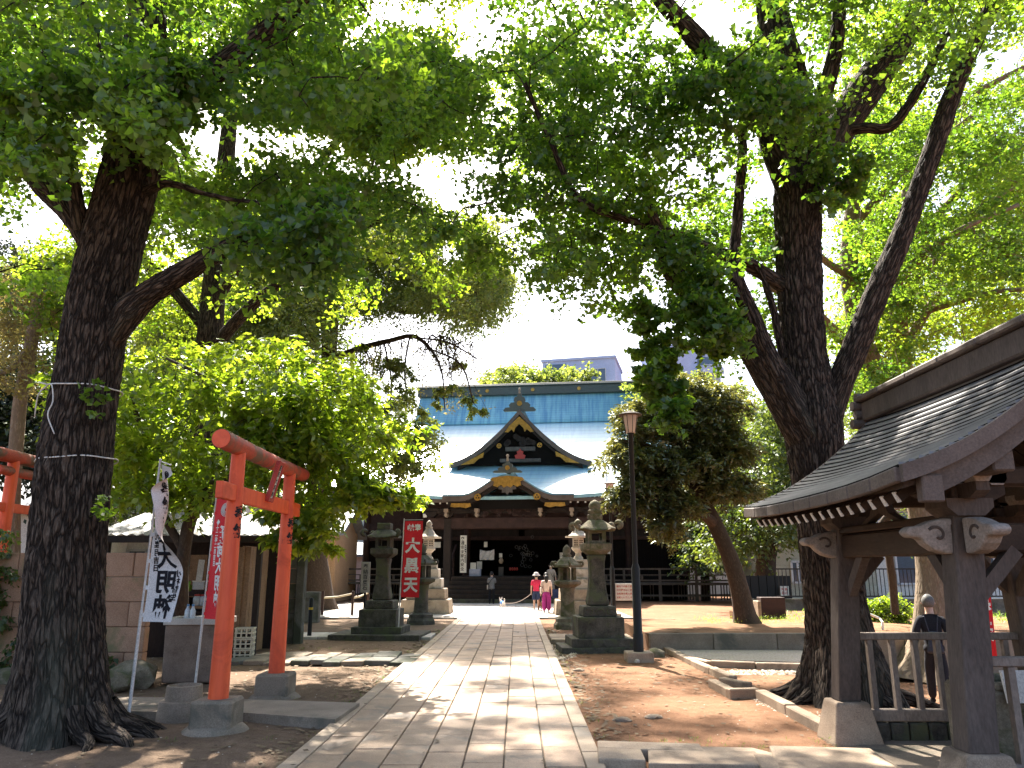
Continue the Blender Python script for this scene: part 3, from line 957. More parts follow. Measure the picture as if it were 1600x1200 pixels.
# ---- the great ginkgo on the right
bB = gr(1320, 1090)
tree('ginkgo_tree', 'massive forking ginkgo with furrowed trunk standing behind the wooden pavilion', (bB.x, bB.y, 0),
     [(1322, 1125, 11.25, 56), (1319, 1070, 11.25, 54), (1311, 1000, 11.25, 49), (1300, 900, 11.2, 43), (1284, 800, 11.2, 38), (1275, 720, 11.2, 40), (1268, 650, 11.2, 44), (1257, 560, 11.2, 34), (1251, 480, 11.2, 32), (1248, 400, 11.2, 33), (1247, 310, 11.2, 36), (1242, 220, 11.2, 30), (1240, 140, 11.2, 25), (1222, 60, 11.2, 20), (1195, -60, 11.2, 14)],
     [[(1272, 715, 11.2, 26), (1230, 628, 11, 31), (1195, 572, 10.9, 27), (1160, 522, 10.8, 23), (1125, 500, 10.7, 21), (1092, 475, 10.5, 17), (1062, 440, 10.4, 16), (1042, 405, 10.3, 14), (1030, 365, 10.2, 10), (1015, 320, 10, 7)],
      [(1270, 690, 11, 18), (1225, 607, 10.8, 17), (1195, 545, 10.7, 15), (1172, 490, 10.6, 13), (1152, 440, 10.5, 11), (1147, 400, 10.5, 9), (1150, 370, 10.5, 8), (1157, 280, 10.5, 8), (1162, 175, 10.5, 7)],
      [(1275, 710, 11.2, 24), (1308, 612, 11.1, 20), (1335, 545, 11, 19), (1365, 470, 10.9, 18), (1400, 390, 10.8, 17), (1435, 300, 10.7, 15), (1465, 215, 10.6, 14), (1495, 130, 10.5, 13), (1535, 40, 10.4, 12), (1575, -50, 10.3, 11), (1620, -180, 10.2, 9)],
      [(1240, 455, 11.2, 12), (1190, 425, 11, 11), (1150, 405, 10.8, 10), (1100, 385, 10.6, 9), (1040, 362, 10.4, 8), (985, 345, 10.2, 6), (905, 310, 10, 5), (860, 220, 9.8, 4), (820, 130, 9.6, 3)],
      [(1242, 300, 11.1, 17), (1212, 225, 11, 17), (1160, 150, 10.7, 17), (1110, 85, 10.4, 17), (1070, 40, 10.2, 15), (1035, 0, 10, 14), (980, -90, 9.8, 11), (900, -200, 9.6, 7)],
      [(1258, 300, 11.2, 24), (1300, 215, 11.3, 30), (1345, 150, 11.4, 27), (1385, 95, 11.5, 23), (1420, 45, 11.6, 19), (1455, -30, 11.7, 14), (1500, -150, 11.8, 9)],
      [(1262, 270, 11, 10), (1288, 150, 10.8, 12), (1305, 80, 10.6, 11), (1312, 0, 10.5, 10), (1316, -120, 10.4, 9)],
      [(1235, 300, 11.1, 20), (1208, 225, 11, 21), (1198, 170, 11, 14), (1196, 60, 11, 10), (1180, -60, 11, 8)],
      [(1320, 205, 11.2, 8), (1352, 200, 11, 8), (1395, 195, 10.9, 8), (1440, 130, 10.8, 7), (1480, 50, 10.7, 5)],
      [(1225, 560, 11.1, 6), (1195, 440, 10.9, 5), (1165, 405, 10.7, 5), (1070, 395, 10.3, 4), (1000, 380, 10.1, 3)]],
     MAT['ginkgo_bark'],
     [([(680, 90), (900, 60), (1020, 120), (1180, 230), (1190, 400), (1060, 430), (980, 470), (900, 480), (830, 420), (720, 430), (640, 350), (690, 240)], 9.6, 13.5, 200, .46),
      ([(880, 60), (1080, 150), (1200, 160), (1200, 420), (1060, 410), (900, 380), (840, 250)], 9.8, 12, 46, .4),
      ([(600, -330), (1250, -330), (1230, 60), (1000, 90), (700, 100), (600, 60)], 7.6, 14, 130, .62),
      ([(1000, 60), (1200, 90), (1290, 160), (1250, 240), (1080, 200)], 9, 10.8, 60, .42),
      ([(1180, -330), (1700, -330), (1640, 60), (1470, 130), (1330, 180), (1250, 100)], 8.5, 14, 150, .6),
      ([(1045, 385), (1130, 370), (1165, 430), (1150, 520), (1110, 545), (1060, 450)], 9.4, 10.4, 44, .30),
      ([(985, 460), (1018, 455), (1045, 530), (1062, 600), (1066, 655), (1035, 660), (1010, 600), (995, 540)], 9.4, 10.2, 34, .17),
      ([(1055, 470), (1075, 470), (1078, 545), (1060, 545)], 9.4, 10.2, 6, .15),
      ([(1100, 540), (1140, 535), (1140, 570), (1110, 570)], 9.8, 10.2, 3, .12),
      ([(1200, 230), (1340, 230), (1340, 300), (1240, 310)], 9.8, 10.8, 18, .32),
      ([(480, 60), (720, 60), (700, 200), (640, 330), (500, 330), (470, 200)], 10, 15, 95, .5)],
     'ginkgo_leaf', 'B', q=110, L=.082, W=.10, seg=168, disp=.036, flare=.9, lseg=40, step=.04, lstep=.07, twig=.011, freq=14)
# ---- second ginkgo further back on the left, its leaves lit through
bK = Vector((-8.2, 20.5, 0))
tree('ginkgo_tree', 'tall ginkgo with sunlit yellow green leaves rising behind the red gate', bK,
     [(320, 985, 20.5, 26), (318, 880, 20.5, 24), (322, 700, 20.5, 22), (330, 500, 20.5, 19), (345, 330, 20.5, 15), (360, 180, 20.5, 11), (370, 40, 20.5, 7)],
     [[(322, 560, 20.5, 11), (390, 480, 19.5, 9), (470, 420, 18.5, 7), (560, 360, 17.8, 5), (640, 330, 17, 3)],
      [(330, 480, 20.5, 11), (420, 340, 19.5, 8), (520, 230, 18.8, 6), (600, 130, 18, 4)],
      [(328, 520, 20.5, 10), (240, 420, 20, 8), (150, 350, 19.5, 6), (60, 300, 19, 4)],
      [(342, 360, 20.5, 8), (290, 240, 20, 6), (230, 120, 19.5, 4)]],
     MAT['ginkgo_bark'],
     [([(200, 250), (420, 240), (620, 200), (740, 330), (700, 430), (560, 480), (420, 470), (330, 500), (240, 520), (200, 420)], 15, 22, 170, .75),
      ([(420, -100), (760, -100), (760, 120), (690, 260), (560, 330), (480, 330), (440, 120)], 14, 22, 120, .85),
      ([(470, 120), (640, 100), (680, 220), (560, 290), (480, 260)], 14, 17, 40, .7),
      ([(-80, -60), (420, -60), (420, 120), (230, 200), (100, 330), (-80, 330)], 17, 24, 90, .95),
      ([(600, 60), (930, 60), (900, 330), (840, 410), (740, 400), (690, 320)], 21, 30, 46, .8),
      ([(60, 330), (140, 330), (180, 500), (90, 560), (50, 430)], 17, 22, 26, .6)],
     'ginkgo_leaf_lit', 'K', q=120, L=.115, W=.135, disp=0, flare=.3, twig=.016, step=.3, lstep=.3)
# ---- fine leaved evergreen near the hall
bC = gr(497, 950)
tree('camphor_tree', 'tall camphor with bare drooping twigs beside the left end of the hall', (bC.x, bC.y, 0),
     [(497, 958, 35, 23), (496, 900, 35, 20), (492, 850, 35, 18), (497, 760, 35, 16), (506, 700, 35, 15), (512, 600, 35, 13), (516, 520, 35, 12), (518, 460, 35, 11), (522, 380, 35, 8), (530, 280, 35, 5)],
     [[(512, 565, 35, 6), (560, 545, 34, 5), (610, 532, 33, 4), (645, 525, 32, 3.6), (672, 545, 31.5, 2.6), (690, 580, 31, 1.5), (695, 640, 31, .8)],
      [(516, 500, 35, 7), (555, 480, 34.5, 6), (590, 476, 34, 5), (640, 488, 33, 4), (700, 480, 32.5, 3), (750, 495, 32, 2)],
      [(505, 720, 35, 6), (560, 695, 34, 4), (620, 690, 33, 3), (660, 700, 33, 2)],
      [(516, 510, 35, 8), (460, 470, 35, 6), (390, 445, 35, 4), (320, 440, 35, 2)],
      [(518, 440, 35, 7), (580, 390, 34, 5), (660, 370, 33, 4), (740, 380, 32, 2)],
      [(640, 527, 32, 1.4), (632, 580, 32, 1.6), (640, 640, 32, 1)], [(600, 535, 33, 1.3), (612, 600, 33, 1.5), (605, 650, 33, 1)], [(672, 545, 31.5, 1.4), (720, 570, 31, 1.6), (740, 630, 31, 1)], [(655, 528, 31.8, 1.2), (700, 535, 31, 1.6), (745, 560, 31, 1)]],
     MAT['smooth_bark'],
     [([(330, 350), (480, 320), (640, 330), (760, 380), (790, 460), (740, 520), (640, 470), (520, 490), (420, 520), (330, 480)], 29, 38, 210, 1.25), ([(630, 310), (770, 340), (795, 450), (740, 500), (640, 460)], 26, 35, 44, .9),
      ([(560, 640), (640, 620), (690, 680), (670, 740), (600, 770), (540, 720)], 29, 33, 24, .7),
      ([(640, 590), (740, 560), (760, 640), (700, 670), (650, 640)], 30, 32, 3, .3), ([(560, 540), (700, 540), (740, 600), (700, 620), (560, 620)], 30, 33, 3, .3),
      ([(540, 560), (640, 560), (640, 640), (560, 640)], 30, 34, 5, .5),
      ([(190, 440), (480, 430), (500, 540), (220, 560)], 26, 36, 70, 1.3)],
     'olive_leaf', 'C', q=210, L=.16, W=.085, shape='kite', flare=.5, step=.4, lstep=.4, twig=.018, seg=20)
# ---- bright broad leaved tree over the red gate
bD = Vector((at(285, 870, 14.6).x, 14.6, 0))
tree('broadleaf_tree', 'spreading tree with large lime green leaves arching over the red gate', bD,
     [(287, 1015, 14.6, 11), (284, 900, 14.6, 10), (296, 815, 14.6, 10), (322, 768, 14.4, 9), (362, 738, 14.2, 8), (378, 690, 14, 7), (372, 620, 14, 5), (385, 560, 14, 3)],
     [[(286, 860, 14.6, 7), (250, 790, 14.6, 6), (228, 700, 14.7, 5), (205, 620, 14.8, 3)],
      [(362, 738, 14.2, 6), (430, 700, 13.8, 5), (500, 690, 13.4, 4), (570, 750, 13, 3), (620, 785, 12.8, 2)],
      [(376, 680, 14, 5), (450, 620, 13.7, 4), (540, 610, 13.4, 2)],
      [(374, 640, 14, 4), (320, 590, 14.4, 3), (260, 560, 14.6, 2)]],
     MAT['smooth_bark'],
     [([(90, 570), (230, 540), (380, 530), (500, 540), (580, 600), (640, 680), (560, 730), (480, 720), (350, 680), (250, 700), (170, 720), (90, 680)], 12.2, 16.6, 200, .42),
      ([(170, 690), (340, 690), (340, 800), (260, 800), (180, 780)], 13, 16, 50, .38),
      ([(380, 700), (560, 700), (560, 800), (480, 820), (400, 800)], 12.6, 15, 34, .34),
      ([(540, 742), (630, 758), (648, 778), (610, 790), (540, 785)], 12.4, 13.4, 26, .2),
      ([(420, 800), (510, 800), (535, 850), (490, 870), (430, 850)], 12.6, 13.4, 14, .22),
      ([(350, 620), (500, 610), (520, 700), (380, 720)], 12, 13, 40, .36)],
     'lime_leaf', 'lime', q=62, L=.155, W=.085, shape='kite', step=.2, lstep=.2, twig=.008, hang=.45, tilt=.4, flat=.3, holes=False)
# ---- dense layered conifer-like tree on the raised bed
EY = 21.0
bE = Vector((at(1166, 972, EY).x, EY, bedz))
tree('podocarpus_tree', 'dense dark tree with curving bare trunk leaning left over the raised earth bed', bE,
     [(1170, 985, EY, 19), (1164, 962, EY, 15.5), (1154, 915, EY, 13.5), (1140, 870, EY, 12.5), (1118, 820, EY, 12), (1092, 770, EY, 11), (1068, 720, EY, 10), (1050, 670, EY, 7), (1045, 620, EY, 4)],
     [[(1118, 820, EY, 9), (1080, 790, EY - .8, 7), (1030, 780, EY - 1.2, 5), (990, 770, EY - 1.4, 3)],
      [(1095, 775, EY, 9), (1120, 730, EY + .5, 6), (1145, 690, EY + .6, 3)],
      [(1075, 740, EY, 7), (1020, 700, EY - .6, 5), (975, 690, EY - .8, 3)]],
     MAT['smooth_bark'],
     [([(cx + rx * math.cos(k * .524), cy + ry * math.sin(k * .524)) for k in range(12)], EY + d - .9, EY + d + .9, n, .36) for cx, cy, rx, ry, d, n in
      ((1055, 602, 60, 16, .3, 26), (1118, 628, 56, 22, .4, 34), (1008, 652, 44, 22, -.4, 30), (1075, 668, 74, 20, 0, 44), (972, 705, 30, 18, -.6, 20), (1045, 722, 66, 22, -.5, 44), (1128, 700, 46, 24, .3, 34), (1142, 758, 38, 18, .2, 24),
       (1005, 768, 46, 22, -.7, 32), (1068, 785, 50, 20, -.4, 32), (1050, 822, 26, 14, -.6, 14), (1100, 745, 40, 18, .8, 16))],
     'podocarp_leaf', 'pod', q=170, L=.16, W=.055, shape='kite', step=.2, lstep=.25, twig=.012, hang=.25, tilt=.6, flat=.45, droop=.5, flare=.4, seg=20, holes=False)
# ---- tall trees on the right beyond the pavilion
tree('maple_tree', 'thick trunked tree leaning left above the man in the dark suit', Vector((at(1458, 1000, 17).x, 17, -.5)),
     [(1455, 1066, 17, 33), (1457, 1010, 17, 29), (1459, 940, 17, 26), (1456, 870, 17, 24), (1432, 740, 16.8, 22), (1394, 640, 16.6, 20), (1374, 600, 16.5, 19), (1350, 540, 16.3, 17), (1334, 470, 16, 15), (1326, 400, 15.8, 13), (1335, 300, 15.6, 10), (1350, 180, 15.5, 7), (1360, 60, 15.5, 5)],
     [[(1358, 560, 16.4, 10), (1312, 525, 15.6, 9), (1285, 500, 14.8, 8), (1255, 470, 14, 6), (1200, 450, 13.2, 4)],
      [(1345, 530, 16.2, 9), (1420, 420, 15.2, 7), (1500, 360, 14.1, 5), (1590, 320, 14.3, 3)],
      [(1330, 430, 15.8, 8), (1300, 415, 14.6, 6), (1270, 395, 13.2, 5), (1180, 360, 12.8, 3)],
      [(1335, 350, 15.7, 7), (1420, 260, 14.6, 5), (1520, 180, 13.8, 3)]],
     MAT['pale_bark'],
     [([(1290, 180), (1450, 160), (1620, 120), (1620, 420), (1480, 470), (1400, 420), (1300, 380)], 12.5, 17, 120, .62),
      ([(1060, 330), (1230, 330), (1230, 560), (1150, 560), (1110, 440)], 12.6, 15, 24, .5),
      ([(1295, 400), (1420, 420), (1420, 600), (1310, 640)], 13.5, 17, 34, .5)],
     'ginkgo_leaf', 'M', q=120, L=.075, W=.085, shape='kite', step=.25, lstep=.25, twig=.010, flat=.18, hang=.3, droop=.15, flare=1.1, seg=24)
tree('zelkova_tree', 'tall pale stemmed tree standing just behind the leaning thick trunk', Vector((at(1460, 1000, 20).x, 20, -.3)),
     [(1462, 1030, 20, 19), (1460, 950, 20, 17), (1457, 870, 20, 16), (1440, 760, 19.5, 16), (1418, 640, 18.5, 16), (1408, 560, 17.5, 15), (1403, 500, 17, 14), (1410, 400, 17, 12), (1420, 280, 17, 8)],
     [[(1408, 560, 17, 9), (1460, 470, 17.3, 7), (1540, 410, 17.6, 5), (1620, 370, 18, 3)],
      [(1404, 500, 17, 8), (1360, 400, 17.2, 6), (1320, 300, 17.5, 4)],
      [(1412, 400, 17, 8), (1500, 300, 17, 6), (1600, 220, 17, 4)],
      [(1450, 485, 17.2, 6), (1500, 470, 16.5, 5), (1560, 455, 16, 4), (1620, 452, 15.6, 3)], [(1440, 350, 17, 6), (1480, 345, 16.2, 5), (1560, 380, 15.8, 4), (1620, 372, 15.5, 3)],
      [(1416, 300, 17, 6), (1480, 180, 16.4, 5), (1570, 120, 16, 4), (1640, 90, 15.8, 3)], [(1408, 450, 17, 5), (1450, 420, 16, 4), (1530, 330, 15.5, 3), (1590, 290, 15.2, 2)]],
     MAT['pale_bark'],
     [([(1330, 330), (1450, 300), (1640, 240), (1640, 560), (1560, 560), (1450, 570), (1340, 600)], 15.5, 21, 120, .75),
      ([(1280, -60), (1640, -60), (1640, 300), (1330, 300)], 15.5, 22, 120, .85)],
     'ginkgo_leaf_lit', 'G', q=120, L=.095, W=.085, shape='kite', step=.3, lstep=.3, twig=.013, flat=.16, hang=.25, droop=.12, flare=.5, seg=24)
tree('pine_tree', 'thin trunked pine with flat layered needles seen under the pavilion beam', Vector((at(1396, 940, 21).x, 21, -.3)),
     [(1399, 960, 21, 6), (1394, 900, 21, 6), (1388, 860, 21, 6), (1386, 780, 21, 5), (1392, 700, 21, 4), (1396, 640, 21, 3)],
     [[(1386, 790, 21, 4), (1430, 830, 20.5, 3), (1460, 850, 20, 2)], [(1390, 800, 21, 4), (1350, 850, 20.8, 3), (1330, 868, 20.5, 2)]],
     MAT['smooth_bark'],
     [([(1330, 850), (1450, 845), (1450, 880), (1330, 880)], 19.5, 21.5, 26, .36), ([(1310, 640), (1470, 640), (1470, 840), (1310, 840)], 19.5, 23, 44, .6)],
     'deep_leaf', 'pine', q=130, L=.10, W=.03, shape='kite', step=.3, lstep=.3, twig=.008, flat=.15)
tree('oak_tree', 'bent dark trunked tree beyond the black fence, right of the curving trunk', Vector((at(1197, 905, 36).x, 36, 0)),
     [(1196, 915, 36, 17), (1197, 870, 36, 15), (1203, 840, 36, 15), (1212, 800, 36, 11), (1222, 740, 36, 8), (1225, 660, 36, 5)],
     [[(1200, 850, 36, 10), (1165, 822, 35.5, 6), (1130, 800, 35, 4), (1095, 790, 34.5, 2)], [(1206, 835, 36, 9), (1240, 790, 36, 6), (1270, 740, 36, 3)]],
     MAT['smooth_bark'],
     [([(1090, 760), (1180, 740), (1260, 700), (1280, 800), (1240, 850), (1140, 860), (1090, 880)], 33, 38, 80, 1.0), ([(1170, 640), (1280, 620), (1280, 760), (1180, 760)], 33, 39, 60, 1.2)],
     'deep_leaf', 'far', q=110, L=.22, W=.12, shape='kite', step=.4, lstep=.4, twig=.02)
tree('pine_tree', 'dark evergreen standing close to the right end of the hall veranda', Vector((at(1100, 940, 46).x, 46, 0)),
     [(1103, 945, 46, 7), (1101, 880, 46, 7), (1098, 800, 46, 6), (1100, 700, 46, 4)], [[(1101, 870, 46, 4), (1120, 850, 45, 3), (1140, 840, 44, 2)]],
     MAT['smooth_bark'], [([(1072, 800), (1130, 790), (1140, 880), (1110, 890), (1078, 885)], 42, 48, 60, 1.0), ([(1075, 700), (1150, 700), (1150, 800), (1075, 800)], 43, 50, 40, 1.3)],
     'deep_leaf', 'far', q=120, L=.22, W=.10, shape='kite', step=.5, lstep=.5, twig=.02)
# ---- left background
tree('plum_tree', 'gnarled tree with pale yellowish leaves behind the tan wall, left of the great ginkgo', Vector((at(30, 900, 19).x, 19, 0)),
     [(18, 985, 19, 12), (20, 800, 19, 11), (30, 640, 19, 10), (45, 560, 19, 10), (55, 500, 19, 9), (58, 460, 19, 6), (65, 400, 19, 3)],
     [[(48, 540, 19, 6), (20, 575, 18.6, 5), (-20, 590, 18.2, 4)], [(54, 500, 19, 5), (30, 475, 18.7, 3), (8, 450, 18.5, 2)], [(50, 520, 19, 5), (80, 490, 19, 3), (110, 470, 19, 2)]],
     MAT['pale_bark'], [([(-30, 430), (70, 430), (80, 480), (60, 620), (-30, 640)], 17, 20.5, 70, .5)],
     'dry_leaf', 'far', q=90, L=.09, W=.06, shape='kite', step=.3, lstep=.3, twig=.01)
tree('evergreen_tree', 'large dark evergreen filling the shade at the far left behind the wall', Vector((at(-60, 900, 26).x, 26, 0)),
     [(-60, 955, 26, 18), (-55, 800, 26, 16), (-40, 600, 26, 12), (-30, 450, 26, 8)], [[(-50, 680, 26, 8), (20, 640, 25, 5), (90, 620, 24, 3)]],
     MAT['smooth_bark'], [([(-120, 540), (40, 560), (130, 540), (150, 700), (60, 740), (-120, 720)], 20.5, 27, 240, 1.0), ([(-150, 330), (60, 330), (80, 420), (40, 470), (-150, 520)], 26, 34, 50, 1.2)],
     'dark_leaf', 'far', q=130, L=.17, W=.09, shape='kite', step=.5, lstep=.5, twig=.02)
FAR = [('far_tree', 'sunlit pale green tree top far behind the left roof end of the hall', 800, 592, 80, [(755, 580), (830, 572), (845, 610), (755, 625)], 16, 1.5, 'far_leaf'),
       ('far_tree', 'sunlit pale green tree top behind the middle of the hall ridge', 880, 590, 82, [(830, 582), (920, 578), (925, 612), (830, 612)], 18, 1.4, 'far_leaf'),
       ('far_tree', 'yellow green tree rising between the hall roof and the dark layered tree', 1010, 640, 56, [(965, 610), (1010, 585), (1060, 585), (1150, 600), (1190, 640), (1190, 720), (1000, 720)], 70, 1.3, 'far_leaf'),
       ('far_tree', 'bright green tree behind the pavilion roof, lit from above', 1210, 690, 48, [(1140, 640), (1200, 640), (1250, 670), (1250, 800), (1160, 800)], 80, 1.4, 'far_leaf'),
       ('far_tree', 'high leafy tree screening the sky right of the forked ginkgo', 1345, 520, 40, [(1290, 330), (1420, 300), (1440, 620), (1370, 700), (1290, 680)], 50, 1.5, 'far_leaf'),
       ('far_tree', 'tall broad tree beyond the pavilion at the edge of the grounds', 1540, 480, 34, [(1420, 250), (1650, 200), (1650, 600), (1430, 640)], 48, 1.5, 'far_leaf'),
       ('far_tree', 'pale green tree far beyond the left end of the tan wall', 20, 400, 60, [(-40, 345), (50, 330), (90, 430), (90, 520), (-40, 520)], 60, 1.9, 'far_leaf'),
       ('far_tree', 'leafy tree in the distance behind the camphor trunk', 430, 540, 60, [(180, 470), (480, 450), (560, 560), (600, 700), (300, 700), (180, 600)], 100, 2.2, 'deep_leaf'),
       ('far_tree', 'dark leafy tree behind the bright arching tree', 240, 660, 32, [(130, 580), (360, 560), (420, 760), (380, 800), (150, 800)], 120, 1.1, 'deep_leaf')]
for nm, lab, px, py, Y, poly, n, r, lf in FAR:
    b = at(px, 900, Y); b.z = 0
    tree(nm, lab, b, [(px, 940, Y, 8), (px, 800, Y, 7), (px + 4, py, Y, 4), (px + 4, py - 12, Y, 2)], [], MAT['smooth_bark'], [(poly, Y - 4, Y + 4, n * 2, r)], lf, 'far', q=120, L=.0048 * Y, W=.0032 * Y, shape='kite', step=.8, twig=.03, holes=True, group='distant trees')

# roots running out over the soil from the great left trunk
_A = bpy.data.objects['ginkgo_tree']
for k, (a, L, r0) in enumerate(((-.45, .75, .10), (-.05, .7, .09), (.4, .7, .09), (-.85, .55, .08), (3.5, .6, .1))):
    c = Vector((bA.x, bA.y, 0)); d = Vector((math.cos(a), math.sin(a), 0)); n_ = Vector((-d.y, d.x, 0))
    P = [c + d * .42 + Vector((0, 0, .30)), c + d * .60 + n_ * .03 + Vector((0, 0, .12)), c + d * (.60 + L * .35) + n_ * .08 + Vector((0, 0, .03)), c + d * (.5 + L * .75) + n_ * .02 + Vector((0, 0, -.04)), c + d * (.5 + L) + Vector((0, 0, -.22))]
    wood('root', P, [r0 * 1.3, r0 * 1.1, r0 * .8, r0 * .55, r0 * .3], MAT['ginkgo_bark'], _A, 20, .05, .02, 14, wob=.3, seed=k)
_B = bpy.data.objects['ginkgo_tree.001']
for k, (a, L, r0) in enumerate(((-2.6, .8, .12), (-2.0, .7, .1), (-1.3, .8, .12), (-.6, .9, .12), (3.0, .9, .12))):
    c = Vector((bB.x, bB.y + .1, 0)); d = Vector((math.cos(a), math.sin(a), 0)); n_ = Vector((-d.y, d.x, 0))
    P = [c + d * .40 + Vector((0, 0, .34)), c + d * .56 + Vector((0, 0, .12)), c + d * (.58 + L * .35) + n_ * .06 + Vector((0, 0, .02)), c + d * (.5 + L) + Vector((0, 0, -.10))]
    wood('root', P, [r0 * 1.3, r0 * 1.1, r0 * .75, r0 * .3], MAT['ginkgo_bark'], _B, 20, .05, .02, 14, wob=.3, seed=k)

# bare drooping twigs with sparse tan leaves on the camphor's right limb
_C = bpy.data.objects['camphor_tree']
tw = MB(); lc = []
for k in range(46):
    t = random.random()
    px = 560 + 185 * t; py = 545 - 40 * math.sin(min(1, t * 1.25) * 2.2) * .55 + (25 * (t - .7) if t > .7 else 0)
    Y = 34 - 3 * t
    a_ = at(px, py, Y); L = random.uniform(1.2, 3.4); sx = random.gauss(.15, .65)
    pts = [a_ + Vector((sx * u * L * .5 + .12 * math.sin(u * 5 + k), random.gauss(0, .05), .25 * u * (1 - u) * L - L * u ** 1.3)) for u in (0, .15, .35, .55, .8, 1)]
    tw.tube(pts, [.035, .028, .022, .017, .012, .006], 5, caps=False)
    for u in (1, 2, 3, 4):
        b_ = pts[u]; e_ = b_ + Vector((random.gauss(0, .35), random.gauss(0, .2), -random.uniform(.1, .5)))
        tw.tube([b_, e_], [.012, .005], 4, caps=False)
        if random.random() < .8: lc.append(e_)
    lc.append(pts[-1])
o_ = tw.mesh('twigs', _C.location); at__ = o_.attributes.new('bk', 'FLOAT_VECTOR', 'POINT'); at__.data.foreach_set('vector', np.array(tw.v, dtype=np.float32).ravel())
link('twigs', o_, MAT['smooth_bark'], _C, 'stuff')
leaf_mesh('sparse_leaves', lc, [.28] * len(lc), 13, .13, .06, MAT['dry_leaf'], _C, 'kite', jit=.3)
# ------------------------------------------------------------------ the main hall
rough_mat('dark_wood', (.012, .008, .007), (.032, .021, .016), 2.5, .75, .3, .006, 40, stretch=(1, 1, .3), spec=.3)
rough_mat('red_brown_wood', (.026, .012, .010), (.058, .029, .023), 2.5, .7, .3, .006, 40, spec=.3)
rough_mat('grey_wood', (.065, .055, .048), (.14, .12, .105), 3, .85, .4, .006, 50, stretch=(1, 1, .2), spec=.25)
rough_mat('fascia_wood', (.085, .062, .05), (.15, .115, .095), 2.2, .7, .3, .004, 50, spec=.35)
plain('white_paint', (.72, .70, .65), .6)
plain('gold', (.50, .27, .055), .42, .6, .7, .3)
plain('red_lacquer', (.42, .05, .04), .5)
plain('black_metal', (.010, .010, .011), .5, .3)
plain('tarnished_copper', (.075, .085, .075), .6)
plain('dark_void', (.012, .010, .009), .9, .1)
def copper(name, a, b, streak, rough, course):
    m, nt, bs, out = nodes(name)
    vec = coords(nt, (1, 1, 1), False)
    n1 = noise_tex(nt, vec, .6, 8, .65)
    vs = coords(nt, (2.2, .15, .15), False)
    n2 = noise_tex(nt, vs, 2.0, 7, .7)
    rp = ramp(nt, [(.3, a), (.7, b)]); nt.links.new(n1.outputs[0], rp.inputs[0])
    r2 = ramp(nt, [(.42, (0, 0, 0)), (.60, (.9, .9, .9))]); nt.links.new(n2.outputs[0], r2.inputs[0])
    col = mixc(nt, r2.outputs[0], rp.outputs[0], streak)
    sx = nt.nodes.new('ShaderNodeSeparateXYZ'); nt.links.new(vec, sx.inputs[0])
    mu = nt.nodes.new('ShaderNodeMath'); mu.operation = 'MULTIPLY'; mu.inputs[1].default_value = course
    nt.links.new(sx.outputs[2], mu.inputs[0])
    fr = nt.nodes.new('ShaderNodeMath'); fr.operation = 'FRACT'; nt.links.new(mu.outputs[0], fr.inputs[0])
    ln = ramp(nt, [(0, (.62, .62, .62)), (.16, (1, 1, 1))]); nt.links.new(fr.outputs[0], ln.inputs[0])
    col = mixc(nt, 1.0, col, ln.outputs[0], 'MULTIPLY')
    nt.links.new(col, bs.inputs['Base Color'])
    bs.inputs['Roughness'].default_value = rough; bs.inputs['Specular IOR Level'].default_value = .55
    bump(nt, bs, n1.outputs[0], .15, .02)
    MAT[name] = m
copper('patina', (.17, .37, .43), (.27, .50, .56), (.12, .27, .40), .62, 5.0)
MAT['patina'].node_tree.nodes['Principled BSDF'].inputs['Specular IOR Level'].default_value = .12
copper('patina_low', (.22, .44, .50), (.34, .56, .60), (.22, .42, .52), .36, 3.0)
MAT['patina_low'].node_tree.nodes['Principled BSDF'].inputs['Specular IOR Level'].default_value = 1.0

TEMPLE = (-.37, 41.0, 0)
T = thing('temple_hall', 'dark wooden temple hall with wide blue green copper roof, gable and curved porch', 'temple', TEMPLE, R(-7))
def tb(mb, name, mat, parent=T, **kw): return mb.build(name, MAT[mat], parent, **kw)
# --- main roof (front, ends and back), eave at local y=5.6
EV, KK, RG = (5.6, 6.35), (14.9, 12.25), (16.35, 14.7)
HWE, HWK, HWU = 12.6, 9.2, 8.8
def lowz(v): return EV[1] + (KK[1] - EV[1]) * (.90 * v + .10 * v * v)
rows = []
NX = 40
for i in range(13):
    v = i / 12; y = EV[0] + (KK[0] - EV[0]) * v; hw = HWE + (HWK - HWE) * v
    rows.append([Vector((hw * (2 * k / NX - 1), y, lowz(v) + .55 * abs(2 * k / NX - 1) ** 4 * (1 - v) ** 2)) for k in range(NX + 1)])
lower = MB(); lower.shell(rows, .22)
tb(lower, 'lower_roof', 'patina_low', smooth=True, angle=40)
side = MB()
for s in (-1, 1):
    rr = []
    for i in range(13):
        v = i / 12; hw = HWE + (HWK - HWE) * v; ya = EV[0] + (KK[0] - EV[0]) * v + .002; yb = 2 * RG[0] - ya
        rr.append([Vector((s * hw, ya + (yb - ya) * k / 12, lowz(v) + .55 * abs(2 * k / 12 - 1) ** 4 * (1 - v) ** 2)) for k in range(13)])
    side.shell(rr, .22)
tb(side, 'hip_roof', 'patina_low', smooth=True, angle=40, kind='stuff')
up = MB()
def upz(v): return KK[1] + .10 + (RG[1] - KK[1]) * (.92 * v + .08 * v * v)
for sgn in (1, -1):
    rows = []
    for i in range(7):
        v = i / 6; y = RG[0] - sgn * (RG[0] - KK[0] + .18) * (1 - v)
        rows.append([Vector((HWU * (2 * k / 20 - 1), y, upz(v))) for k in range(21)])
    up.shell(rows, .16)
tb(up, 'upper_roof', 'patina', smooth=True, angle=40, kind='stuff')
gb = MB()
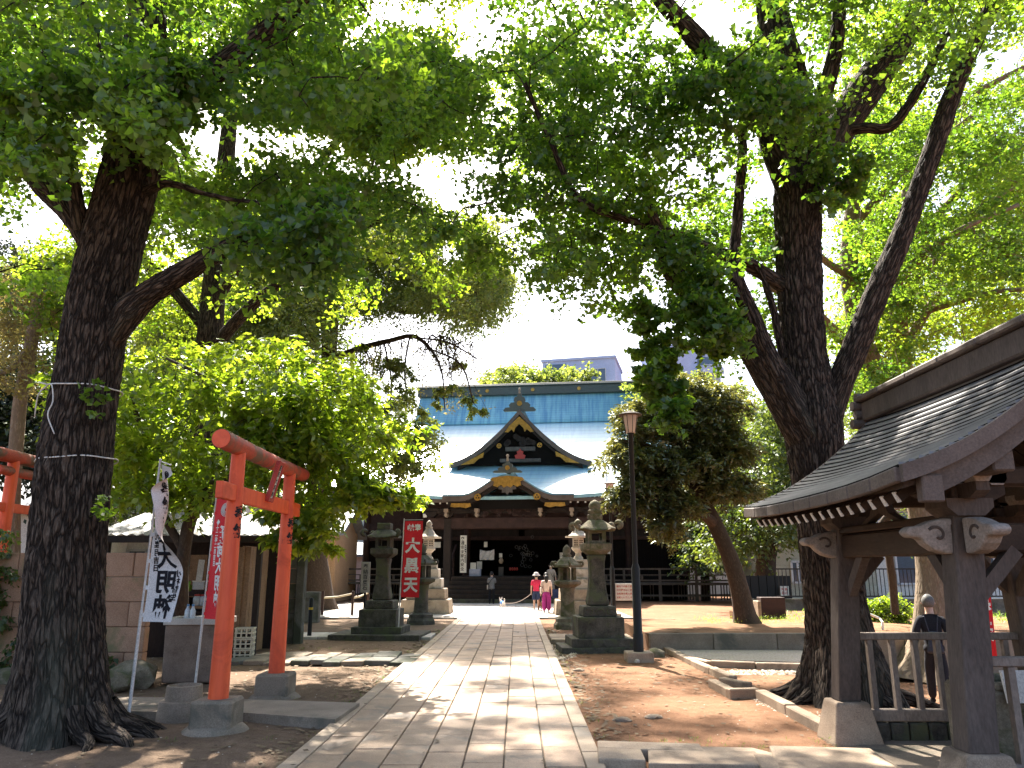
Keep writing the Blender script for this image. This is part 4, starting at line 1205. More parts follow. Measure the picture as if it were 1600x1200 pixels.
for s in (-1, 1):
    gb.prism([(-(RG[0] - KK[0]), KK[1]), ((RG[0] - KK[0]), KK[1]), (0, RG[1])], .12, Matrix.Rotation(math.pi / 2, 4, 'Z'), (s * (HWU - .5), RG[0], 0))
tb(gb, 'gable_wall', 'dark_wood', kind='stuff')
rid = MB()
rid.box((0, RG[0], RG[1] + .28), (2 * HWU + .3, .75, .62), ch=.03)
rid.box((0, RG[0], RG[1] + .66), (2 * HWU + .5, .95, .12), ch=.03)
rid.box((0, RG[0], RG[1] + .79), (2 * HWU + .4, .55, .14), ch=.04)
tb(rid, 'ridge_cap', 'tarnished_copper', kind='stuff')
for k in range(5):
    tb(MB().lathe([(.13, -.03), (.15, 0), (.13, .03)], seg=14), 'ridge_crest', 'gold').matrix_local = Matrix.Translation((-7 + k * 3.5, RG[0] - .40, RG[1] + .30)) @ Matrix.Rotation(math.pi / 2, 4, 'X')
# eave edge boards and rafters
fa = MB()
N = 24
for i in range(N):
    xa, xb = -HWE + 2 * HWE * i / N, -HWE + 2 * HWE * (i + 1) / N
    za = EV[1] + .55 * abs(xa / HWE) ** 4 - .30; zb = EV[1] + .55 * abs(xb / HWE) ** 4 - .30
    fa.bar((xa, EV[0] + .05, za), (xb, EV[0] + .05, zb), .14, .16)
tb(fa, 'eave_board', 'fascia_wood', kind='stuff')
rf = MB(); re_ = MB()
for i in range(100):
    x = -HWE + .2 + i * (2 * HWE - .4) / 99
    dz = .55 * abs(x / HWE) ** 4
    rf.bar((x, EV[0] + .12, EV[1] - .42 + dz), (x, 8.2, 7.35 + dz * .4), .10, .12)
    rf.bar((x, EV[0] + .9, EV[1] - .46 + dz), (x, 8.2, 6.95 + dz * .3), .10, .12)
    re_.box((x, EV[0] + .115, EV[1] - .42 + dz), (.09, .02, .10)); re_.box((x, EV[0] + .89, EV[1] - .46 + dz), (.09, .02, .10))
tb(rf, 'rafter', 'dark_wood', kind='stuff')
tb(re_, 'rafter_end', 'white_paint', kind='stuff')
# --- porch roof running out from the main roof
PW_, PE = 5.3, (1.3, 5.62)
pr = []
for i in range(9):
    v = i / 8; y = PE[0] + (8.2 - PE[0]) * v
    z = PE[1] + (8.35 - PE[1]) * (.78 * v + .22 * v * v)
    pr.append([Vector((PW_ * (2 * k / 24 - 1), y, z + .16 * abs(2 * k / 24 - 1) ** 3 * (1 - v))) for k in range(25)])
tb(MB().shell(pr, .18), 'porch_roof', 'patina_low', smooth=True, angle=40)
# --- cusped (curved) front gable
def kf(x): return .5 * (1 + math.cos(math.pi * min(1, abs(x) / 2.6))) * 1.08
KW = 3.6
kr = []
for i in range(7):
    y = 1.02 + i * .62
    kr.append([Vector((KW * (2 * k / 48 - 1), y, 5.72 + kf(KW * (2 * k / 48 - 1)) + .05 * i * .62)) for k in range(49)])
tb(MB().shell(kr, .10), 'curved_roof', 'patina_low', smooth=True, angle=40)
def curve_board(x0, x1, fn, y, t, h, n=44, lift=0):
    m = MB(); rows = []
    xs = [x0 + (x1 - x0) * k / n for k in range(n + 1)]
    top = [Vector((x, y, fn(x) + lift)) for x in xs]; bot = [Vector((x, y, fn(x) + lift - h)) for x in xs]
    tb_ = [p + Vector((0, t, 0)) for p in top]; bb = [p + Vector((0, t, 0)) for p in bot]
    m.grid([bot, top]); m.grid([bb, tb_]); m.grid([top, tb_]); m.grid([bot, bb])
    m.add([top[0], tb_[0], bb[0], bot[0]], [(0, 1, 2, 3)]); m.add([top[-1], tb_[-1], bb[-1], bot[-1]], [(0, 1, 2, 3)])
    return m
tb(curve_board(-KW, KW, lambda x: 5.62 + kf(x), .93, .12, .27), 'curved_bargeboard', 'fascia_wood')
tb(curve_board(-3.3, 3.3, lambda x: 5.34 + kf(x) * .98, 1.06, .10, .24), 'inner_bargeboard', 'dark_wood')
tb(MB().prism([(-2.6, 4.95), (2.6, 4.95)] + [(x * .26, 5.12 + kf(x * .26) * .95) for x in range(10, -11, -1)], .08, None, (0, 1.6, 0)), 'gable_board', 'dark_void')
# ridge of the curved roof and its ornament
kb = MB(); kb.box((0, 3.0, 6.98), (.32, 3.8, .2), ch=.03); kb.box((0, 3.0, 7.14), (.22, 3.8, .14), ch=.04)
tb(kb, 'porch_ridge', 'tarnished_copper', kind='stuff')
def onigawara(w, h):
    half = [(0, 1.0), (.10, 1.02), (.14, .86), (.30, .80), (.36, .62), (.30, .52), (.52, .50), (.66, .36), (.60, .24), (.86, .22), (1.0, .08), (.92, 0), (0, 0)]
    poly = [(-x, z) for x, z in half[::-1][:-1]] + half
    seen = []; 
    for p in poly:
        if not seen or p != seen[-1]: seen.append(p)
    return [(x * w, z * h) for x, z in seen[:-1]]
def ornament(x, y, z, w, h, tip=True):
    m = MB().prism(onigawara(w, h), .18, None, (x, y, z))
    o = tb(m, 'ridge_ornament', 'tarnished_copper')
    b = MB().lathe([(.0, -.02), (w * .16, -.02), (w * .16, .02), (0, .02)], seg=14)
    q = b.build('crest', MAT['gold'], o); q.matrix_local = Matrix.Translation((x, y - .02, z + h * .45)) @ Matrix.Rotation(math.pi / 2, 4, 'X')
    if tip:
        MB().lathe([(.05, 0), (.07, .1), (.05, .25), (.09, .36), (.04, .42)], (x, y + .09, z + h * .98), 10).build('finial', MAT['kerb_stone'], o, smooth=True)
    return o
ornament(0, .95, 6.86, .82, .62)
# --- triangular dormer gable
GZ, GH, GW, GY = 8.25, 3.35, 4.5, 7.3
def gf(x): return GZ + GH * (1 - min(1, abs(x) / GW)) ** 1.6
gr_ = []
for i in range(12):
    y = GY - .35 + i * .62
    gr_.append([Vector((GW * (2 * k / 40 - 1), y, gf(GW * (2 * k / 40 - 1)) + .05)) for k in range(41)])
tb(MB().shell(gr_, .14), 'dormer_roof', 'patina', smooth=True, angle=40)
tb(curve_board(-GW, GW, lambda x: gf(x) + .02, GY - .45, .16, .34, 60), 'bargeboard', 'fascia_wood')
tb(curve_board(-GW + .55, GW - .55, lambda x: gf(x) - .36, GY - .33, .12, .20, 60), 'inner_bargeboard', 'dark_wood')
tri = [(-3.5, 8.15), (3.5, 8.15)] + [(x, gf(x) - .3) for x in (2.6, 1.8, 1.1, .5, 0, -.5, -1.1, -1.8, -2.6)]
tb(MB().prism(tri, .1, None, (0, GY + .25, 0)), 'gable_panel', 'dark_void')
for z, w, h in ((8.42, 2.6, .22), (9.15, 1.9, .26)):
    tb(MB().box((0, GY + .1, z), (w, .3, h), ch=.02), 'gable_beam', 'grey_wood')
tb(MB().box((0, GY + .1, 8.78), (.22, .22, .5)), 'gable_strut', 'dark_wood')
cm = MB().prism([(-.28, 0), (.28, 0), (.34, .22), (.16, .30), (.22, .46), (.06, .52), (0, .66), (-.06, .52), (-.22, .46), (-.16, .30), (-.34, .22)], .12, None, (0, GY - .12, 8.5))
tb(cm, 'carved_crest', 'red_lacquer')
lace = MB()
for k in range(11):
    a = random.uniform(-.9, .9); z = 9.45 + random.uniform(0, .75) * (1 - abs(a))
    lace.lathe([(0, -.05), (.16, -.05), (.2, 0), (.12, .05), (0, .05)], (0, 0, 0), 9)
    for i in range(45): 
        p = lace.v[-45 + i]; lace.v[-45 + i] = (p[0] + a, GY - .05 + p[2], z + p[1])
tb(lace, 'carved_pendant', 'dark_wood', kind='stuff')
# gilded fittings
gp = [(0, 1), (.55, .25), (.80, -.25), (.62, -.30), (.42, -.05), (.30, -.28), (.22, .08), (0, .38), (-.22, .08), (-.30, -.28), (-.42, -.05), (-.62, -.30), (-.80, -.25), (-.55, .25)]
tb(MB().prism([(x * 1.15, 10.35 + z * .78) for x, z in gp], .05, None, (0, GY - .56, 0)), 'gilt_plate', 'gold')
for s in (-1, 1):
    q = [(s * 2.25, gf(2.25) - .46), (s * 3.75, gf(3.75) - .34), (s * 2.9, gf(2.9) - .70), (s * 2.55, gf(2.55) - .62), (s * 2.3, gf(2.25) - .8)]
    if s < 0: q = q[::-1]
    tb(MB().prism(q[::-1], .05, None, (0, GY - .50, 0)), 'gilt_plate', 'gold')
    for (x, z, yy, rr_) in ((s * 1.28, 9.28, GY - .52, .155), (s * 1.62, 5.55, .86, .19)):
        d = tb(MB().lathe([(0, -.03), (rr_, -.03), (rr_ * 1.05, 0), (rr_, .03), (0, .03)], seg=18), 'gilt_crest', 'gold')
        d.matrix_local = Matrix.Translation((x, yy, z)) @ Matrix.Rotation(math.pi / 2, 4, 'X')
        for k in range(3):
            a = k * 2.094 + 1.57
            e = MB().lathe([(0, -.012), (rr_ * .24, -.012), (rr_ * .24, .012), (0, .012)], (rr_ * .42 * math.cos(a), rr_ * .42 * math.sin(a), .036), 8).build('comma_mark', MAT['dark_wood'], d)
    q = [(s * 2.05, 5.20), (s * 3.1, 5.20), (s * 3.15, 5.02), (s * 2.9, 4.97), (s * 2.6, 5.0), (s * 2.3, 4.93), (s * 2.0, 5.02)]
    if s > 0: q = q[::-1]
    tb(MB().prism([(x, z + .04) for x, z in q], .05, None, (0, 1.0, 0)), 'gilt_plate', 'gold')
g2 = [(-.85, .32), (-.95, .18), (-.72, .10), (-.80, -.12), (-.55, -.20), (-.34, -.08), (-.2, -.24), (0, -.14), (.2, -.24), (.34, -.08), (.55, -.20), (.80, -.12), (.72, .10), (.95, .18), (.85, .32), (0, .42)]
tb(MB().prism([(x * .98, 6.28 + z) for x, z in g2], .05, None, (0, .86, 0)), 'gilt_plate', 'gold')
pend = [(-.45, .2), (-.5, 0), (-.28, -.05), (-.3, -.25), (-.1, -.22), (0, -.42), (.1, -.22), (.3, -.25), (.28, -.05), (.5, 0), (.45, .2)]
tb(MB().prism([(x, 5.98 + z * .8) for x, z in pend], .08, None, (0, .88, 0)), 'carved_pendant', 'grey_wood')
ornament(0, GY - .35, 11.5, 1.05, 1.15)
drid = MB(); drid.box((0, GY + 1.9, 11.72), (.34, 4.4, .3), ch=.03); tb(drid, 'dormer_ridge', 'tarnished_copper')
# --- porch timberwork
for x in (-3.45, 3.45):
    p = tb(MB().box((x, 2.0, 2.35), (.42, .42, 4.3), ch=.04), 'porch_post', 'dark_wood')
    MB().box((x, 2.0, .12), (.62, .62, .3), ch=.04).build('post_base', MAT['dark_stone'], p)
    MB().box((x, 1.775, .75), (.3, .03, .9)).build('metal_sleeve', MAT['black_metal'], p)
bm_ = MB(); bm_.box((0, 2.0, 4.22), (9.2, .36, .62), ch=.04); tb(bm_, 'porch_beam', 'red_brown_wood')
tb(MB().box((0, 2.0, 4.90), (9.6, .3, .28), ch=.03), 'upper_beam', 'dark_wood')
for k, x in enumerate((-4.4, -3.45, -1.75, 1.75, 3.45, 4.4)):
    b = MB()
    b.prism([(-.30, .18), (.30, .18), (.30, .05), (.14, -.12), (-.14, -.12), (-.30, .05)], .44, None, (x, 1.78, 4.66))
    b.box((x, 1.9, 4.98), (.9, .2, .16), ch=.02)
    tb(b, 'bracket', 'dark_wood', kind='stuff')
    if k in (1, 2, 3, 4):
        q = [(-.12, .2), (.12, .2), (.14, .02), (.06, -.02), (.11, -.18), (0, -.30), (-.11, -.18), (-.06, -.02), (-.14, .02)]
        tb(MB().prism([(a * .9, z * .95) for a, z in q], .5, None, (x, 1.25, 4.78)), 'beam_nose', 'kerb_stone')
fs = MB()
for k in range(40):
    a = random.uniform(-1.6, 1.6); z = 4.65 + random.uniform(-.02, .42) * (1 - (a / 1.9) ** 2)
    r0 = random.uniform(.08, .17)
    n0 = len(fs.v); fs.lathe([(0, -.06), (r0, -.06), (r0 * 1.15, 0), (r0 * .6, .06), (0, .06)], (0, 0, 0), 9)
    for i in range(n0, len(fs.v)):
        p = fs.v[i]; fs.v[i] = (p[0] + a, 1.86 + p[2], z + p[1])
tb(fs, 'carved_transom', 'red_brown_wood', kind='stuff')
for i in range(26):
    x = -5.0 + i * .4
    tb(MB().box((x, 1.38, 5.28 + (.0 if abs(x) > 2.6 else -.0)), (.09, .05, .09)), 'rafter_end', 'white_paint') if abs(x) > 1.9 else None
pe = MB()
for xa, xb in ((-5.25, -3.3), (3.3, 5.25)):
    pe.box(((xa + xb) / 2, 1.36, 5.42), (xb - xa, .12, .2), ch=.02)
tb(pe, 'porch_eave_board', 'fascia_wood', kind='stuff')
# --- steps, floor, veranda
for i in range(6):
    tb(MB().box((0, .18 + i * .36 + 1.4, .105 + i * .225 - .0), (6.4, 3.0 + .02, .225), ch=.012) if False else MB().box((0, .18 + i * .36, .11 + i * .225), (6.4, .40, .23), ch=.012), 'step', 'dark_stone' if i == 0 else 'dark_wood')
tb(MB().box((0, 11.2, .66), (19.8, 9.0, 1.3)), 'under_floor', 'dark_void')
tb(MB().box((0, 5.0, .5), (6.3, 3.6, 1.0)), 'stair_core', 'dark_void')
tb(MB().box((0, 4.6, 1.33), (6.5, 5.0, .07)), 'porch_floor', 'dark_wood')
for s in (-1, 1):
    v = MB(); 
    rail = tb(MB().box((s * 7.9, 5.55, .93), (9.0, 2.0, .12), ch=.01), 'veranda_floor', 'grey_wood')
    for j, z in enumerate((1.75, 1.42, 1.12)):
        tb(MB().bar((s * 3.6, 4.65, z), (s * 12.3, 4.65, z), .10 if j == 0 else .08, .09 if j != 1 else .06), 'veranda_rail', 'grey_wood')
    for k in range(5):
        x = s * (4.2 + k * 2.0)
        tb(MB().box((x, 4.65, 1.36), (.13, .13, .84)), 'rail_post', 'grey_wood')
        tb(MB().box((x + s * 1.0, 4.65, 1.25), (.12, .1, .3)), 'rail_strut', 'grey_wood')
        tb(MB().box((x, 4.75, .45), (.18, .18, .9)), 'veranda_post', 'grey_wood')
    tb(MB().box((s * 12.25, 4.65, 1.42), (.2, .2, 1.0), ch=.03), 'rail_end_post', 'grey_wood')
    tb(MB().bar((s * 3.8, 4.72, .30), (s * 12.2, 4.72, .30), .08, .1), 'ground_beam', 'grey_wood')
    sl = MB()
    for k in range(46):
        if s > 0 and 18 < k < 24: continue
        if random.random() < .25: continue
        sl.box((s * (5.0 + k * .16), 6.1, .45), (.07, .04, .85))
    tb(sl, 'under_slats', 'grey_wood', kind='stuff')
# --- front wall, posts, openings
for x in (-10.0, -6.6, -3.45, 3.45, 6.6, 10.0):
    tb(MB().cyl((x, 8.0, 1.0), (x, 8.0, 6.3), .21, 16), 'hall_post', 'red_brown_wood', smooth=True, angle=40)
tb(MB().box((0, 8.0, 4.35), (20.4, .26, .42), ch=.02), 'lintel', 'red_brown_wood')
tb(MB().box((0, 8.0, 3.62), (20.2, .22, .24), ch=.02), 'lintel', 'red_brown_wood')
for i in range(6):
    x0 = (-10.0, -6.6, -3.45, 0, 3.45, 6.6)[i]; x1 = (-6.6, -3.45, 0, 3.45, 6.6, 10.0)[i]
    tb(MB().box(((x0 + x1) / 2, 8.06, 5.35), (x1 - x0, .1, 1.6)), 'wall_panel', 'red_brown_wood')
    tb(MB().box(((x0 + x1) / 2, 8.05, 3.98), (x1 - x0 - .4, .1, .5)), 'transom', 'dark_wood')
    if i in (1, 4, 0, 5):
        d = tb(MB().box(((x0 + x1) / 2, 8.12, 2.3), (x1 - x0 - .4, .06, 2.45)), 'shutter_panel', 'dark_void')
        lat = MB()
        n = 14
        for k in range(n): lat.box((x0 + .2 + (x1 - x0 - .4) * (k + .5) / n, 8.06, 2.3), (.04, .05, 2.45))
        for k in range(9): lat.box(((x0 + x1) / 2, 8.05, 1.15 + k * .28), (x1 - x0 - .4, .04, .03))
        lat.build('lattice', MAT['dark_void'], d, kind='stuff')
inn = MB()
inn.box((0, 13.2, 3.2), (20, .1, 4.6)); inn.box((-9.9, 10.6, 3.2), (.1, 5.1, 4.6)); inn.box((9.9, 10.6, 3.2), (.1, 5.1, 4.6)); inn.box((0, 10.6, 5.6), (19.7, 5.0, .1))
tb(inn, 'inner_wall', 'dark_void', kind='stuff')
tb(MB().box((0, 10.6, 6.5), (20.2, 5.2, .1)), 'soffit', 'dark_wood')
for s in (-1, 1):
    tb(MB().box((s * 9.95, 12.4, 3.6), (.12, 8.6, 5.4)), 'side_wall', 'dark_wood')
# cascading side screens of the porch
for s in (-1, 1):
    tb(MB().bar((s * 3.62, 2.1, 1.15), (s * 3.62, 5.2, 3.1), .1, .14), 'stair_rail', 'red_brown_wood')
    for k in range(3): tb(MB().box((s * 3.62, 2.5 + k * 1.0, .8 + k * .32), (.1, .1, 1.3 + k * .5)), 'stair_post', 'red_brown_wood')
# --- things that hang in and on the hall (placed in the hall's own frame)
TM = Matrix.Translation(TEMPLE) @ Matrix.Rotation(R(-7), 4, 'Z')
def at_hall(name, label, cat, loc, group=None):
    p = TM @ Vector(loc)
    return thing(name, label, cat, p, R(-7), group)
plain('paper', (.62, .60, .54), .8, .2)
plain('ink', (.02, .02, .022), .7, .2)
plain('red_ink', (.45, .06, .05), .7, .2)
plain('cloth_white', (.70, .69, .68), .85, .1)
b = at_hall('notice_board', 'tall narrow white board with a column of black writing by the hall steps', 'sign', (-2.55, 1.9, 1.55))
MB().box((0, 0, 1.0), (.36, .05, 2.0), ch=.01).build('board', MAT['paper'], b)
MB().box((0, .06, -.2), (.08, .06, 2.6)).build('board_post', MAT['dark_wood'], b)
for s_, dx, sz in (('交通安全家内安全', -.05, .21), ('厄除開運諸祈願受付', .115, .10)):
    o = link('writing', text_mesh(s_, sz, .004, vertical=True, spacing=1.1), MAT['ink'], b); o.location = (dx, -.032, 1.0)
b = at_hall('cloth_curtain', 'small white cloth with draped folds hung in the dark hall doorway', 'curtain', (-1.55, 3.9, 2.85))
rows = [[Vector((-.42 + .84 * k / 14, .05 * math.sin(k * 1.3 + j), -.6 * j / 7 - .10 * (1 - ((k - 7) / 7) ** 2) * (1 - j / 7))) for k in range(15)] for j in range(8)]
MB().shell([[p for p in r] for r in rows], .004).build('cloth', MAT['cloth_white'], b, smooth=True, fix=False)
fold = MB()
for j in range(4):
    fold.tube([(-.40, -.03, -.08 - j * .12), (-.2, -.05, -.18 - j * .11), (0, -.06, -.22 - j * .1), (.2, -.05, -.18 - j * .11), (.4, -.03, -.08 - j * .12)], .012, 5)
fold.build('fold', MAT['cloth_white'], b, kind='stuff')
b = at_hall('paper_notice', 'small white notice pinned just above the draped cloth', 'notice', (-1.62, 3.85, 3.0))
MB().box((0, 0, .12), (.2, .01, .3)).build('sheet', MAT['paper'], b)
for i_, (x, z, w, h, lab) in enumerate(((-2.35, 1.35, .3, .42, 'upper white paper notice beside the tall narrow board'), (.62 - 1.35, 2.5, .18, .24, 'small pale paper slip right of the draped cloth'), (2.72, 2.5, .18, .3, 'small white slip on the right side of the hall doorway'), (-4.6, 3.1, .75, .32, 'wide pale notice under the left beam of the hall'))):
    b = at_hall('paper_notice', lab, 'notice', (x if i_ != 0 else -1.95, 3.7, z + (.6 if i_ == 0 else 0)))
    MB().box((0, 0, 0), (w, .012, h)).build('sheet', MAT['paper'], b)
b = at_hall('cloth_covered_stand', 'pale lavender cloth covered stand right of the tall narrow board', 'stand', (-2.0, 2.6, .9))
plain('lavender', (.42, .44, .55), .85, .1)
MB().box((0, 0, .42), (.62, .35, .85), ch=.02).build('cover', MAT['lavender'], b)
MB().box((-.1, -.1, 1.0), (.32, .05, .38)).build('placard', MAT['paper'], b)
b = at_hall('offering_lamp', 'small round paper lamp glowing pale at the hall doorway', 'lamp', (-.72, 3.8, 2.2))
MB().lathe([(.05, -.16), (.11, -.1), (.13, 0), (.11, .1), (.05, .16)], seg=12).build('shade', MAT['kerb_stone'], b, smooth=True)
MB().box((0, 0, -.65), (.26, .2, .62)).build('case', MAT['grey_wood'], b)
b = at_hall('paper_lantern_row', 'short row of tiny red lanterns inside the dark hall', 'lantern', (-.25, 4.2, 1.75))
for k in range(4): MB().lathe([(.03, -.09), (.06, -.05), (.06, .05), (.03, .09)], (k * .13, 0, 0), 8).build('lantern', MAT['red_lacquer'], b)
rings = at_hall('hanging_mobile', 'cluster of thin dark ring ornaments hanging in the middle of the doorway', 'ornament', (.55, 4.3, 2.4))
plain('ring_metal', (.10, .10, .10), .35, .5, .6)
for k in range(24):
    x, z = random.gauss(0, .35), random.gauss(0, .42)
    r0 = random.uniform(.05, .10)
    m = MB().tube([(x + r0 * math.cos(t * .52), 0, z + r0 * math.sin(t * .52)) for t in range(13)], .012, 5, caps=False)
    m.build('ring', MAT['ring_metal'], rings)
for (x, z, lab) in ((-4.75, 4.85, 'white wall lamp under the left eave of the hall'), (4.95, 3.55, 'white box lamp high on the right bay of the hall'), (5.4, 2.95, 'tall white lamp fixed to the post of the right bay')):
    b = at_hall('wall_lamp', lab, 'lamp', (x, 4.62 if x > 0 else 1.9, z - .2)); 
    MB().box((0, 0, 0), (.2, .2, .32 if z < 3.2 else .2), ch=.02).build('housing', MAT['white_paint'], b)
    MB().box((0, .12, -.02), (.08, .1, .1)).build('arm', MAT['black_metal'], b)
# ------------------------------------------------------------------ pavilion over the water basin
rough_mat('weathered_wood', (.058, .044, .037), (.135, .104, .088), 2.2, .75, .4, .006, 45, (.06, .045, .038), .6, stretch=(1, 1, .25), spec=.3)
rough_mat('pale_wood', (.25, .21, .18), (.44, .38, .33), 3, .8, .4, .006, 45, spec=.25)
rough_mat('rail_wood', (.15, .118, .098), (.29, .235, .195), 2.4, .75, .4, .006, 45, stretch=(1, 1, .4), spec=.3)
rough_mat('beam_wood', (.024, .014, .009), (.060, .036, .022), 2.2, .7, .3, .006, 45, stretch=(1, .25, 1), spec=.3)
def slate():
    m, nt, bs, out = nodes('copper_course')
    vec = coords(nt, (1, 1, 1), False)
    n1 = noise_tex(nt, vec, 1.6, 7, .65); n2 = noise_tex(nt, vec, 30, 4, .6)
    rp = ramp(nt, [(.3, (.13, .13, .14)), (.7, (.24, .235, .24))]); nt.links.new(n1.outputs[0], rp.inputs[0])
    oi = nt.nodes.new('ShaderNodeObjectInfo')
    r2 = ramp(nt, [(0, (.8, .8, .8)), (1, (1.15, 1.1, 1.05))]); nt.links.new(oi.outputs['Random'], r2.inputs[0])
    nt.links.new(mixc(nt, 1.0, rp.outputs[0], r2.outputs[0], 'MULTIPLY'), bs.inputs['Base Color'])
    bs.inputs['Roughness'].default_value = .42; bs.inputs['Specular IOR Level'].default_value = .5
    bump(nt, bs, n2.outputs[0], .1, .003); MAT['copper_course'] = m
slate()
PX, PXR, PXC = 3.57, 5.65, 4.61
PYN, PYF = 6.40, 8.77
EX, EYN, EYF, EZ, RZ = 2.88, 5.70, 9.55, 2.42, 3.60
PV = thing('pavilion', 'open wooden pavilion with curved dark copper roof over a stone water basin', 'pavilion', (PXC, 7.76, 0))
def pb(mb, name, mat, **kw): return mb.build(name, MAT[mat], PV, world=True, **kw)
def rz(s):                                   # s: 0 at the eave, 1 at the ridge
    return EZ + (RZ - EZ) * (.40 * s + .60 * s * s)
def ylift(y): return .05 * abs((y - 7.7) / 1.85) ** 3
NC = 22
for sgn in (-1, 1):
    for k in range(NC):
        s0, s1 = k / NC, (k + 1) / NC + .012
        x0, x1 = PXC + sgn * (PXC - EX) * (1 - s0), PXC + sgn * (PXC - EX) * (1 - min(s1, 1))
        ys = [EYN + (EYF - EYN) * j / 8 for j in range(9)]
        rows = [[Vector((x0, y, rz(s0) + .046 + ylift(y))) for y in ys], [Vector((x1, y, rz(min(s1, 1)) + .002 + ylift(y))) for y in ys]]
        if sgn > 0: rows = rows[::-1]
        pb(MB().shell(rows, .040), 'roof_course', 'copper_course')
for sgn in (-1, 1):                          # added dark strips painting in the shadow line under every course lip
    lip_shade = MB()
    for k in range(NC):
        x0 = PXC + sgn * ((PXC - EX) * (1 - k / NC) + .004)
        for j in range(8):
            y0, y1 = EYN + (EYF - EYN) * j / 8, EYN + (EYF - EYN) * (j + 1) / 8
            lip_shade.bar((x0, y0, rz(k / NC) + .014 + ylift(y0)), (x0, y1, rz(k / NC) + .014 + ylift(y1)), .008, .022)
    pb(lip_shade, 'course_lip_shade', 'dark_void', kind='stuff')
for sgn in (-1, 1):                          # boarding under the copper
    rows = [[Vector((PXC + sgn * (PXC - EX - .04) * (1 - i / 8), EYN + .05 + (EYF - EYN - .1) * j / 8, rz(i / 8) - .035)) for j in range(9)] for i in range(9)]
    if sgn > 0: rows = [r[::-1] for r in rows]
    pb(MB().shell(rows, .05), 'roof_board', 'beam_wood')
    n = 9
    for k in range(n):
        y0, y1 = EYN + (EYF - EYN) * k / n, EYN + (EYF - EYN) * (k + 1) / n
        pb(MB().bar((PXC + sgn * (PXC - EX + .01), y0 + .004, EZ - .05 + ylift(y0)), (PXC + sgn * (PXC - EX + .01), y1 - .004, EZ - .05 + ylift(y1)), .05, .115, ch=.01), 'fascia_board', 'fascia_wood')
    for k in range(17):
        y = EYN + .28 + k * (EYF - EYN - .45) / 16
        z0 = EZ - .175 + ylift(y)
        r = MB(); r.bar((PXC + sgn * (PXC - EX - .10), y, z0), (PXC + sgn * .15, y, RZ - .32), .055, .075)
        o = pb(r, 'rafter', 'beam_wood')
        e = MB().box((PXC + sgn * (PXC - EX - .095), y, z0 + .005), (.012, .05, .085), Matrix.Rotation(sgn * .45, 3, 'Y')).build('rafter_tip', MAT['white_paint'], o)
        e.location = -Vector(PV.location)
def barge(y, t, lift, h, x_in=0.0, name='bargeboard', mat='fascia_wood', n=20):
    for sgn in (-1, 1):
        top = [Vector((PXC + sgn * (PXC - EX - x_in) * (1 - i / n), y, rz(x_in / (PXC - EX) + (1 - x_in / (PXC - EX)) * i / n) + lift)) for i in range(n + 1)]
        bot = [p - Vector((0, 0, h * (1.0 if i else 1.0))) for i, p in enumerate(top)]
        m = MB(); dy = Vector((0, t, 0))
        m.grid([bot, top]); m.grid([[p + dy for p in bot], [p + dy for p in top]]); m.grid([top, [p + dy for p in top]]); m.grid([bot, [p + dy for p in bot]])
        m.add([top[0], top[0] + dy, bot[0] + dy, bot[0]], [(0, 1, 2, 3)])
        pb(m, name, mat)
for y, t in ((EYN - .05, .06), (EYF - .01, .06)):
    barge(y, t, .035 + .05, .13, 0, 'verge_board', 'red_brown_wood' if False else 'fascia_wood')
barge(EYN + .03, .07, -.05, .17, .18)
barge(EYF - .10, .07, -.05, .17, .18)
for sgn in (-1, 1):
    pb(MB().box((PXC + sgn * (PXC - EX - .22), EYN + .02, EZ - .09), (.16, .10, .2), ch=.01), 'bargeboard_end', 'fascia_wood')
rg = MB()
pb(rg.box((PXC, (EYN + EYF) / 2 - .02, RZ + .09), (.34, EYF - EYN + .1, .24), ch=.02), 'ridge_base', 'weathered_wood')
for k in range(6):
    L = (EYF - EYN + .16) / 6
    pb(MB().box((PXC, EYN - .06 + L * (k + .5), RZ + .25), (.46, L - .006, .07), ch=.015), 'ridge_tile', 'fascia_wood')
    pb(MB().tube([(PXC, EYN - .06 + L * k + .003, RZ + .31), (PXC, EYN - .06 + L * (k + 1) - .003, RZ + .31)], .075, 12), 'ridge_roll', 'fascia_wood', smooth=True, angle=40)
for y in (EYF + .08, EYN - .12):
    m = MB(); 
    for j, (w, z) in enumerate(((.56, -.06), (.46, .06), (.52, .17), (.40, .28))):
        m.tube([(PXC - w / 2, y, RZ + z), (PXC + w / 2, y, RZ + z)], .062, 10)
    m.box((PXC, y, RZ + .1), (.3, .1, .42), ch=.02)
    pb(m, 'ridge_end', 'fascia_wood', kind='stuff')
LEAN = {}
for x in (PX, PXR):
    for y in (PYN, PYF):
        dx = .16 if x < PXC else -.16; dy = .05 if y < 7.7 else -.05
        LEAN[(x, y)] = (dx, dy)
        b = MB()
        b.lathe([(.37, -.6), (.36, 0), (.345, .05), (.255, .36), (.24, .39)], (x, y, .0), 4)
        o = pb(b, 'post_footing', 'kerb_stone'); md = o.modifiers.new('edge', 'BEVEL'); md.width = .018; md.segments = 2
        m = MB(); h0, h1 = .38, 2.42
        w = .235
        vs = []
        for z, k in ((h0, 0), (h1, 1)):
            for sx, sy in ((-1, -1), (1, -1), (1, 1), (-1, 1)): vs.append((x + dx * k + sx * w / 2, y + dy * k + sy * w / 2, z))
        m.add(vs, [(3, 2, 1, 0), (4, 5, 6, 7), (0, 1, 5, 4), (1, 2, 6, 5), (2, 3, 7, 6), (3, 0, 4, 7)])
        o = pb(m, 'post', 'weathered_wood'); md = o.modifiers.new('edge', 'BEVEL'); md.width = .02; md.segments = 2
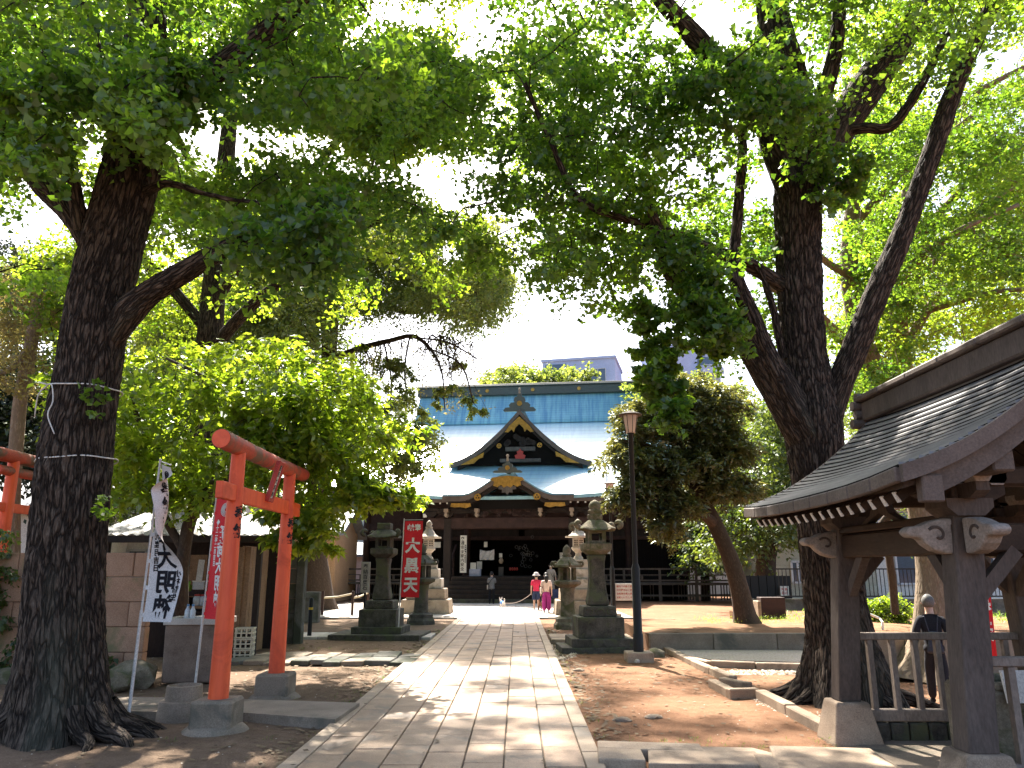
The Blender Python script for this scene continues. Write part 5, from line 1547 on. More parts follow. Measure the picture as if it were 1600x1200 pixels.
def nose(o_, dirx, diry, s=1.0):
    """scrolled beam end"""
    prof = [(0, .13), (.10, .13), (.20, .11), (.30, .07), (.40, .06), (.44, .015), (.40, -.03), (.31, -.035), (.27, -.09), (.20, -.14), (.10, -.17), (0, -.17)]
    M = Matrix(((dirx, -diry, 0), (diry, dirx, 0), (0, 0, 1))) @ Matrix.Translation((0, 0, 0)).to_3x3()
    m = MB().prism([(a * s, z * s) for a, z in prof], .15, M, (o_[0] + diry * .075, o_[1] - dirx * .075, o_[2]))
    o = pb(m, 'beam_nose', 'pale_wood'); md = o.modifiers.new('edge', 'BEVEL'); md.width = .022; md.segments = 2
    for side in (-1, 1):
        pts = []
        for k in range(15):
            t = k / 14 * 4.6; r = .085 * (1 - k / 17)
            u, z = .17 + r * math.cos(t + .6), -.015 + r * math.sin(t + .6)
            pts.append((o_[0] + dirx * u * s - diry * side * .078, o_[1] + diry * u * s + dirx * side * .078, o_[2] + z * s))
        c = MB().tube(pts, .012, 6); q = c.build('scroll', MAT['weathered_wood'], o); q.location = -Vector(PV.location)
for x in (PX, PXR):
    k = LEAN[(x, PYN)][0] * .85
    pb(MB().bar((x + k, PYN, 1.99), (x + k, PYF, 1.99), .17, .24, ch=.015), 'tie_beam', 'beam_wood')
    for y, d in ((PYN, -1), (PYF, 1)): nose((x + k, y + d * .10, 2.03), 0, d, .95)
    pb(MB().bar((x + k, EYN + .06, 2.55), (x + k, EYF - .06, 2.55), .17, .17, ch=.015), 'purlin', 'fascia_wood')
    pb(MB().bar((x + k, PYN + .1, 2.16), (x + k, PYF - .1, 2.16), .20, .07, ch=.01), 'plate', 'beam_wood')
for y in (PYN, PYF):
    k = LEAN[(PX, y)][1] * .8
    pb(MB().bar((PX, y + k, 2.0), (PXR, y + k, 2.0), .16, .23, ch=.015), 'tie_beam', 'beam_wood')
    for x, d in ((PX, -1), (PXR, 1)): nose((x + d * .0 + LEAN[(x, y)][0] * .85 + d * .08, y + k, 2.03), d, 0, .95)
    pb(MB().bar((PX + .02, y + k, 2.50), (PXR - .02, y + k, 2.50), .16, .16, ch=.02), 'cross_beam', 'beam_wood')
    pb(MB().box((PXC, y + k, 3.05), (.2, .18, .5)), 'king_post', 'weathered_wood')
    for x in (PX + .14, PXR - .14):
        m = MB()
        m.prism([(-.19, .14), (.19, .14), (.19, .07), (.11, 0), (-.11, 0), (-.19, .07)], .34, None, (x, y + k - .17, 2.17))
        pb(m, 'bearing_block', 'weathered_wood')
        for d in ((1, 0), (0, 1)):
            a = MB(); L = .74
            prof = [(-L / 2, .12), (L / 2, .12), (L / 2, .05), (L * .36, 0), (-L * .36, 0), (-L / 2, .05)]
            M = Matrix(((d[0], -d[1], 0), (d[1], d[0], 0), (0, 0, 1)))
            a.prism(prof, .11, M, (x + d[1] * .055, y + k - d[0] * .055, 2.30 if d[0] else 2.305)); pb(a, 'bracket_arm', 'beam_wood' if d[0] else 'weathered_wood')
            for q in (-.30, 0, .30):
                if q == 0 and d[1]: continue
                pb(MB().prism([(-.085, .1), (.085, .1), (.085, .05), (.05, 0), (-.05, 0), (-.085, .05)], .16, None, (x + d[0] * q, y + k + d[1] * q - .08, 2.425)), 'small_block', 'pale_wood')
# frog leg struts and knee braces
for x in (PX + .13, PXR - .13):
    half = [(.0, .2), (.12, .19), (.2, .08), (.34, .03), (.42, 0), (.28, 0), (.15, .05), (0, .09)]
    poly = [(a, z) for a, z in half] + [(-a, z) for a, z in half[::-1][1:-1]]
    pb(MB().prism(poly, .08, Matrix.Rotation(math.pi / 2, 3, 'Z'), (x + .04, 7.76, 2.20)), 'carved_strut', 'weathered_wood')
    for y, d in ((PYN, 1), (PYF, -1)):
        pb(MB().bar((x - .01, y + d * .12, 1.50), (x, y + d * .50, 1.90), .085, .11), 'knee_brace', 'weathered_wood')
for y in (PYN, PYF):
    for x, d in ((PX, 1), (PXR, -1)):
        pb(MB().bar((x + d * .14, y, 1.50), (x + d * .52, y, 1.90), .085, .11), 'knee_brace', 'weathered_wood')
# railings
for (a, b, n) in (((PX + .12, PYF), (PXR - .12, PYF), 7), ((PX + .16, PYN), (PXR - .1, PYN), 7), ((PXR, PYF - .1), (PXR, PYN + .1), 8)):
    A, B = Vector((a[0], a[1], 0)), Vector((b[0], b[1], 0))
    pb(MB().bar(A + Vector((0, 0, 1.04)), B + Vector((0, 0, 1.04)), .085, .075, ch=.01), 'top_rail', 'rail_wood')
    pb(MB().bar(A + Vector((0, 0, .24)), B + Vector((0, 0, .24)), .10, .12, ch=.01), 'bottom_rail', 'rail_wood')
    for k in range(n):
        p = A + (B - A) * ((k + .75) / (n + .5))
        pb(MB().bar(p + Vector((0, 0, .30)), p + Vector((0, 0, 1.0)), .055, .065), 'baluster', 'rail_wood')
for k in range(9):                            # stone sill under the rail
    pb(MB().box((PX + .32 + k * .2, PYF + .02, .07), (.185, .18, .2), ch=.015), 'sill_stone', 'dark_stone')
pb(MB().box((PXC, 7.76, -.10), (2.2, 2.0, .2), ch=.02), 'floor_slab', 'concrete')
basin = thing('water_basin', 'rough hewn stone water basin standing behind the railing of the pavilion', 'basin', (4.80, 7.35, 0))
bb = MB()
rows = []
outer = [(-.85, -.55), (.85, -.55), (.85, .55), (-.85, .55)]
bb.box((0, 0, .37), (1.46, .74, .74), ch=.03)
o = bb.build('trough', MAT['mossy_stone'], basin)
wt = MB().box((0, 0, .745), (1.2, .5, .012)); plain('dark_water', (.02, .025, .03), .08, .6); wt.build('water', MAT['dark_water'], basin)
for (a, b) in (((-.66, -.30), (.66, -.30)), ((-.66, .30), (.66, .30)), ((-.65, -.28), (-.65, .28)), ((.65, -.28), (.65, .28))):
    MB().bar((a[0], a[1], .765), (b[0], b[1], .762), .14, .06, ch=.015).build('rim', MAT['mossy_stone'], basin)
em = MB().lathe([(0, -.02), (.22, -.02), (.24, 0), (.19, .02), (0, .02)], seg=24).build('carved_emblem', MAT['dark_stone'], basin)
em.matrix_local = Matrix.Translation((-.28, -.385, .40)) @ Matrix.Rotation(math.pi / 2, 4, 'X')
b = thing('basin_panel', 'small plain white panel leaning on the stone basin', 'panel', (4.32, 6.93, .66))
MB().box((0, 0, .12), (.3, .03, .26), Matrix.Rotation(-.2, 3, 'X')).build('panel', MAT['white_paint'], b)

# ------------------------------------------------------------------ vermilion gates
rough_mat('vermilion', (.60, .062, .020), (.78, .10, .032), 1.8, .5, .2, .004, 50, (.24, .045, .03), .61, spec=.35)
rough_mat('faded_vermilion', (.40, .055, .03), (.56, .095, .05), 3, .6, .25, .004, 50, (.15, .085, .055), .53, spec=.3)
def aged_paint(name, a, b, grime, crack):
    m, nt, bs, out = nodes(name)
    vec = coords(nt, (1, 1, .12), False); v3 = coords(nt, (1, 1, 1), False)
    n1 = noise_tex(nt, vec, 9, 8, .7); n2 = noise_tex(nt, v3, 1.6, 8, .7, .6); n3 = noise_tex(nt, vec, 34, 6, .75)
    rp = ramp(nt, [(.3, a), (.7, b)]); nt.links.new(n1.outputs[0], rp.inputs[0])
    r2 = ramp(nt, [(.52, (0, 0, 0)), (.72, (.75, .75, .75))]); nt.links.new(n2.outputs[0], r2.inputs[0])
    col = mixc(nt, r2.outputs[0], rp.outputs[0], grime)
    r3 = ramp(nt, [(.30, (.9, .9, .9)), (.345, (0, 0, 0))]); nt.links.new(n3.outputs[0], r3.inputs[0])
    col = mixc(nt, r3.outputs[0], col, crack)
    nt.links.new(col, bs.inputs['Base Color'])
    rr = ramp(nt, [(.4, (.42,) * 3), (.7, (.75,) * 3)]); nt.links.new(n2.outputs[0], rr.inputs[0]); nt.links.new(rr.outputs[0], bs.inputs['Roughness'])
    bump(nt, bs, n3.outputs[0], .35, .006); MAT[name] = m
aged_paint('vermilion', (.64, .070, .020), (.85, .125, .036), (.40, .05, .022), (.14, .03, .02))
def torii(label, X, y1, y2, zlog, znuki, over, rlog, rcol, stub=True, nob=True, base_h=.33, second=False):
    t = thing('torii_gate', label, 'torii', (X, (y1 + y2) / 2, 0))
    W = dict(world=True)
    for y in (y1, y2):
        m = MB().tube([(X, y, base_h - .03), (X, y, 1.5), (X, y, zlog - rlog * .5)], [rcol * 1.12, rcol * 1.0, rcol * .84], 20)
        c = m.build('column', MAT['vermilion'], t, world=True, smooth=True, angle=40)
        f = MB().box((X, y, base_h / 2 - .06), (.46, .46, base_h + .12), ch=.03).build('footing', MAT['concrete'], t, world=True)
        MB().lathe([(.38, -.12), (.36, 0), (.30, .05), (.2, .06)], (X, y, .0), 14).build('mortar_skirt', MAT['concrete'], t, world=True, smooth=True)
        if nob:
            tm = text_mesh('奉納', .17, .006, vertical=True, spacing=1.25)
            for v in tm.vertices:                       # wrap the brush writing round the column
                a = v.co.x / rcol - .30; r = rcol * .93 + .004
                v.co = (X + r * math.cos(a) - X, y + r * math.sin(a) - t.location.y, 2.28 + v.co.z)
            link('writing', tm, MAT['ink'], t)
    log = MB().tube([(X, y1 - over, zlog + .01), (X, (y1 + y2) / 2, zlog - .005), (X, y2 + over * 1.25, zlog + .01)], [rlog * 1.06, rlog, rlog * .95], 22)
    lo = log.build('top_log', MAT['faded_vermilion'], t, world=True, smooth=True, angle=50)
    MB().lathe([(0, -.004), (rlog * 1.0, -.004), (rlog * 1.0, .004), (0, .004)], seg=22).build('log_end', MAT['vermilion'], lo).matrix_local = Matrix.Translation((0, y1 - over - .004 - t.location.y, zlog + .01)) @ Matrix.Rotation(math.pi / 2, 4, 'X')
    if second:
        MB().tube([(X, y1 - over * .7, zlog - .32), (X, y2 + over * .7, zlog - .32)], rlog * .75, 18).build('lintel_log', MAT['faded_vermilion'], t, world=True, smooth=True, angle=50)
    MB().box((X, (y1 + y2) / 2, znuki), (.085, y2 - y1 + 1.06, .195), ch=.008).build('tie_beam', MAT['vermilion'], t, world=True)
    return t
G1 = torii('vermilion torii gate of round logs nearest the paved path, with a white name plaque', -3.32, 9.27, 11.48, 3.19, 2.63, .60, .105, .10)
pl = thing('name_plaque', 'narrow white plaque in a dark red frame hanging tilted on the near torii', 'plaque', (-3.2, 10.38, 2.9))
MB().box((0, 0, 0), (.035, .13, .46)).build('board', MAT['white_paint'], pl)
for y in (-.085, .085): MB().box((.005, y, 0), (.06, .045, .56), ch=.006).build('frame_bar', MAT['red_lacquer'], pl)
for z in (-.25, .25): MB().box((.005, 0, z), (.058, .16, .05), ch=.006).build('frame_bar', MAT['red_lacquer'], pl)
o = link('writing', text_mesh('稲荷大明神', .085, .002, vertical=True), MAT['ink'], pl); o.location = (.021, 0, 0); o.rotation_euler = (0, 0, math.pi / 2)
pl.rotation_euler = (0, R(14), 0)
torii('older vermilion torii at the far left, half hidden behind the great trunk', -11.0, 16.9, 19.4, 4.15, 3.05, .75, .14, .14, base_h=.3, second=True)

# ------------------------------------------------------------------ cloth banners on poles
plain('pole_white', (.60, .57, .54), .45, .5)
rough_mat('banner_red', (.62, .02, .03), (.74, .034, .044), 2, .7, .1, .002, 90, spec=.2)
rough_mat('banner_white', (.64, .62, .61), (.74, .72, .71), 2, .7, .1, .002, 90, spec=.2)
plain('print_white', (.78, .76, .74), .7, .2)
plain('print_black', (.015, .015, .02), .7, .2)
def banner(label, base, H, z0, z1, w, fmap, mat, writing, top_bar=True, tilt=(0, 0), crest=None, side=1):
    """fmap(u, h) -> offset (x, y, dz) of the cloth point u across (0 pole..1 free edge), h up (0..1)"""
    t = thing('nobori_banner', label, 'banner', base)
    P = lambda z: Vector((tilt[0] * z, tilt[1] * z, z))
    MB().tube([P(-.1), P(H * .42)], .019, 10).build('pole', MAT['pole_white'], t, smooth=True, angle=40)
    MB().tube([P(H * .42), P(H)], .013, 10).build('pole_top', MAT['pole_white'], t, smooth=True, angle=40)
    def pt(u, v, off=0.0):
        z = z0 + (z1 - z0) * v
        e = .004
        f = lambda a, b: Vector((fmap(a, b)[0], fmap(a, b)[1], z0 + (z1 - z0) * b + fmap(a, b)[2])) + Vector((tilt[0] * z, tilt[1] * z, 0))
        p = f(u, v)
        if off:
            n = (f(u + e, v) - p).cross(f(u, v + e) - p)
            n.normalize(); p = p - n * off if n.y > 0 else p + n * off
        return p
    nu, nv = 16, 48
    rows = [[pt(i / nu, j / nv) for i in range(nu + 1)] for j in range(nv + 1)]
    c = MB().grid(rows).build('cloth', MAT[mat], t, smooth=True, fix=False)
    for k in range(6):
        a = pt(0, (k + .25) / 6); b = P(a.z)
        MB().bar(b, a + (a - b).normalized() * .03, .012, .045).build('loop', MAT[mat], t)
    if top_bar:
        a, b = pt(0, 1) + Vector((0, 0, .03)), pt(1, 1) + Vector((0, 0, .03))
        MB().tube([P(z1 + .03), a, b], .008, 6).build('cross_bar', MAT['pole_white'], t)
    Hc = z1 - z0
    for s_, u, v, size, ink, mir in writing:
        tm = text_mesh(s_, size, size * .035, mirror=mir, vertical='\n' not in s_ and len(s_) > 0 and not s_.startswith('>'), spacing=1.04) if not s_.startswith('>') else text_mesh(s_[1:], size, size * .03, mirror=mir)
        bmm = bmesh.new(); bmm.from_mesh(tm)
        bmesh.ops.triangulate(bmm, faces=bmm.faces)
        for q in bmm.verts:
            uu, vv = u + q.co.x / w, v + q.co.z / Hc
            q.co = pt(uu, vv, .006)
        bmm.to_mesh(tm); bmm.free()
        link('writing', tm, MAT[ink], t, 'stuff')
    if crest:
        u0, v0, r0, ink = crest
        m = MB()
        for r in (1, .8, .62, .46, .3):
            ring = []
            for k in range(29):
                a = -1.2 + k * .21 * (1 if r < 1 else 1.08)
                ring.append(pt(u0 + r0 * r * math.cos(a) / w, v0 + r0 * r * math.sin(a) / Hc, .007))
            m.tube(ring, .006, 4, caps=False)
        m.build('crest', MAT[ink], t)
    return t
def flat(w, ang, ripple=.03, ph=0.0, lean=0.0):
    ca, sa = math.cos(ang), math.sin(ang)
    def f(u, h):
        d = ripple * math.sin(u * 3.0 + h * 5 + ph) * (u * .8 + .2)
        r = .03 + w * u
        return (r * ca - d * sa, r * sa + d * ca, lean * u)
    return f
def twisted(u, h):
    w = .40
    k = sstep(.28, .62, h) * (1 - sstep(.80, .97, h))
    ang = R(-18) + k * R(-62) * (u - .05) + R(22) * math.sin(h * 4)
    r = .03 + w * u * (1 - .42 * k)
    d = .018 * math.sin(h * 9 + u * 3) + .03 * k * math.sin(u * 5)
    x = r * math.cos(ang) - d * math.sin(ang) + (.05 * sstep(.5, .7, h) * (1 - sstep(.78, 1.0, h)) - .10 * sstep(.85, 1, h) * u)
    return (x, r * math.sin(ang) + d * math.cos(ang), -.07 * u * sstep(.8, 1, h))
p = gr(198, 1141)
banner('twisted white cloth banner with black brush writing beside the great left trunk', (p.x, p.y, 0), 3.05, 1.16, 2.98, .44, twisted, 'banner_white',
       [('大明神', .55, .235, .27, 'print_black', True), ('奉納吉祥', .5, .66, .20, 'print_black', True), ('小村哲生', .86, .22, .085, 'print_black', True), ('二十九年', .20, .55, .085, 'print_black', True), ('二月吉日', .20, .40, .085, 'print_black', True)], tilt=(.012, .01), crest=(.55, .90, .115, 'print_black'))
p = gr(304, 1079)
banner('red cloth banner with white writing half hidden behind the front gate column', (p.x, p.y, 0), 3.0, 1.02, 2.82, .44, flat(.44, R(-38), .04, .5), 'banner_red',
       [('稲荷大明神', .70, .42, .235, 'print_white', True), ('◆十二年二月吉日', .30, .62, .085, 'print_white', True)], tilt=(.02, .01), crest=(.6, .90, .10, 'print_white'))
b = at(623, 950, 20.6)
banner('bright red vertical banner with large white characters beside the dark left lantern', (b.x, 20.6, 0), 3.05, 1.04, 2.98, .50, flat(.50, R(-14), .03, 1.2), 'banner_red',
       [('>奉納', .52, .905, .19, 'print_white', True), ('大', .5, .66, .40, 'print_white', True), ('黒', .5, .40, .40, 'print_white', True), ('天', .5, .15, .40, 'print_white', True)], tilt=(.022, 0))
b = at(1534, 1000, 14)
banner('red banner with white characters seen through the pavilion behind its right post', (b.x - .12, 14, -.45), 2.9, .75, 2.55, .36, flat(.30, R(-50), .04, 2.0), 'banner_red',
       [('大', .5, .78, .34, 'print_white', True), ('黒', .5, .50, .34, 'print_white', True), ('天', .5, .22, .34, 'print_white', True)])

# ------------------------------------------------------------------ stone lanterns
def sq(a): return a * math.sqrt(2)
def bev(o, w=.02, s=2):
    md = o.modifiers.new('edge', 'BEVEL'); md.width = w; md.segments = s; md.limit_method = 'ANGLE'; return o
def curled_roof(w, h, curl=True):
    m = MB(); rows = []
    n = 8
    prof = [(1.0, .0), (.97, .10), (.80, .30), (.62, .62), (.40, .90), (.30, 1.0)]
    vs = []; N = 24
    for r, z in prof:
        for k in range(N):
            t = 2 * math.pi * (k + .5) / N; c, s = math.cos(t), math.sin(t)
            q = 1 / max(abs(c), abs(s)); q = 1 + (min(q, 1.36) - 1) * .92
            corner = max(0, (q - 1) / .33)
            vs.append((w / 2 * r * c * q, w / 2 * r * s * q, h * z * (1 if z else 1) + (.32 * h * corner ** 2 * max(0, r - .55) / .45 if r > .55 else 0)))
    fs = [tuple(reversed(range(N)))]
    for i in range(len(prof) - 1):
        for k in range(N): fs.append((i * N + k, i * N + (k + 1) % N, (i + 1) * N + (k + 1) % N, (i + 1) * N + k))
    fs.append(tuple((len(prof) - 1) * N + k for k in range(N)))
    m.add(vs, fs)
    return m
def big_lantern(label, loc, mat, slab, top, s=1.0, rz=0.0, mossy='mossy_stone'):
    t = thing('stone_lantern', label, 'stone lantern', loc, rz)
    M = MAT[mat]; z = 0
    bev(MB().box((0, 0, .04), (slab, slab * .72, .18)).build('ground_slab', M, t))
    bev(MB().box((0, 0, .215 * s), (1.32 * s, 1.2 * s, .18 * s)).build('step', M, t))
    bev(MB().box((0, 0, .52 * s), (1.0 * s, 1.0 * s, .44 * s)).build('base_block', M, t))
    c = MB().box((0, 0, .85 * s), (.76 * s, .76 * s, .22 * s), taper=.94).build('carved_base', M, t); bev(c, .03)
    for dx in (-.24, 0, .24):
        MB().tube([(dx * s + .085 * s * math.cos(a), -.375 * s, .85 * s + .05 * s * math.sin(a)) for a in [k * .45 for k in range(15)]], .014 * s, 5, caps=False).build('relief', M, c)
    MB().lathe([(sq(.225) * s, .96 * s), (sq(.23) * s, 1.06 * s), (sq(.19) * s, 1.3 * s), (sq(.165) * s, 1.65 * s), (sq(.17) * s, 1.9 * s), (sq(.2) * s, 2.06 * s)], seg=4).build('post', M, t).modifiers.new('edge', 'BEVEL').width = .03
    bev(MB().lathe([(sq(.19) * s, 2.06 * s), (sq(.31) * s, 2.16 * s), (sq(.315) * s, 2.30 * s), (sq(.27) * s, 2.32 * s)], seg=4).build('platform', MAT[mossy], t))
    fb = thing('firebox', None, None); fb.parent = t; KIDS.setdefault(t.name, []).append(fb)
    for sx in (-1, 1):
        for sy in (-1, 1): MB().box((sx * .16 * s, sy * .16 * s, 2.45 * s), (.085 * s, .085 * s, .27 * s)).build('pillar', MAT[mossy], fb)
    for zz in (2.345, 2.565): MB().box((0, 0, zz * s), (.40 * s, .40 * s, .05 * s)).build('band', MAT[mossy], fb)
    for sx in (-1, 1): MB().box((sx * .185 * s, 0, 2.455 * s), (.02 * s, .24 * s, .18 * s)).build('side_panel', MAT[mossy], fb)
    r = curled_roof(.84 * s, .26 * s); r.v = [(a, b_, c_ + 2.585 * s) for a, b_, c_ in r.v]
    ro = r.build('roof', MAT[mossy], t, smooth=True, angle=50)
    for sx in (-1, 1):
        for sy in (-1, 1):
            pts = []
            for k in range(10):
                a = k * .52; q = .075 * s * (1 - k * .06)
                d = .475 * s + q * math.sin(a) - .0 * s
                pts.append((sx * d * .93, sy * d * .93, 2.70 * s - q * math.cos(a) + .02))
            MB().tube(pts, [.055 * s] * 9 + [.03 * s], 8).build('curl', MAT[mossy], ro, smooth=True)
    if top:
        MB().lathe([(.15 * s, 2.83 * s), (.17 * s, 2.87 * s), (.17 * s, 2.95 * s), (.14 * s, 2.97 * s), (.16 * s, 3.0 * s), (.165 * s, 3.05 * s), (.12 * s, 3.07 * s), (.135 * s, 3.12 * s), (.13 * s, 3.19 * s), (.09 * s, 3.25 * s), (.02 * s, 3.29 * s)], seg=18).build('finial', MAT[mossy], t, smooth=True, angle=35)
    else:
        bev(MB().box((0, 0, 2.90 * s), (.36 * s, .36 * s, .17 * s)).build('cap_block', MAT[mossy], t))
    return t
L1 = gr(588, 1000)
big_lantern('big dark stone lantern with a flat square cap, left of the path', (L1.x, L1.y + .7, 0), 'dark_stone', 2.35, False, .99, R(-4), 'dark_stone')
L2 = gr(940, 1022)
big_lantern('big mossy stone lantern with a rounded jewel on top, right of the path', (L2.x, L2.y + .62, 0), 'dark_stone', 1.75, True, 1.0, R(3))
def old_lantern(label, loc, mat, s=1.0, rz=0):
    t = thing('stone_lantern', label, 'stone lantern', loc, rz); M = MAT[mat]
    MB().lathe([(.46 * s, -.05), (.46 * s, .12 * s), (.40 * s, .2 * s), (.40 * s, .3 * s), (.3 * s, .36 * s)], seg=6).build('base', M, t)
    MB().lathe([(.24 * s, .34 * s), (.21 * s, .7 * s), (.21 * s, 1.0 * s), (.24 * s, 1.2 * s)], seg=14).build('post', M, t, smooth=True, angle=40)
    MB().lathe([(.24 * s, 1.2 * s), (.44 * s, 1.3 * s), (.45 * s, 1.38 * s), (.36 * s, 1.42 * s)], seg=6).build('platform', M, t)
    fb = MB()
    for k in range(6):
        a = (k + .5) * math.pi / 3; fb.box((.235 * s * math.cos(a), .235 * s * math.sin(a), 1.6 * s), (.10 * s, .10 * s, .38 * s))
    for k in range(6):
        a = k * math.pi / 3
        if k not in (1, 4, 5): fb.box((.2 * s * math.cos(a), .2 * s * math.sin(a), 1.6 * s), (.06 * s, .2 * s, .36 * s), Matrix.Rotation(a, 3, 'Z'))
    fb.build('firebox', M, t, kind='stuff')
    ro = MB().lathe([(.50 * s, 1.80 * s), (.50 * s, 1.86 * s), (.34 * s, 1.95 * s), (.2 * s, 2.08 * s), (.13 * s, 2.12 * s)], seg=6).build('roof', M, t)
    for k in range(6):
        a = (k + .5) * math.pi / 3
        pts = [((.46 + .06 * math.sin(j * .5)) * s * math.cos(a), (.46 + .06 * math.sin(j * .5)) * s * math.sin(a), (1.90 - .06 * math.cos(j * .5)) * s) for j in range(9)]
        MB().tube(pts, .035 * s, 7).build('curl', M, ro, smooth=True)
    MB().lathe([(.12 * s, 2.1 * s), (.15 * s, 2.16 * s), (.1 * s, 2.2 * s), (.13 * s, 2.28 * s), (.11 * s, 2.38 * s), (.02 * s, 2.48 * s)], seg=12).build('finial', M, t, smooth=True)
p = gr(655, 977); old_lantern('dark hexagonal stone lantern behind the red banner, left of the path', (p.x, p.y + .4, 0), 'dark_stone', 1.04, .3)
p = gr(889, 984); old_lantern('brown hexagonal stone lantern, right of the path behind the big mossy one', (p.x, p.y + .4, 0), 'mossy_stone', 1.0, .1)
def stepped_lantern(label, loc, s=1.0):
    t = thing('stone_lantern', label, 'stone lantern', loc); M = MAT['granite']
    z = -.05
    for w, h in ((2.0, .62), (1.55, .42), (1.22, .40), (.95, .38), (.72, .36)):
        bev(MB().box((0, 0, z + h / 2), (w * s, w * s, h), taper=.93 if w == 2.0 else .98).build('plinth', MAT['kerb_stone'] if w > 1.3 else M, t), .03)
        z += h - .003
    MB().lathe([(.22, z), (.20, z + .08), (.13, z + .16), (.13, z + .26), (.30, z + .42), (.30, z + .48)], seg=6).build('stem', M, t)
    f = MB().lathe([(.245, z + .48), (.245, z + .83)], seg=6).build('firebox', M, t)
    for k in range(6):
        a = k * math.pi / 3 + math.pi / 3
        for i in range(3):
            for j in range(3):
                c = Vector((.214 * math.cos(a), .214 * math.sin(a), z + .57 + j * .085)) + Vector((-math.sin(a), math.cos(a), 0)) * (i - 1) * .06
                if k in (3, 4): MB().box(c, (.01, .032, .05), Matrix.Rotation(a, 3, 'Z')).build('opening', MAT['dark_void'], f)
    MB().lathe([(.56, z + .87), (.57, z + .92), (.50, z + .90), (.30, z + 1.03), (.16, z + 1.22), (.15, z + 1.27)], seg=6).build('roof', M, t)
    MB().lathe([(.13, z + 1.27), (.16, z + 1.31), (.1, z + 1.36), (.13, z + 1.42), (.11, z + 1.50), (.02, z + 1.6)], seg=12).build('finial', M, t, smooth=True)
p = gr(663, 961); stepped_lantern('pale granite lantern on a stepped plinth behind the red banner', (p.x, p.y + 1.0, 0))
p = gr(909, 963); stepped_lantern('pale granite lantern on a stepped plinth behind the big mossy lantern', (p.x, p.y + 1.0, 0))

# ------------------------------------------------------------------ lamp posts
def milk():
    m, nt, bs, out = nodes('milk_glass')
    bs.inputs['Base Color'].default_value = (.80, .68, .62, 1); bs.inputs['Roughness'].default_value = .35
    bs.inputs['Transmission Weight'].default_value = 0.0
    t = nt.nodes.new('ShaderNodeBsdfTranslucent'); t.inputs[0].default_value = (.85, .66, .58, 1)
    x = nt.nodes.new('ShaderNodeMixShader'); x.inputs[0].default_value = .5
    nt.links.new(bs.outputs[0], x.inputs[1]); nt.links.new(t.outputs[0], x.inputs[2]); nt.links.new(x.outputs[0], out.inputs[0])
    MAT['milk_glass'] = m
milk()
def lamp_post(label, loc, H, s=1.0):
    t = thing('lamp_post', label, 'lamp post', loc)
    bev(MB().box((0, 0, .08), (.52 * s, .48 * s, .2)).build('footing', MAT['kerb_stone'], t))
    MB().lathe([(.10, .15), (.10, .5), (.085, .52), (.085, 1.75), (.06, 1.85)], seg=16).build('lower_pole', MAT['black_metal'], t, smooth=True, angle=40)
    MB().lathe([(.052, 1.8), (.052, H - .5), (.075, H - .46)], seg=14).build('upper_pole', MAT['black_metal'], t, smooth=True, angle=40)
    MB().lathe([(.10, H - .46), (.155, H - .10), (.15, H - .08)], seg=20).build('lamp_shade', MAT['milk_glass'], t, smooth=True, angle=40)
    for k in range(8):
        a = k * math.pi / 4 + .2
        MB().bar((.103 * math.cos(a), .103 * math.sin(a), H - .46), (.158 * math.cos(a), .158 * math.sin(a), H - .10), .008, .01).build('shade_rib', MAT['black_metal'], t)
    MB().lathe([(.24, H - .09), (.245, H - .07), (.16, H - .03), (.05, H), (.02, H + .02)], seg=24).build('cap', MAT['fascia_wood'], t, smooth=True, angle=40)
    return t
p = gr(1001, 1035)
lamp_post('tall black lamp post with a pale tapered shade on a concrete footing', (p.x, p.y + .2, 0), 4.97)
b = at(957, 905, 29)
FL = lamp_post('far black lamp post with camera and loudspeaker, in front of the hall', (b.x, 29, 0), 4.95)
MB().box((-.25, -.05, 3.95), (.22, .12, .1), ch=.02).build('camera_box', MAT['white_paint'], FL)
MB().bar((-.3, -.03, 3.86), (.1, -.03, 3.86), .03, .03).build('camera_arm', MAT['black_metal'], FL)
MB().cyl((.12, -.12, 3.8), (.12, .05, 3.8), .09, 12, .05).build('loudspeaker', MAT['grey_wood'], FL)

# ------------------------------------------------------------------ sign board right of the right lantern
b = at(978, 950, 27)
sg = thing('sign_board', 'white sign board with small red writing between the mossy lantern and the lamp post', 'sign', (b.x, 27, 0))
zc = at(978, 925, 27).z
MB().box((0, 0, zc), (.68, .03, .56), ch=.008).build('board', MAT['white_paint'], sg)
for k, s_ in enumerate(('境内での飲食禁止', '犬の散歩はご遠慮', '自転車の乗入禁止', 'お願いいたします')):
    o = link('writing', text_mesh(s_, .075, .001), MAT['red_ink'], sg); o.location = (0, -.02, zc + .18 - k * .12)
MB().cyl((-.40, .0, 0), (-.40, .0, 1.72), .06, 12).build('sign_post', MAT['black_metal'], sg, smooth=True, angle=40)
MB().lathe([(.06, 1.72), (.05, 1.78), (.02, 1.86)], (-.40, 0, 0), 12).build('post_tip', MAT['black_metal'], sg)
for z in (zc - .15, zc + .15): MB().bar((-.42, .02, z), (0, .02, z), .02, .03).build('bracket', MAT['black_metal'], sg)
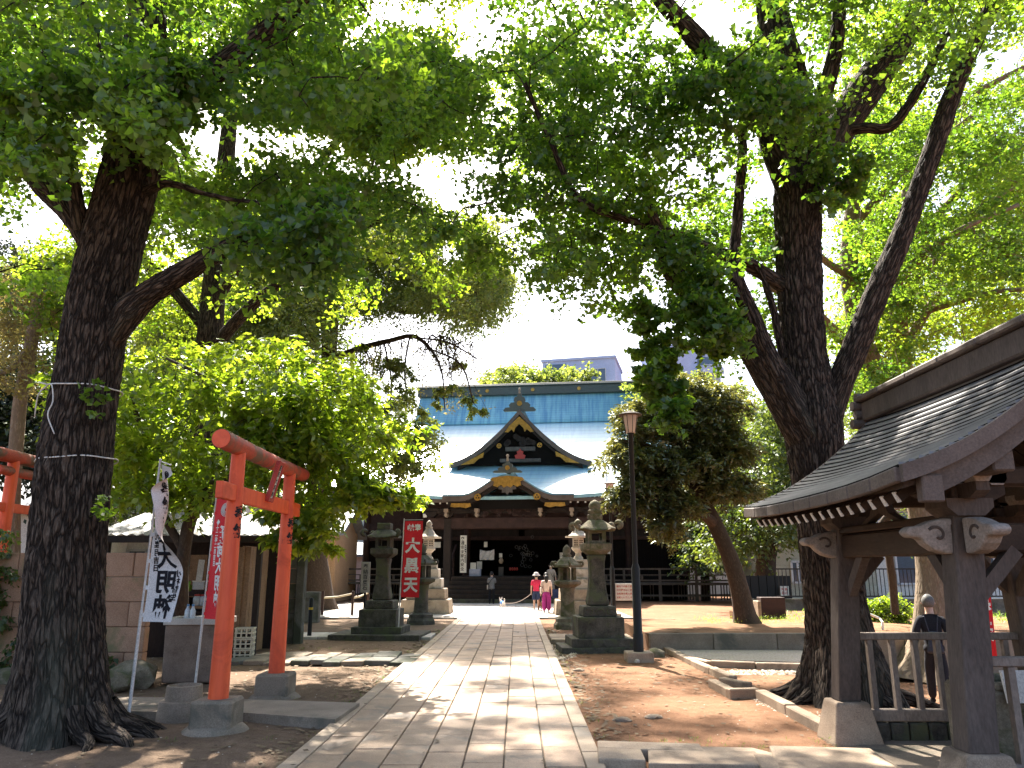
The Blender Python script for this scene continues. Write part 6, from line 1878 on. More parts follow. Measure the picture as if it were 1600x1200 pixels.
# ------------------------------------------------------------------ left side: walls, stall, shed
wl = thing('block_wall', 'tan stone block wall behind the great left trunk and the white banner', 'wall', (-7.7, 13.5, 0))
for j in range(5):
    x = -9.9 + (0 if j % 2 else -.45)
    while x < -6.13:
        w = 1.96; x1 = min(x + w, -6.12)
        if x1 - x > .15:
            m = MB().box((0, 0, 0), (x1 - x - .008, .18, .398), ch=.012).build('block', MAT['tan_block'], wl)
            m.location = ((x + x1) / 2 + 7.7, random.uniform(-.006, .006), .2 + j * .405)
        x = x1
gw = thing('block_wall', 'grey concrete block wall end standing behind the far gate column', 'wall', (-5.85, 19.5, 0))
for j in range(6):
    for k in range(2):
        m = MB().box((0, 0, 0), (.62, .16, .345), ch=.01).build('block', MAT['grey_block'], gw)
        m.location = (-.32 + k * .63, random.uniform(-.005, .005), .17 + j * .352)
MB().box((.68, -.03, 1.08), (.2, .26, 2.2), ch=.015).build('end_pillar', MAT['grey_block'], gw)
MB().box((0, 0, 2.15), (1.45, .24, .08), ch=.01).build('coping', MAT['grey_block'], gw)
# ivy on the wall
iv = thing('ivy', 'dense dark ivy covering the left end of the tan wall', 'plant', (-9.2, 13.3, 0))
C = [Vector((random.uniform(-10.6, -8.45), 13.2 + random.gauss(0, .1), random.uniform(.75, 2.35))) for _ in range(150)]
C += [Vector((random.uniform(-10.6, -7.6), 13.2 + random.gauss(0, .15), random.uniform(.05, .6))) for _ in range(34)]
leaf_mesh('foliage', C, [.22] * len(C), 46, .09, .065, MAT['deep_leaf'], iv, 'kite', hang=.9, tilt=.5)
twig_mesh(iv, MAT['smooth_bark'], [Vector((-9.5 + k * .4, 13.3, .1)) for k in range(5)], C[:60], .006, name='stems')
for (x, y, w, n, lab) in ((-9.6, 12.3, .45, 30, 'leafy green plant at the foot of the ivy, far left'), (-6.9, 12.9, .3, 16, 'small dark leafy plant by the boulders below the tan wall')):
    pl_ = thing('shrub', lab, 'shrub', (x, y, 0))
    C = [Vector((x + random.gauss(0, w), y + random.gauss(0, .2), random.uniform(.1, .45))) for _ in range(n)]
    leaf_mesh('foliage', C, [.2] * n, 24, .13, .07, MAT['deep_leaf'], pl_, 'kite', hang=.2)
    twig_mesh(pl_, MAT['smooth_bark'], [Vector((x, y, 0)), Vector((x + .2, y, 0))], C, .006, name='stems')
# stone tub with a rim
p = gr(292, 1068)
rough_mat('tub_stone', (.15, .105, .078), (.26, .19, .145), 3, .9, .4, .01, 70, (.10, .09, .055), .6)
tub = thing('stone_tub', 'brown square stone tub with a pale rim standing by the front gate column', 'tub', (p.x, p.y + .35, 0), R(6))
bev(MB().box((0, 0, .45), (.88, .66, .90), taper=1.04).build('body', MAT['tub_stone'], tub), .03)
for (a, b) in (((-.48, -.33), (.48, -.33)), ((-.48, .33), (.48, .33)), ((-.44, -.3), (-.44, .3)), ((.44, -.3), (.44, .3))):
    MB().bar((a[0], a[1], .93), (b[0], b[1], .93), .09, .10, ch=.008).build('rim', MAT['pale_concrete'], tub)
MB().box((0, 0, .90), (.84, .6, .02)).build('water', MAT['dark_water'], tub)
# spare column footing
p = gr(273, 1128)
ft = thing('spare_footing', 'round two-step concrete footing without a column left of the near gate footing', 'footing', (p.x, p.y + .2, 0))
MB().lathe([(.30, -.05), (.275, .2), (.265, .215), (.215, .22), (.205, .38), (.18, .385), (.17, .34)], seg=20).build('block', MAT['concrete'], ft, smooth=True, angle=35)
# open shed with offerings and cleaning things
rough_mat('tin_roof', (.075, .08, .085), (.15, .155, .16), 2.5, .7, .3, .01, 30, (.16, .12, .09), .58, spec=.5)
rough_mat('ply', (.20, .12, .065), (.32, .20, .115), 2.5, .75, .2, .004, 40, spec=.3)
SHY = 16.6
sh = thing('shed', 'dark open fronted shed with a sloping tin roof behind the gate and banners', 'shed', (-7.2, SHY, 0))
xl, xr = at(170, 900, SHY).x, at(408, 900, SHY).x
def sb_(mb, name, mat, **kw): return mb.build(name, MAT[mat], sh, world=True, **kw)
zt = at(400, 838, SHY).z
for k in range(9):
    w = (xr + .35 - xl + .3) / 9
    x = xl - .3 + w * (k + .5)
    m = MB(); r0 = [Vector((x - w / 2 + w * i / 8, SHY - .35, zt + .02 + .018 * math.cos(i * 2 * math.pi / 4))) for i in range(9)]
    r1 = [p + Vector((0, 2.4, .62)) for p in r0]
    sb_(m.shell([r0, r1], .012), 'roof_sheet', 'tin_roof')
sb_(MB().box(((xl + xr) / 2, SHY - .3, zt - .07), (xr - xl + .5, .06, .14), ch=.01), 'eave_beam', 'dark_wood')
for x in (xl, (xl + xr) / 2, xr): sb_(MB().box((x, SHY - .2, zt / 2 - .1), (.11, .11, zt)), 'post', 'dark_wood')
sb_(MB().box(((xl + xr) / 2, SHY + 1.7, 1.15), (xr - xl, .06, 2.4)), 'back_wall', 'dark_wood')
for k in range(3):
    sb_(MB().box((xr - .35 + k * .0, SHY + .1 + k * .55, 1.12), (.05, .53, 2.2)), 'side_panel', 'ply')
sb_(MB().box((at(372, 900, SHY).x, SHY - .12, 1.2), (.55, .04, 2.0)), 'door', 'ply')
sb_(MB().box((at(305, 930, SHY).x, SHY + .2, .98), (1.9, .6, .05)), 'counter', 'ply')
sb_(MB().box((at(305, 930, SHY).x, SHY + .2, .45), (1.8, .5, .9)), 'cupboard', 'dark_wood')
sb_(MB().box((at(310, 930, SHY).x, SHY + .42, 1.34), (1.2, .3, .03)), 'shelf', 'ply')
plain('green_plastic', (.22, .50, .06), .4); plain('blue_plastic', (.07, .22, .42), .3); plain('clear_plastic', (.50, .54, .56), .25, .6); plain('cream_plastic', (.62, .58, .46), .5)
def tubby(name, label, cat, px, py, Y, prof, mat, seg=12, extra=None):
    q = at(px, py, Y); t = thing(name, label, cat, q)
    MB().lathe(prof, seg=seg).build('body', MAT[mat], t, smooth=True, angle=40)
    if extra: extra(t)
    return t
q = at(291, 924, SHY + .2)
bk = thing('basket', 'lime green plastic basket on the shed shelf beside the white banner', 'basket', q)
bev(MB().lathe([(.10, 0), (.16, .2), (.175, .21), (.155, .2), (.10, .02)], seg=4).build('tray', MAT['green_plastic'], bk), .01)
for px, lab in ((312, 'clear plastic box beside the lime green basket'),):
    q = at(px, 921, SHY + .2); cb = thing('plastic_box', lab, 'box', q)
    bev(MB().box((0, 0, .08), (.24, .18, .16), taper=1.08).build('body', MAT['clear_plastic'], cb), .01); MB().box((0, 0, .17), (.27, .2, .02)).build('lid', MAT['white_paint'], cb)
q = at(298, 940, SHY + .1); wf = thing('picture_frame', 'small square wooden frame with a dark middle on the shed counter', 'frame', q)
for a, b in (((-.1, -.1), (.1, -.1)), ((-.1, .1), (.1, .1)), ((-.1, -.1), (-.1, .1)), ((.1, -.1), (.1, .1))): MB().bar((a[0], 0, a[1]), (b[0], 0, b[1]), .03, .025).build('bar', MAT['ply'], wf)
MB().box((0, .01, 0), (.18, .01, .18)).build('back', MAT['dark_void'], wf)
for px in (295, 303):
    q = at(px, 978, 13.1)
    t = thing('water_bottle', 'clear plastic bottle with a blue cap on the stone tub, ' + ('left of the pair' if px < 300 else 'right of the pair'), 'bottle', (q.x, 13.0, .92))
    MB().lathe([(.04, 0), (.045, .03), (.045, .17), (.02, .22), (.018, .24)], seg=12).build('body', MAT['clear_plastic'], t, smooth=True, angle=50)
    MB().lathe([(.02, .24), (.02, .27), (.0, .275)], seg=10).build('cap', MAT['blue_plastic'], t)
for k, px in enumerate((286, 306, 316)):
    q = at(px, 962, SHY + .05)
    t = thing('glass_jar', ('left', 'middle', 'right')[k] + 'most glass jar with a red lid on the shed counter', 'jar', (q.x, SHY + .05, 1.0))
    MB().lathe([(.07, 0), (.085, .03), (.085, .16), (.06, .2)], seg=14).build('body', MAT['clear_plastic'], t, smooth=True, angle=50)
    MB().lathe([(.065, .2), (.065, .235), (0, .24)], seg=14).build('lid', MAT['red_lacquer'], t)
q = at(323, 952, SHY); t = thing('detergent_box', 'small blue and white carton at the right end of the shed counter', 'box', (q.x, SHY, 1.02))
MB().box((0, 0, .09), (.14, .09, .18)).build('carton', MAT['blue_plastic'], t); MB().box((0, -.048, .12), (.13, .005, .06)).build('label', MAT['white_paint'], t)
q = at(313, 892, SHY + .1); t = thing('price_list', 'long narrow paper sheet pinned inside the shed', 'paper', q)
MB().box((0, 0, 0), (.13, .008, .46), Matrix.Rotation(.06, 3, 'Y')).build('sheet', MAT['paper'], t)
MB().box((-.06, .03, .02), (.36, .02, .62)).build('backing_board', MAT['ply'], t)
q = at(283, 893, SHY); t = thing('broom', 'green handled broom hanging in the shade of the shed', 'broom', q)
plain('teal_plastic', (.04, .30, .24), .4)
MB().bar((-.12, 0, .12), (.16, 0, .12), .03, .03).build('head', MAT['teal_plastic'], t); MB().tube([(.02, 0, .12), (.0, 0, -.5)], .013, 8).build('handle', MAT['teal_plastic'], t)
for k in range(3):
    q = at(381, 1004, SHY - .5)
    t = thing('crate', ('bottom', 'middle', 'top')[k] + ' cream plastic crate of the stack against the shed door', 'crate', (q.x, SHY - .45, k * .205 + .0), R(8))
    for s in (-1, 1):
        for u in range(4): MB().box((-.15 + u * .1, s * .15, .1), (.028, .02, .19)).build('slat', MAT['cream_plastic'], t)
        for u in range(3): MB().box((s * .17, -.1 + u * .1, .1), (.02, .028, .19)).build('slat', MAT['cream_plastic'], t)
    for z in (.015, .1, .185):
        for s in (-1, 1):
            MB().box((0, s * .152, z), (.36, .022, .025)).build('rail', MAT['cream_plastic'], t); MB().box((s * .172, 0, z), (.022, .3, .025)).build('rail', MAT['cream_plastic'], t)
    MB().box((0, 0, .06), (.33, .28, .1)).build('contents', MAT['dark_wood'], t)
# low post with yellow band, rope fence, grey cabinet, wooden plaque
q = gr(483, 998); t = thing('bollard', 'thin black bollard with a yellow band beside the grey wall', 'bollard', (q.x, q.y, 0))
plain('yellow_tape', (.62, .40, .03), .5)
MB().lathe([(.055, 0), (.055, .98), (.03, 1.02)], seg=12).build('post', MAT['black_metal'], t, smooth=True, angle=40); MB().lathe([(.058, .72), (.058, .78)], seg=12).build('band', MAT['yellow_tape'], t)
rf_ = thing('rope_fence', 'low fence of thin posts and pale rail in front of the camphor trunk', 'fence', (-6.5, 30, 0))
plain('bamboo', (.45, .36, .22), .6)
P0, P1, P2 = gr(503, 962), gr(550, 962), gr(574, 960)
for q in (P0, P1, P2): MB().box((q.x + 6.5, q.y - 30, .45), (.09, .09, .95)).build('fence_post', MAT['red_brown_wood'], rf_)
for a, b in ((P0, P1), (P1, P2)): MB().tube([(a.x + 6.5, a.y - 30, .66), ((a.x + b.x) / 2 + 6.5, a.y - 30, .70), (b.x + 6.5, b.y - 30, .82)], .035, 8).build('rail', MAT['bamboo'], rf_)
q = at(487, 960, 27); t = thing('control_cabinet', 'small grey metal cabinet on the ground left of the camphor trunk', 'cabinet', (q.x, 27, 0))
bev(MB().box((0, 0, .5), (.5, .35, 1.0)).build('case', MAT['grey_block'], t)); MB().box((-.1, -.18, .75), (.2, .01, .12)).build('panel', MAT['dark_stone'], t)
q = at(571, 900, 26); t = thing('wooden_plaque', 'tall wooden board with faded writing fixed left of the big dark lantern', 'sign', (q.x, 26, 0))
MB().box((0, 0, at(571, 902, 26).z), (.30, .05, .98), ch=.01).build('board', MAT['pale_wood'], t); MB().box((0, .05, .9), (.07, .06, 2.0)).build('post', MAT['dark_wood'], t)
o = link('writing', text_mesh('奉納百度石', .16, .002, vertical=True), MAT['ink'], t); o.location = (0, -.03, at(571, 902, 26).z)

# ------------------------------------------------------------------ right side beyond the pavilion
bt = thing('stone_monument', 'plain brown box shaped stone between the leaning trunk and the black fence', 'monument', (at(1206, 960, 24).x, 24, 0))
bev(MB().box((0, 0, .45), (.72, .45, .95)).build('block', MAT['red_brown_wood'], bt)); MB().box((-.42, .0, .4), (.1, .5, .85), ch=.02).build('side_slab', MAT['kerb_stone'], bt)
bf = thing('black_fence', 'black panel fence right of the leaning trunk with a white notice', 'fence', (10.5, 33, 0))
x0, x1 = at(1148, 930, 33).x, at(1238, 930, 33).x
n = 7
for k in range(n):
    w = (x1 - x0) / n
    MB().box((x0 + w * (k + .5) - 10.5, 0, .95), (w - .03, .05, 1.05)).build('panel', MAT['black_metal'], bf)
    MB().box((x0 + w * k - 10.5, .05, .7), (.05, .05, 1.6)).build('fence_post', MAT['black_metal'], bf)
q = at(1226, 924, 32.8); t = thing('fence_notice', 'small white notice with red characters hung on the black fence', 'notice', q)
MB().box((0, 0, 0), (.34, .02, .42)).build('sheet', MAT['white_paint'], t)
o = link('writing', text_mesh('駐車\n禁止', .13, .002), MAT['red_ink'], t); o.location = (0, -.013, 0)
# far picket fence of the neighbours
pf = thing('picket_fence', 'long dark metal bar fence on a low wall at the back of the right yard', 'fence', (16, 30, 0))
MB().box((2.5, .15, .2), (19, .2, .9)).build('base_wall', MAT['grey_block'], pf)
for k in range(8): MB().box((-5 + k * 2.3, 0, 1.2), (.08, .08, 1.3)).build('fence_post', MAT['black_metal'], pf)
for z in (.75, 1.75): MB().bar((-6, 0, z), (11.5, 0, z), .04, .05).build('rail', MAT['black_metal'], pf)
pk = MB()
for k in range(118): pk.box((-5.9 + k * .148, 0, 1.25), (.022, .022, 1.0))
pk.build('picket', MAT['black_metal'], pf, kind='stuff')
# brick retaining wall and steps' handrail
br = thing('brick_wall', 'low stone block wall with a planted bank behind the forked trunk', 'wall', (9.5, 20.5, -.4))
for j in range(3):
    for k in range(16):
        m = MB().box((0, 0, 0), (.44, .2, .215), ch=.015).build('block', MAT['concrete' if (j * 5 + k * 3) % 4 else 'mossy_stone'], br)
        m.location = (-1.6 + k * .452 + (j % 2) * .22, random.uniform(-.01, .01), .1 + j * .223)
MB().box((2.0, -.02, .70), (7.4, .3, .06), ch=.015).build('coping', MAT['mossy_stone'], br)
bank = MB().box((11.6, 24.6, -.1), (7.6, 8.2, .78)).build('planted_bank', MAT['bed_soil']); tag(bank, kind='structure')
C = [Vector((random.uniform(8, 15.2), random.uniform(20.6, 27), .32)) for _ in range(150)]
gh = thing('grass_root', None, None, (11, 23, 0)); bpy.data.objects.remove(gh)
class _P: location = Vector((0, 0, 0))
def grass(C, name, mat, L, r=.3, q=36):
    pr_ = bpy.data.objects.new(name + '_tmp', None); COL.objects.link(pr_)
    o = leaf_mesh(name, C, [r] * len(C), q, L, L * .12, MAT[mat], pr_, 'kite', flat=.05, hang=-.9, tilt=.3, droop=0, jit=.2)
    o.parent = None; bpy.data.objects.remove(pr_); tag(o, kind='stuff'); return o
grass(C, 'bank_grass', 'ginkgo_leaf', .13)
C = [Vector((random.uniform(5.0, 10.5), random.uniform(20.6, 22.3), bedz)) for _ in range(110)]
grass(C, 'bed_grass', 'ginkgo_leaf_lit', .055)
hr = thing('handrail', 'white metal handrail beside the bank behind the forked trunk', 'handrail', at(1362, 970, 19))
pts = [at(1343, 953, 19), at(1374, 966, 19), at(1379, 972, 18.8), at(1379, 1004, 18.8)]
MB().tube([p - hr.location for p in pts], .028, 8).build('tube', MAT['white_paint'], hr, smooth=True, angle=50)
def bush(label, px, py, Y, w, h, mat, n=70, name='shrub', q=60, L=.08, z0=None):
    c = at(px, py, Y); z0 = c.z if z0 is None else z0
    t = thing(name, label, 'shrub', (c.x, Y, z0 - h * .9))
    C = []
    while len(C) < n:
        v = Vector((random.uniform(-1, 1), random.uniform(-1, 1), random.uniform(-.9, 1)))
        if .35 < v.length < 1: C.append(Vector((c.x + v.x * w, Y + v.y * w * .8, z0 + v.z * h)))
    leaf_mesh('crown', C, [.24] * n, q, L, L * .6, MAT[mat], t, 'kite')
    m = MB()
    for k in range(6): m.tube([(0, 0, 0), (random.gauss(0, w * .4), random.gauss(0, w * .3), h * 1.5)], [.03, .012], 6)
    m.build('stems', MAT['smooth_bark'], t, kind='stuff')
bush('rounded green clipped bush on the bank behind the man in the suit', 1390, 951, 21.5, .62, .34, 'ginkgo_leaf_lit', 60)
bush('loose yellow green plant at the top of the handrail', 1352, 948, 21.8, .4, .22, 'lime_leaf', 24)
for k, px in enumerate((1418, 1427)):
    q = at(px, 958, 22.5); t = thing('potted_flower', ('left', 'right')[k] + ' one of two pots of white flowers on the bank', 'potted plant', q)
    MB().lathe([(.09, -.12), (.12, .08), (.11, .09)], seg=12).build('pot', MAT['dark_stone'], t, smooth=True, angle=40)
    C = [q + Vector((random.gauss(0, .07), random.gauss(0, .07), .16 + random.gauss(0, .03))) for _ in range(9)]
    leaf_mesh('blossoms', C, [.05] * 9, 12, .05, .05, MAT['white_paint'], t, 'kite')
pv_ = thing('paved_ramp', None, None, (at(1572, 990, 20).x, 20, 0)); pv_['kind'] = 'structure'
for j in range(4):
    for k in range(4):
        m = MB().box((0, 0, 0), (.42, .34, .06), ch=.01).build('paving_stone', MAT['concrete'], pv_)
        m.location = (-.7 + k * .43 + j * .06, j * .35, -.25 + j * .14); m.rotation_euler = (.38, 0, 0)

# ------------------------------------------------------------------ houses around the grounds
rough_mat('lavender_wall', (.40, .47, .68), (.47, .54, .75), .6, .8, .1, .01, 30, spec=.3)
rough_mat('white_wall', (.62, .60, .58), (.74, .72, .70), .6, .8, .1, .01, 30, spec=.3)
rough_mat('pink_wall', (.55, .42, .40), (.62, .48, .46), .6, .8, .1, .01, 30, spec=.3)
rough_mat('beige_siding', (.36, .37, .31), (.45, .46, .39), .8, .75, .1, .01, 30, spec=.3)
rough_mat('tile_roof', (.16, .17, .19), (.28, .29, .31), 2, .6, .3, .02, 20, spec=.4)
rough_mat('orange_wall', (.50, .30, .17), (.58, .36, .2), .8, .8, .1, .01, 30)
plain('window_glass', (.06, .09, .14), .08, .7)
plain('window_frame', (.55, .57, .62), .4, .5)
def house(label, loc, w, d, h, wall, wins=(), roof=None, rz=0.0, cat='building', name='building', parapet=False, balcony=None, siding=0):
    t = thing(name, label, cat, loc, rz)
    if siding:
        n = int(h / siding)
        for k in range(n): MB().box((0, 0, siding * (k + .5)), (w, d, siding - .03)).build('siding_board', MAT[wall], t)
        MB().box((0, 0, h / 2), (w - .06, d - .06, h)).build('wall', MAT[wall], t)
    else:
        MB().box((0, 0, h / 2), (w, d, h)).build('wall', MAT[wall], t)
    for (x, z, ww, hh) in wins:
        f = MB()
        for a, b in (((x - ww / 2, z - hh / 2), (x + ww / 2, z - hh / 2)), ((x - ww / 2, z + hh / 2), (x + ww / 2, z + hh / 2)), ((x - ww / 2, z - hh / 2), (x - ww / 2, z + hh / 2)), ((x + ww / 2, z - hh / 2), (x + ww / 2, z + hh / 2)), ((x, z - hh / 2), (x, z + hh / 2))):
            f.bar((a[0], -d / 2 - .03, a[1]), (b[0], -d / 2 - .03, b[1]), .10, .10)
        fo = f.build('window', MAT['window_frame'], t)
        MB().box((x, -d / 2 - .012, z), (ww, .03, hh)).build('pane', MAT['window_glass'], fo)
    if parapet: MB().box((0, 0, h + .12), (w + .3, d + .3, .35), ch=.03).build('parapet', MAT[wall], t)
    if balcony:
        for (x, z, ww) in balcony:
            MB().box((x, -d / 2 - .02, z + .75), (ww, .06, 1.5)).build('balcony_recess', MAT['window_glass'], t)
            b = MB().box((x, -d / 2 - .6, z - .45), (ww + .2, 1.2, .9)).build('balcony', MAT[wall], t)
            MB().bar((x - ww / 2, -d / 2 - 1.2, z + .12), (x + ww / 2, -d / 2 - 1.2, z + .12), .06, .06).build('rail', MAT['window_frame'], b)
    if roof:
        ov = .5
        for s in (-1, 1):
            rows = [[Vector((-w / 2 - ov, s * (d / 2 + ov), h - .2)), Vector((w / 2 + ov, s * (d / 2 + ov), h - .2))], [Vector((-w / 2 - ov, 0, h + roof)), Vector((w / 2 + ov, 0, h + roof))]]
            if s > 0: rows = [r[::-1] for r in rows]
            MB().shell(rows, .18).build('roof', MAT['tile_roof'], t)
        for s in (-1, 1):
            MB().prism([(-d / 2, h), (d / 2, h), (0, h + roof - .2)], .1, Matrix.Rotation(math.pi / 2, 3, 'Z'), (s * (w / 2 - .1) + .05, 0, 0)).build('gable', MAT[wall], t)
    return t
a = at(918, 605, 90); zt_ = at(918, 566, 90).z + .6
house('lavender apartment block behind the hall ridge, left of the two', (a.x, 95, 0), 9.0, 8, zt_, 'lavender_wall', ((-2.6, zt_ - 1.9, 2.0, 1.3), (2.4, zt_ - 2.1, 1.9, 1.7), (0, zt_ - 5, 2, 1.4)), None, R(-14), parapet=True, balcony=((-2.8, zt_ - 1.9, 2.6),))
a = at(1075, 605, 95); zt_ = at(1075, 552, 95).z + .6
house('lavender apartment block rising right of the hall ridge, above the dark layered tree', (a.x, 99, 0), 7.0, 8, zt_, 'lavender_wall', ((2.4, zt_ - 2.6, 1.2, 1.5), (-1.5, zt_ - 6, 1.6, 1.4)), None, R(20), parapet=True, balcony=((1.6, zt_ - 2.4, 3.0), (1.6, zt_ - 5.6, 3.0)))
a = at(560, 900, 62); house('pale house with a flat roof glimpsed left of the hall', (a.x - 3.5, 66, 0), 13, 7, at(560, 795, 62).z, 'white_wall', ((-1, 6.3, 1.4, 1.2), (3.4, 6.3, 1.4, 1.2), (3.0, 3.0, 1.4, 1.2)), 2.0)
a = at(585, 900, 58); house('low pinkish building under the lime branches left of the hall', (a.x - 1.0, 60, 0), 5, 4, at(585, 862, 58).z, 'pink_wall', ((1.2, 1.2, 1.0, .9),), .8)
a = at(430, 900, 44); house('low tan house with a grey roof seen between the gate columns', (a.x - 1, 46, 0), 9, 6, 3.9, 'orange_wall', ((1, 2.2, 1.6, 1.1), (-2, 2.2, 1.6, 1.1)), 1.3)
a = at(215, 900, 36); house('grey roofed house behind the shed at the left', (a.x - 2, 38, 0), 12, 7, 3.6, 'white_wall', ((0, 2, 1.6, 1.1), (3, 2, 1.6, 1.1)), 2.0)
a = at(20, 900, 30); house('white walled house behind the far left gate', (a.x - 3, 34, 0), 10, 7, 4.2, 'white_wall', ((1, 2.4, 1.5, 1.1),), 1.6)
a = at(1275, 900, 38); house('beige sided house behind the forked ginkgo', (a.x + .8, 42, 0), 5.2, 6, 4.8, 'beige_siding', ((-1.3, 1.6, .6, 1.0), (.6, 3.4, 1.2, 1.0)), None, 0, siding=.32, parapet=True)
a = at(1420, 900, 40); house('pale blue white house behind the bar fence at the right', (a.x + 2, 44, 0), 14, 6, 5.2, 'white_wall', ((-4.5, 1.8, 2.2, 1.6), (-1, 1.8, 2.2, 1.6), (3, 1.8, 2.2, 1.6), (-2, 4.2, 1.6, 1.0)), 1.5)
a = at(1180, 900, 55); house('cream house glimpsed between the two leaning trunks', (a.x, 60, 0), 12, 6, 5.0, 'white_wall', ((-2.5, 2.2, 1.5, 1.1), (1.5, 2.2, 1.5, 1.1)), 1.6)
# a row of distant trees closing the view
for k, (x, lab) in enumerate(((-30, 'distant tree behind the grey roofed house at the left'), (-21, 'distant tree above the low tan house left of the camphor'), (26, 'distant tree behind the cream house between the leaning trunks'), (34, 'distant tree behind the beige sided house'), (43, 'distant tree behind the pale house with the bar fence'))):
    Y = 66 + (k * 37) % 17
    b = Vector((x, Y, 0))
    t = thing('far_tree', lab, 'tree', b, 0, 'distant trees')
    hgt = random.uniform(9, 13)
    m = MB().tube([(0, 0, -.2), (.2, 0, hgt * .4), (0, .2, hgt * .8)], [.4, .3, .12], 9).build('trunk', MAT['smooth_bark'], t, smooth=True)
    C = []
    while len(C) < 80:
        v = Vector((random.uniform(-1, 1), random.uniform(-1, 1), random.uniform(-1, 1)))
        if v.length < 1: C.append(b + Vector((v.x * 6.2, v.y * 4, hgt * .62 + v.z * hgt * .45)))
    leaf_mesh('crown', C, [1.7] * 80, 60, .5, .34, MAT['far_leaf' if k % 3 else 'deep_leaf'], t, 'kite')

# ------------------------------------------------------------------ white cords tied round the great left trunk
plain('cord_white', (.72, .70, .66), .8, .1)
def cord(label, px, py, r, tilt, tails):
    c = at(px, py, 8.98)
    t = thing('cord', label, 'cord', c)
    MB().tube([(r * math.cos(a), r * math.sin(a), tilt * math.cos(a) + .006 * math.sin(5 * a)) for a in [k * 2 * math.pi / 40 for k in range(41)]], .0085, 6, caps=False).build('loop', MAT['cord_white'], t, smooth=True)
    for tl in tails: MB().tube([Vector(p) for p in catmull(tl, [1] * len(tl), .04)[0]], .008, 6).build('tail', MAT['cord_white'], t, smooth=True)
cord('upper white cord knotted round the great left trunk, its tails hanging down', 133, 611, .405, .0,
     [[(-.25, -.33, .0), (-.36, -.30, -.10), (-.41, -.24, -.25), (-.43, -.2, -.36)], [(-.25, -.34, 0), (-.15, -.42, -.03), (-.10, -.44, -.22), (-.13, -.45, -.38), (-.02, -.46, -.60)], [(-.25, -.34, 0), (-.33, -.32, .02), (-.40, -.26, .05)]])
cord('lower white cord tied straight round the great left trunk', 121, 721, .425, .03, [])
# sprouts on the trunk
for (px, py, n, lab) in ((148, 620, 9, 'small tuft of green leaves sprouting by the upper cord'), (165, 790, 7, 'small tuft of green leaves low on the right of the left trunk')):
    c = at(px, py, 8.5); t = thing('leaf_sprout', lab, 'leaves', c)
    C = [c + Vector((random.gauss(0, .06), random.gauss(0, .04), random.gauss(0, .1))) for _ in range(n)]
    leaf_mesh('leaves', C, [.08] * n, 8, .075, .09, MAT['ginkgo_leaf'], t, 'fan')

C = []
for k in range(90):
    y = random.uniform(6.2, 26); sd = random.choice((-1, 1)); x = -.67 + .0065 * y + sd * (1.50 + abs(random.gauss(0, .10)))
    C.append(Vector((x, y, .0)))
for k in range(30):
    q = gr(random.uniform(930, 1300), random.uniform(1156, 1180)); C.append(Vector((q.x, q.y, .02)))
for k in range(30): C.append(Vector((random.uniform(-6.2, -2.4), random.uniform(8.6, 9.0) + random.choice((0, 2.6, 9.5)), .0)))
grass(C, 'weeds', 'ginkgo_leaf', .045, .07, 9)
# ------------------------------------------------------------------ people and dogs
rough_mat('skin', (.48, .29, .21), (.56, .35, .26), 5, .55, 0, fine=60)
plain('hair_black', (.012, .010, .010), .5, .3, 0, .2); plain('hair_grey', (.13, .125, .12), .6, .2, 0, .2)
BODY = {}
def skin_mesh(name, verts, edges, radii, mat, parent, sub=2, root=0, kind=None):
    me = bpy.data.meshes.new(name)
    me.from_pydata([tuple(v) for v in verts], edges, [])
    o = bpy.data.objects.new(name, me); COL.objects.link(o)
    md = o.modifiers.new('Skin', 'SKIN'); md.use_smooth_shade = True; md.branch_smoothing = .4
    for i, sv in enumerate(me.skin_vertices[0].data):
        r = radii[i]
        sv.radius = r if hasattr(r, '__len__') else (r, r)
        sv.use_root = (i == root)
    s = o.modifiers.new('Sub', 'SUBSURF'); s.levels = sub; s.render_levels = sub
    dg = bpy.context.evaluated_depsgraph_get()
    m2 = bpy.data.meshes.new_from_object(o.evaluated_get(dg))
    bpy.data.objects.remove(o)
    m2.materials.clear()
    m2.polygons.foreach_set('use_smooth', [True] * len(m2.polygons))
    return link(name, m2, mat, parent, kind)
def joints(H, arm_l, arm_r, leg_l, leg_r, bend=0.0):
    """joint positions for a figure of height H facing -Y; arms/legs: lists of three points in units of H"""
    J = {'pelvis': (0, 0, .53), 'waist': (0, -.01 * bend, .61), 'chest': (0, -.04 * bend, .73), 'neck0': (0, -.07 * bend, .825), 'neck': (0, -.09 * bend - .005, .865), 'head0': (0, -.10 * bend - .012, .90), 'head1': (0, -.11 * bend - .014, .955)}
    for s, a, l in ((-1, arm_r, leg_r), (1, arm_l, leg_l)):
        q = 'L' if s > 0 else 'R'
        J['sho' + q] = (s * .105, -.05 * bend, .80)
        for n, p in zip(('elb', 'wri', 'han'), a): J[n + q] = p
        J['hip' + q] = (s * .052, 0, .50)
        for n, p in zip(('kne', 'ank', 'toe'), l): J[n + q] = p
    return {k: Vector(v) * H for k, v in J.items()}
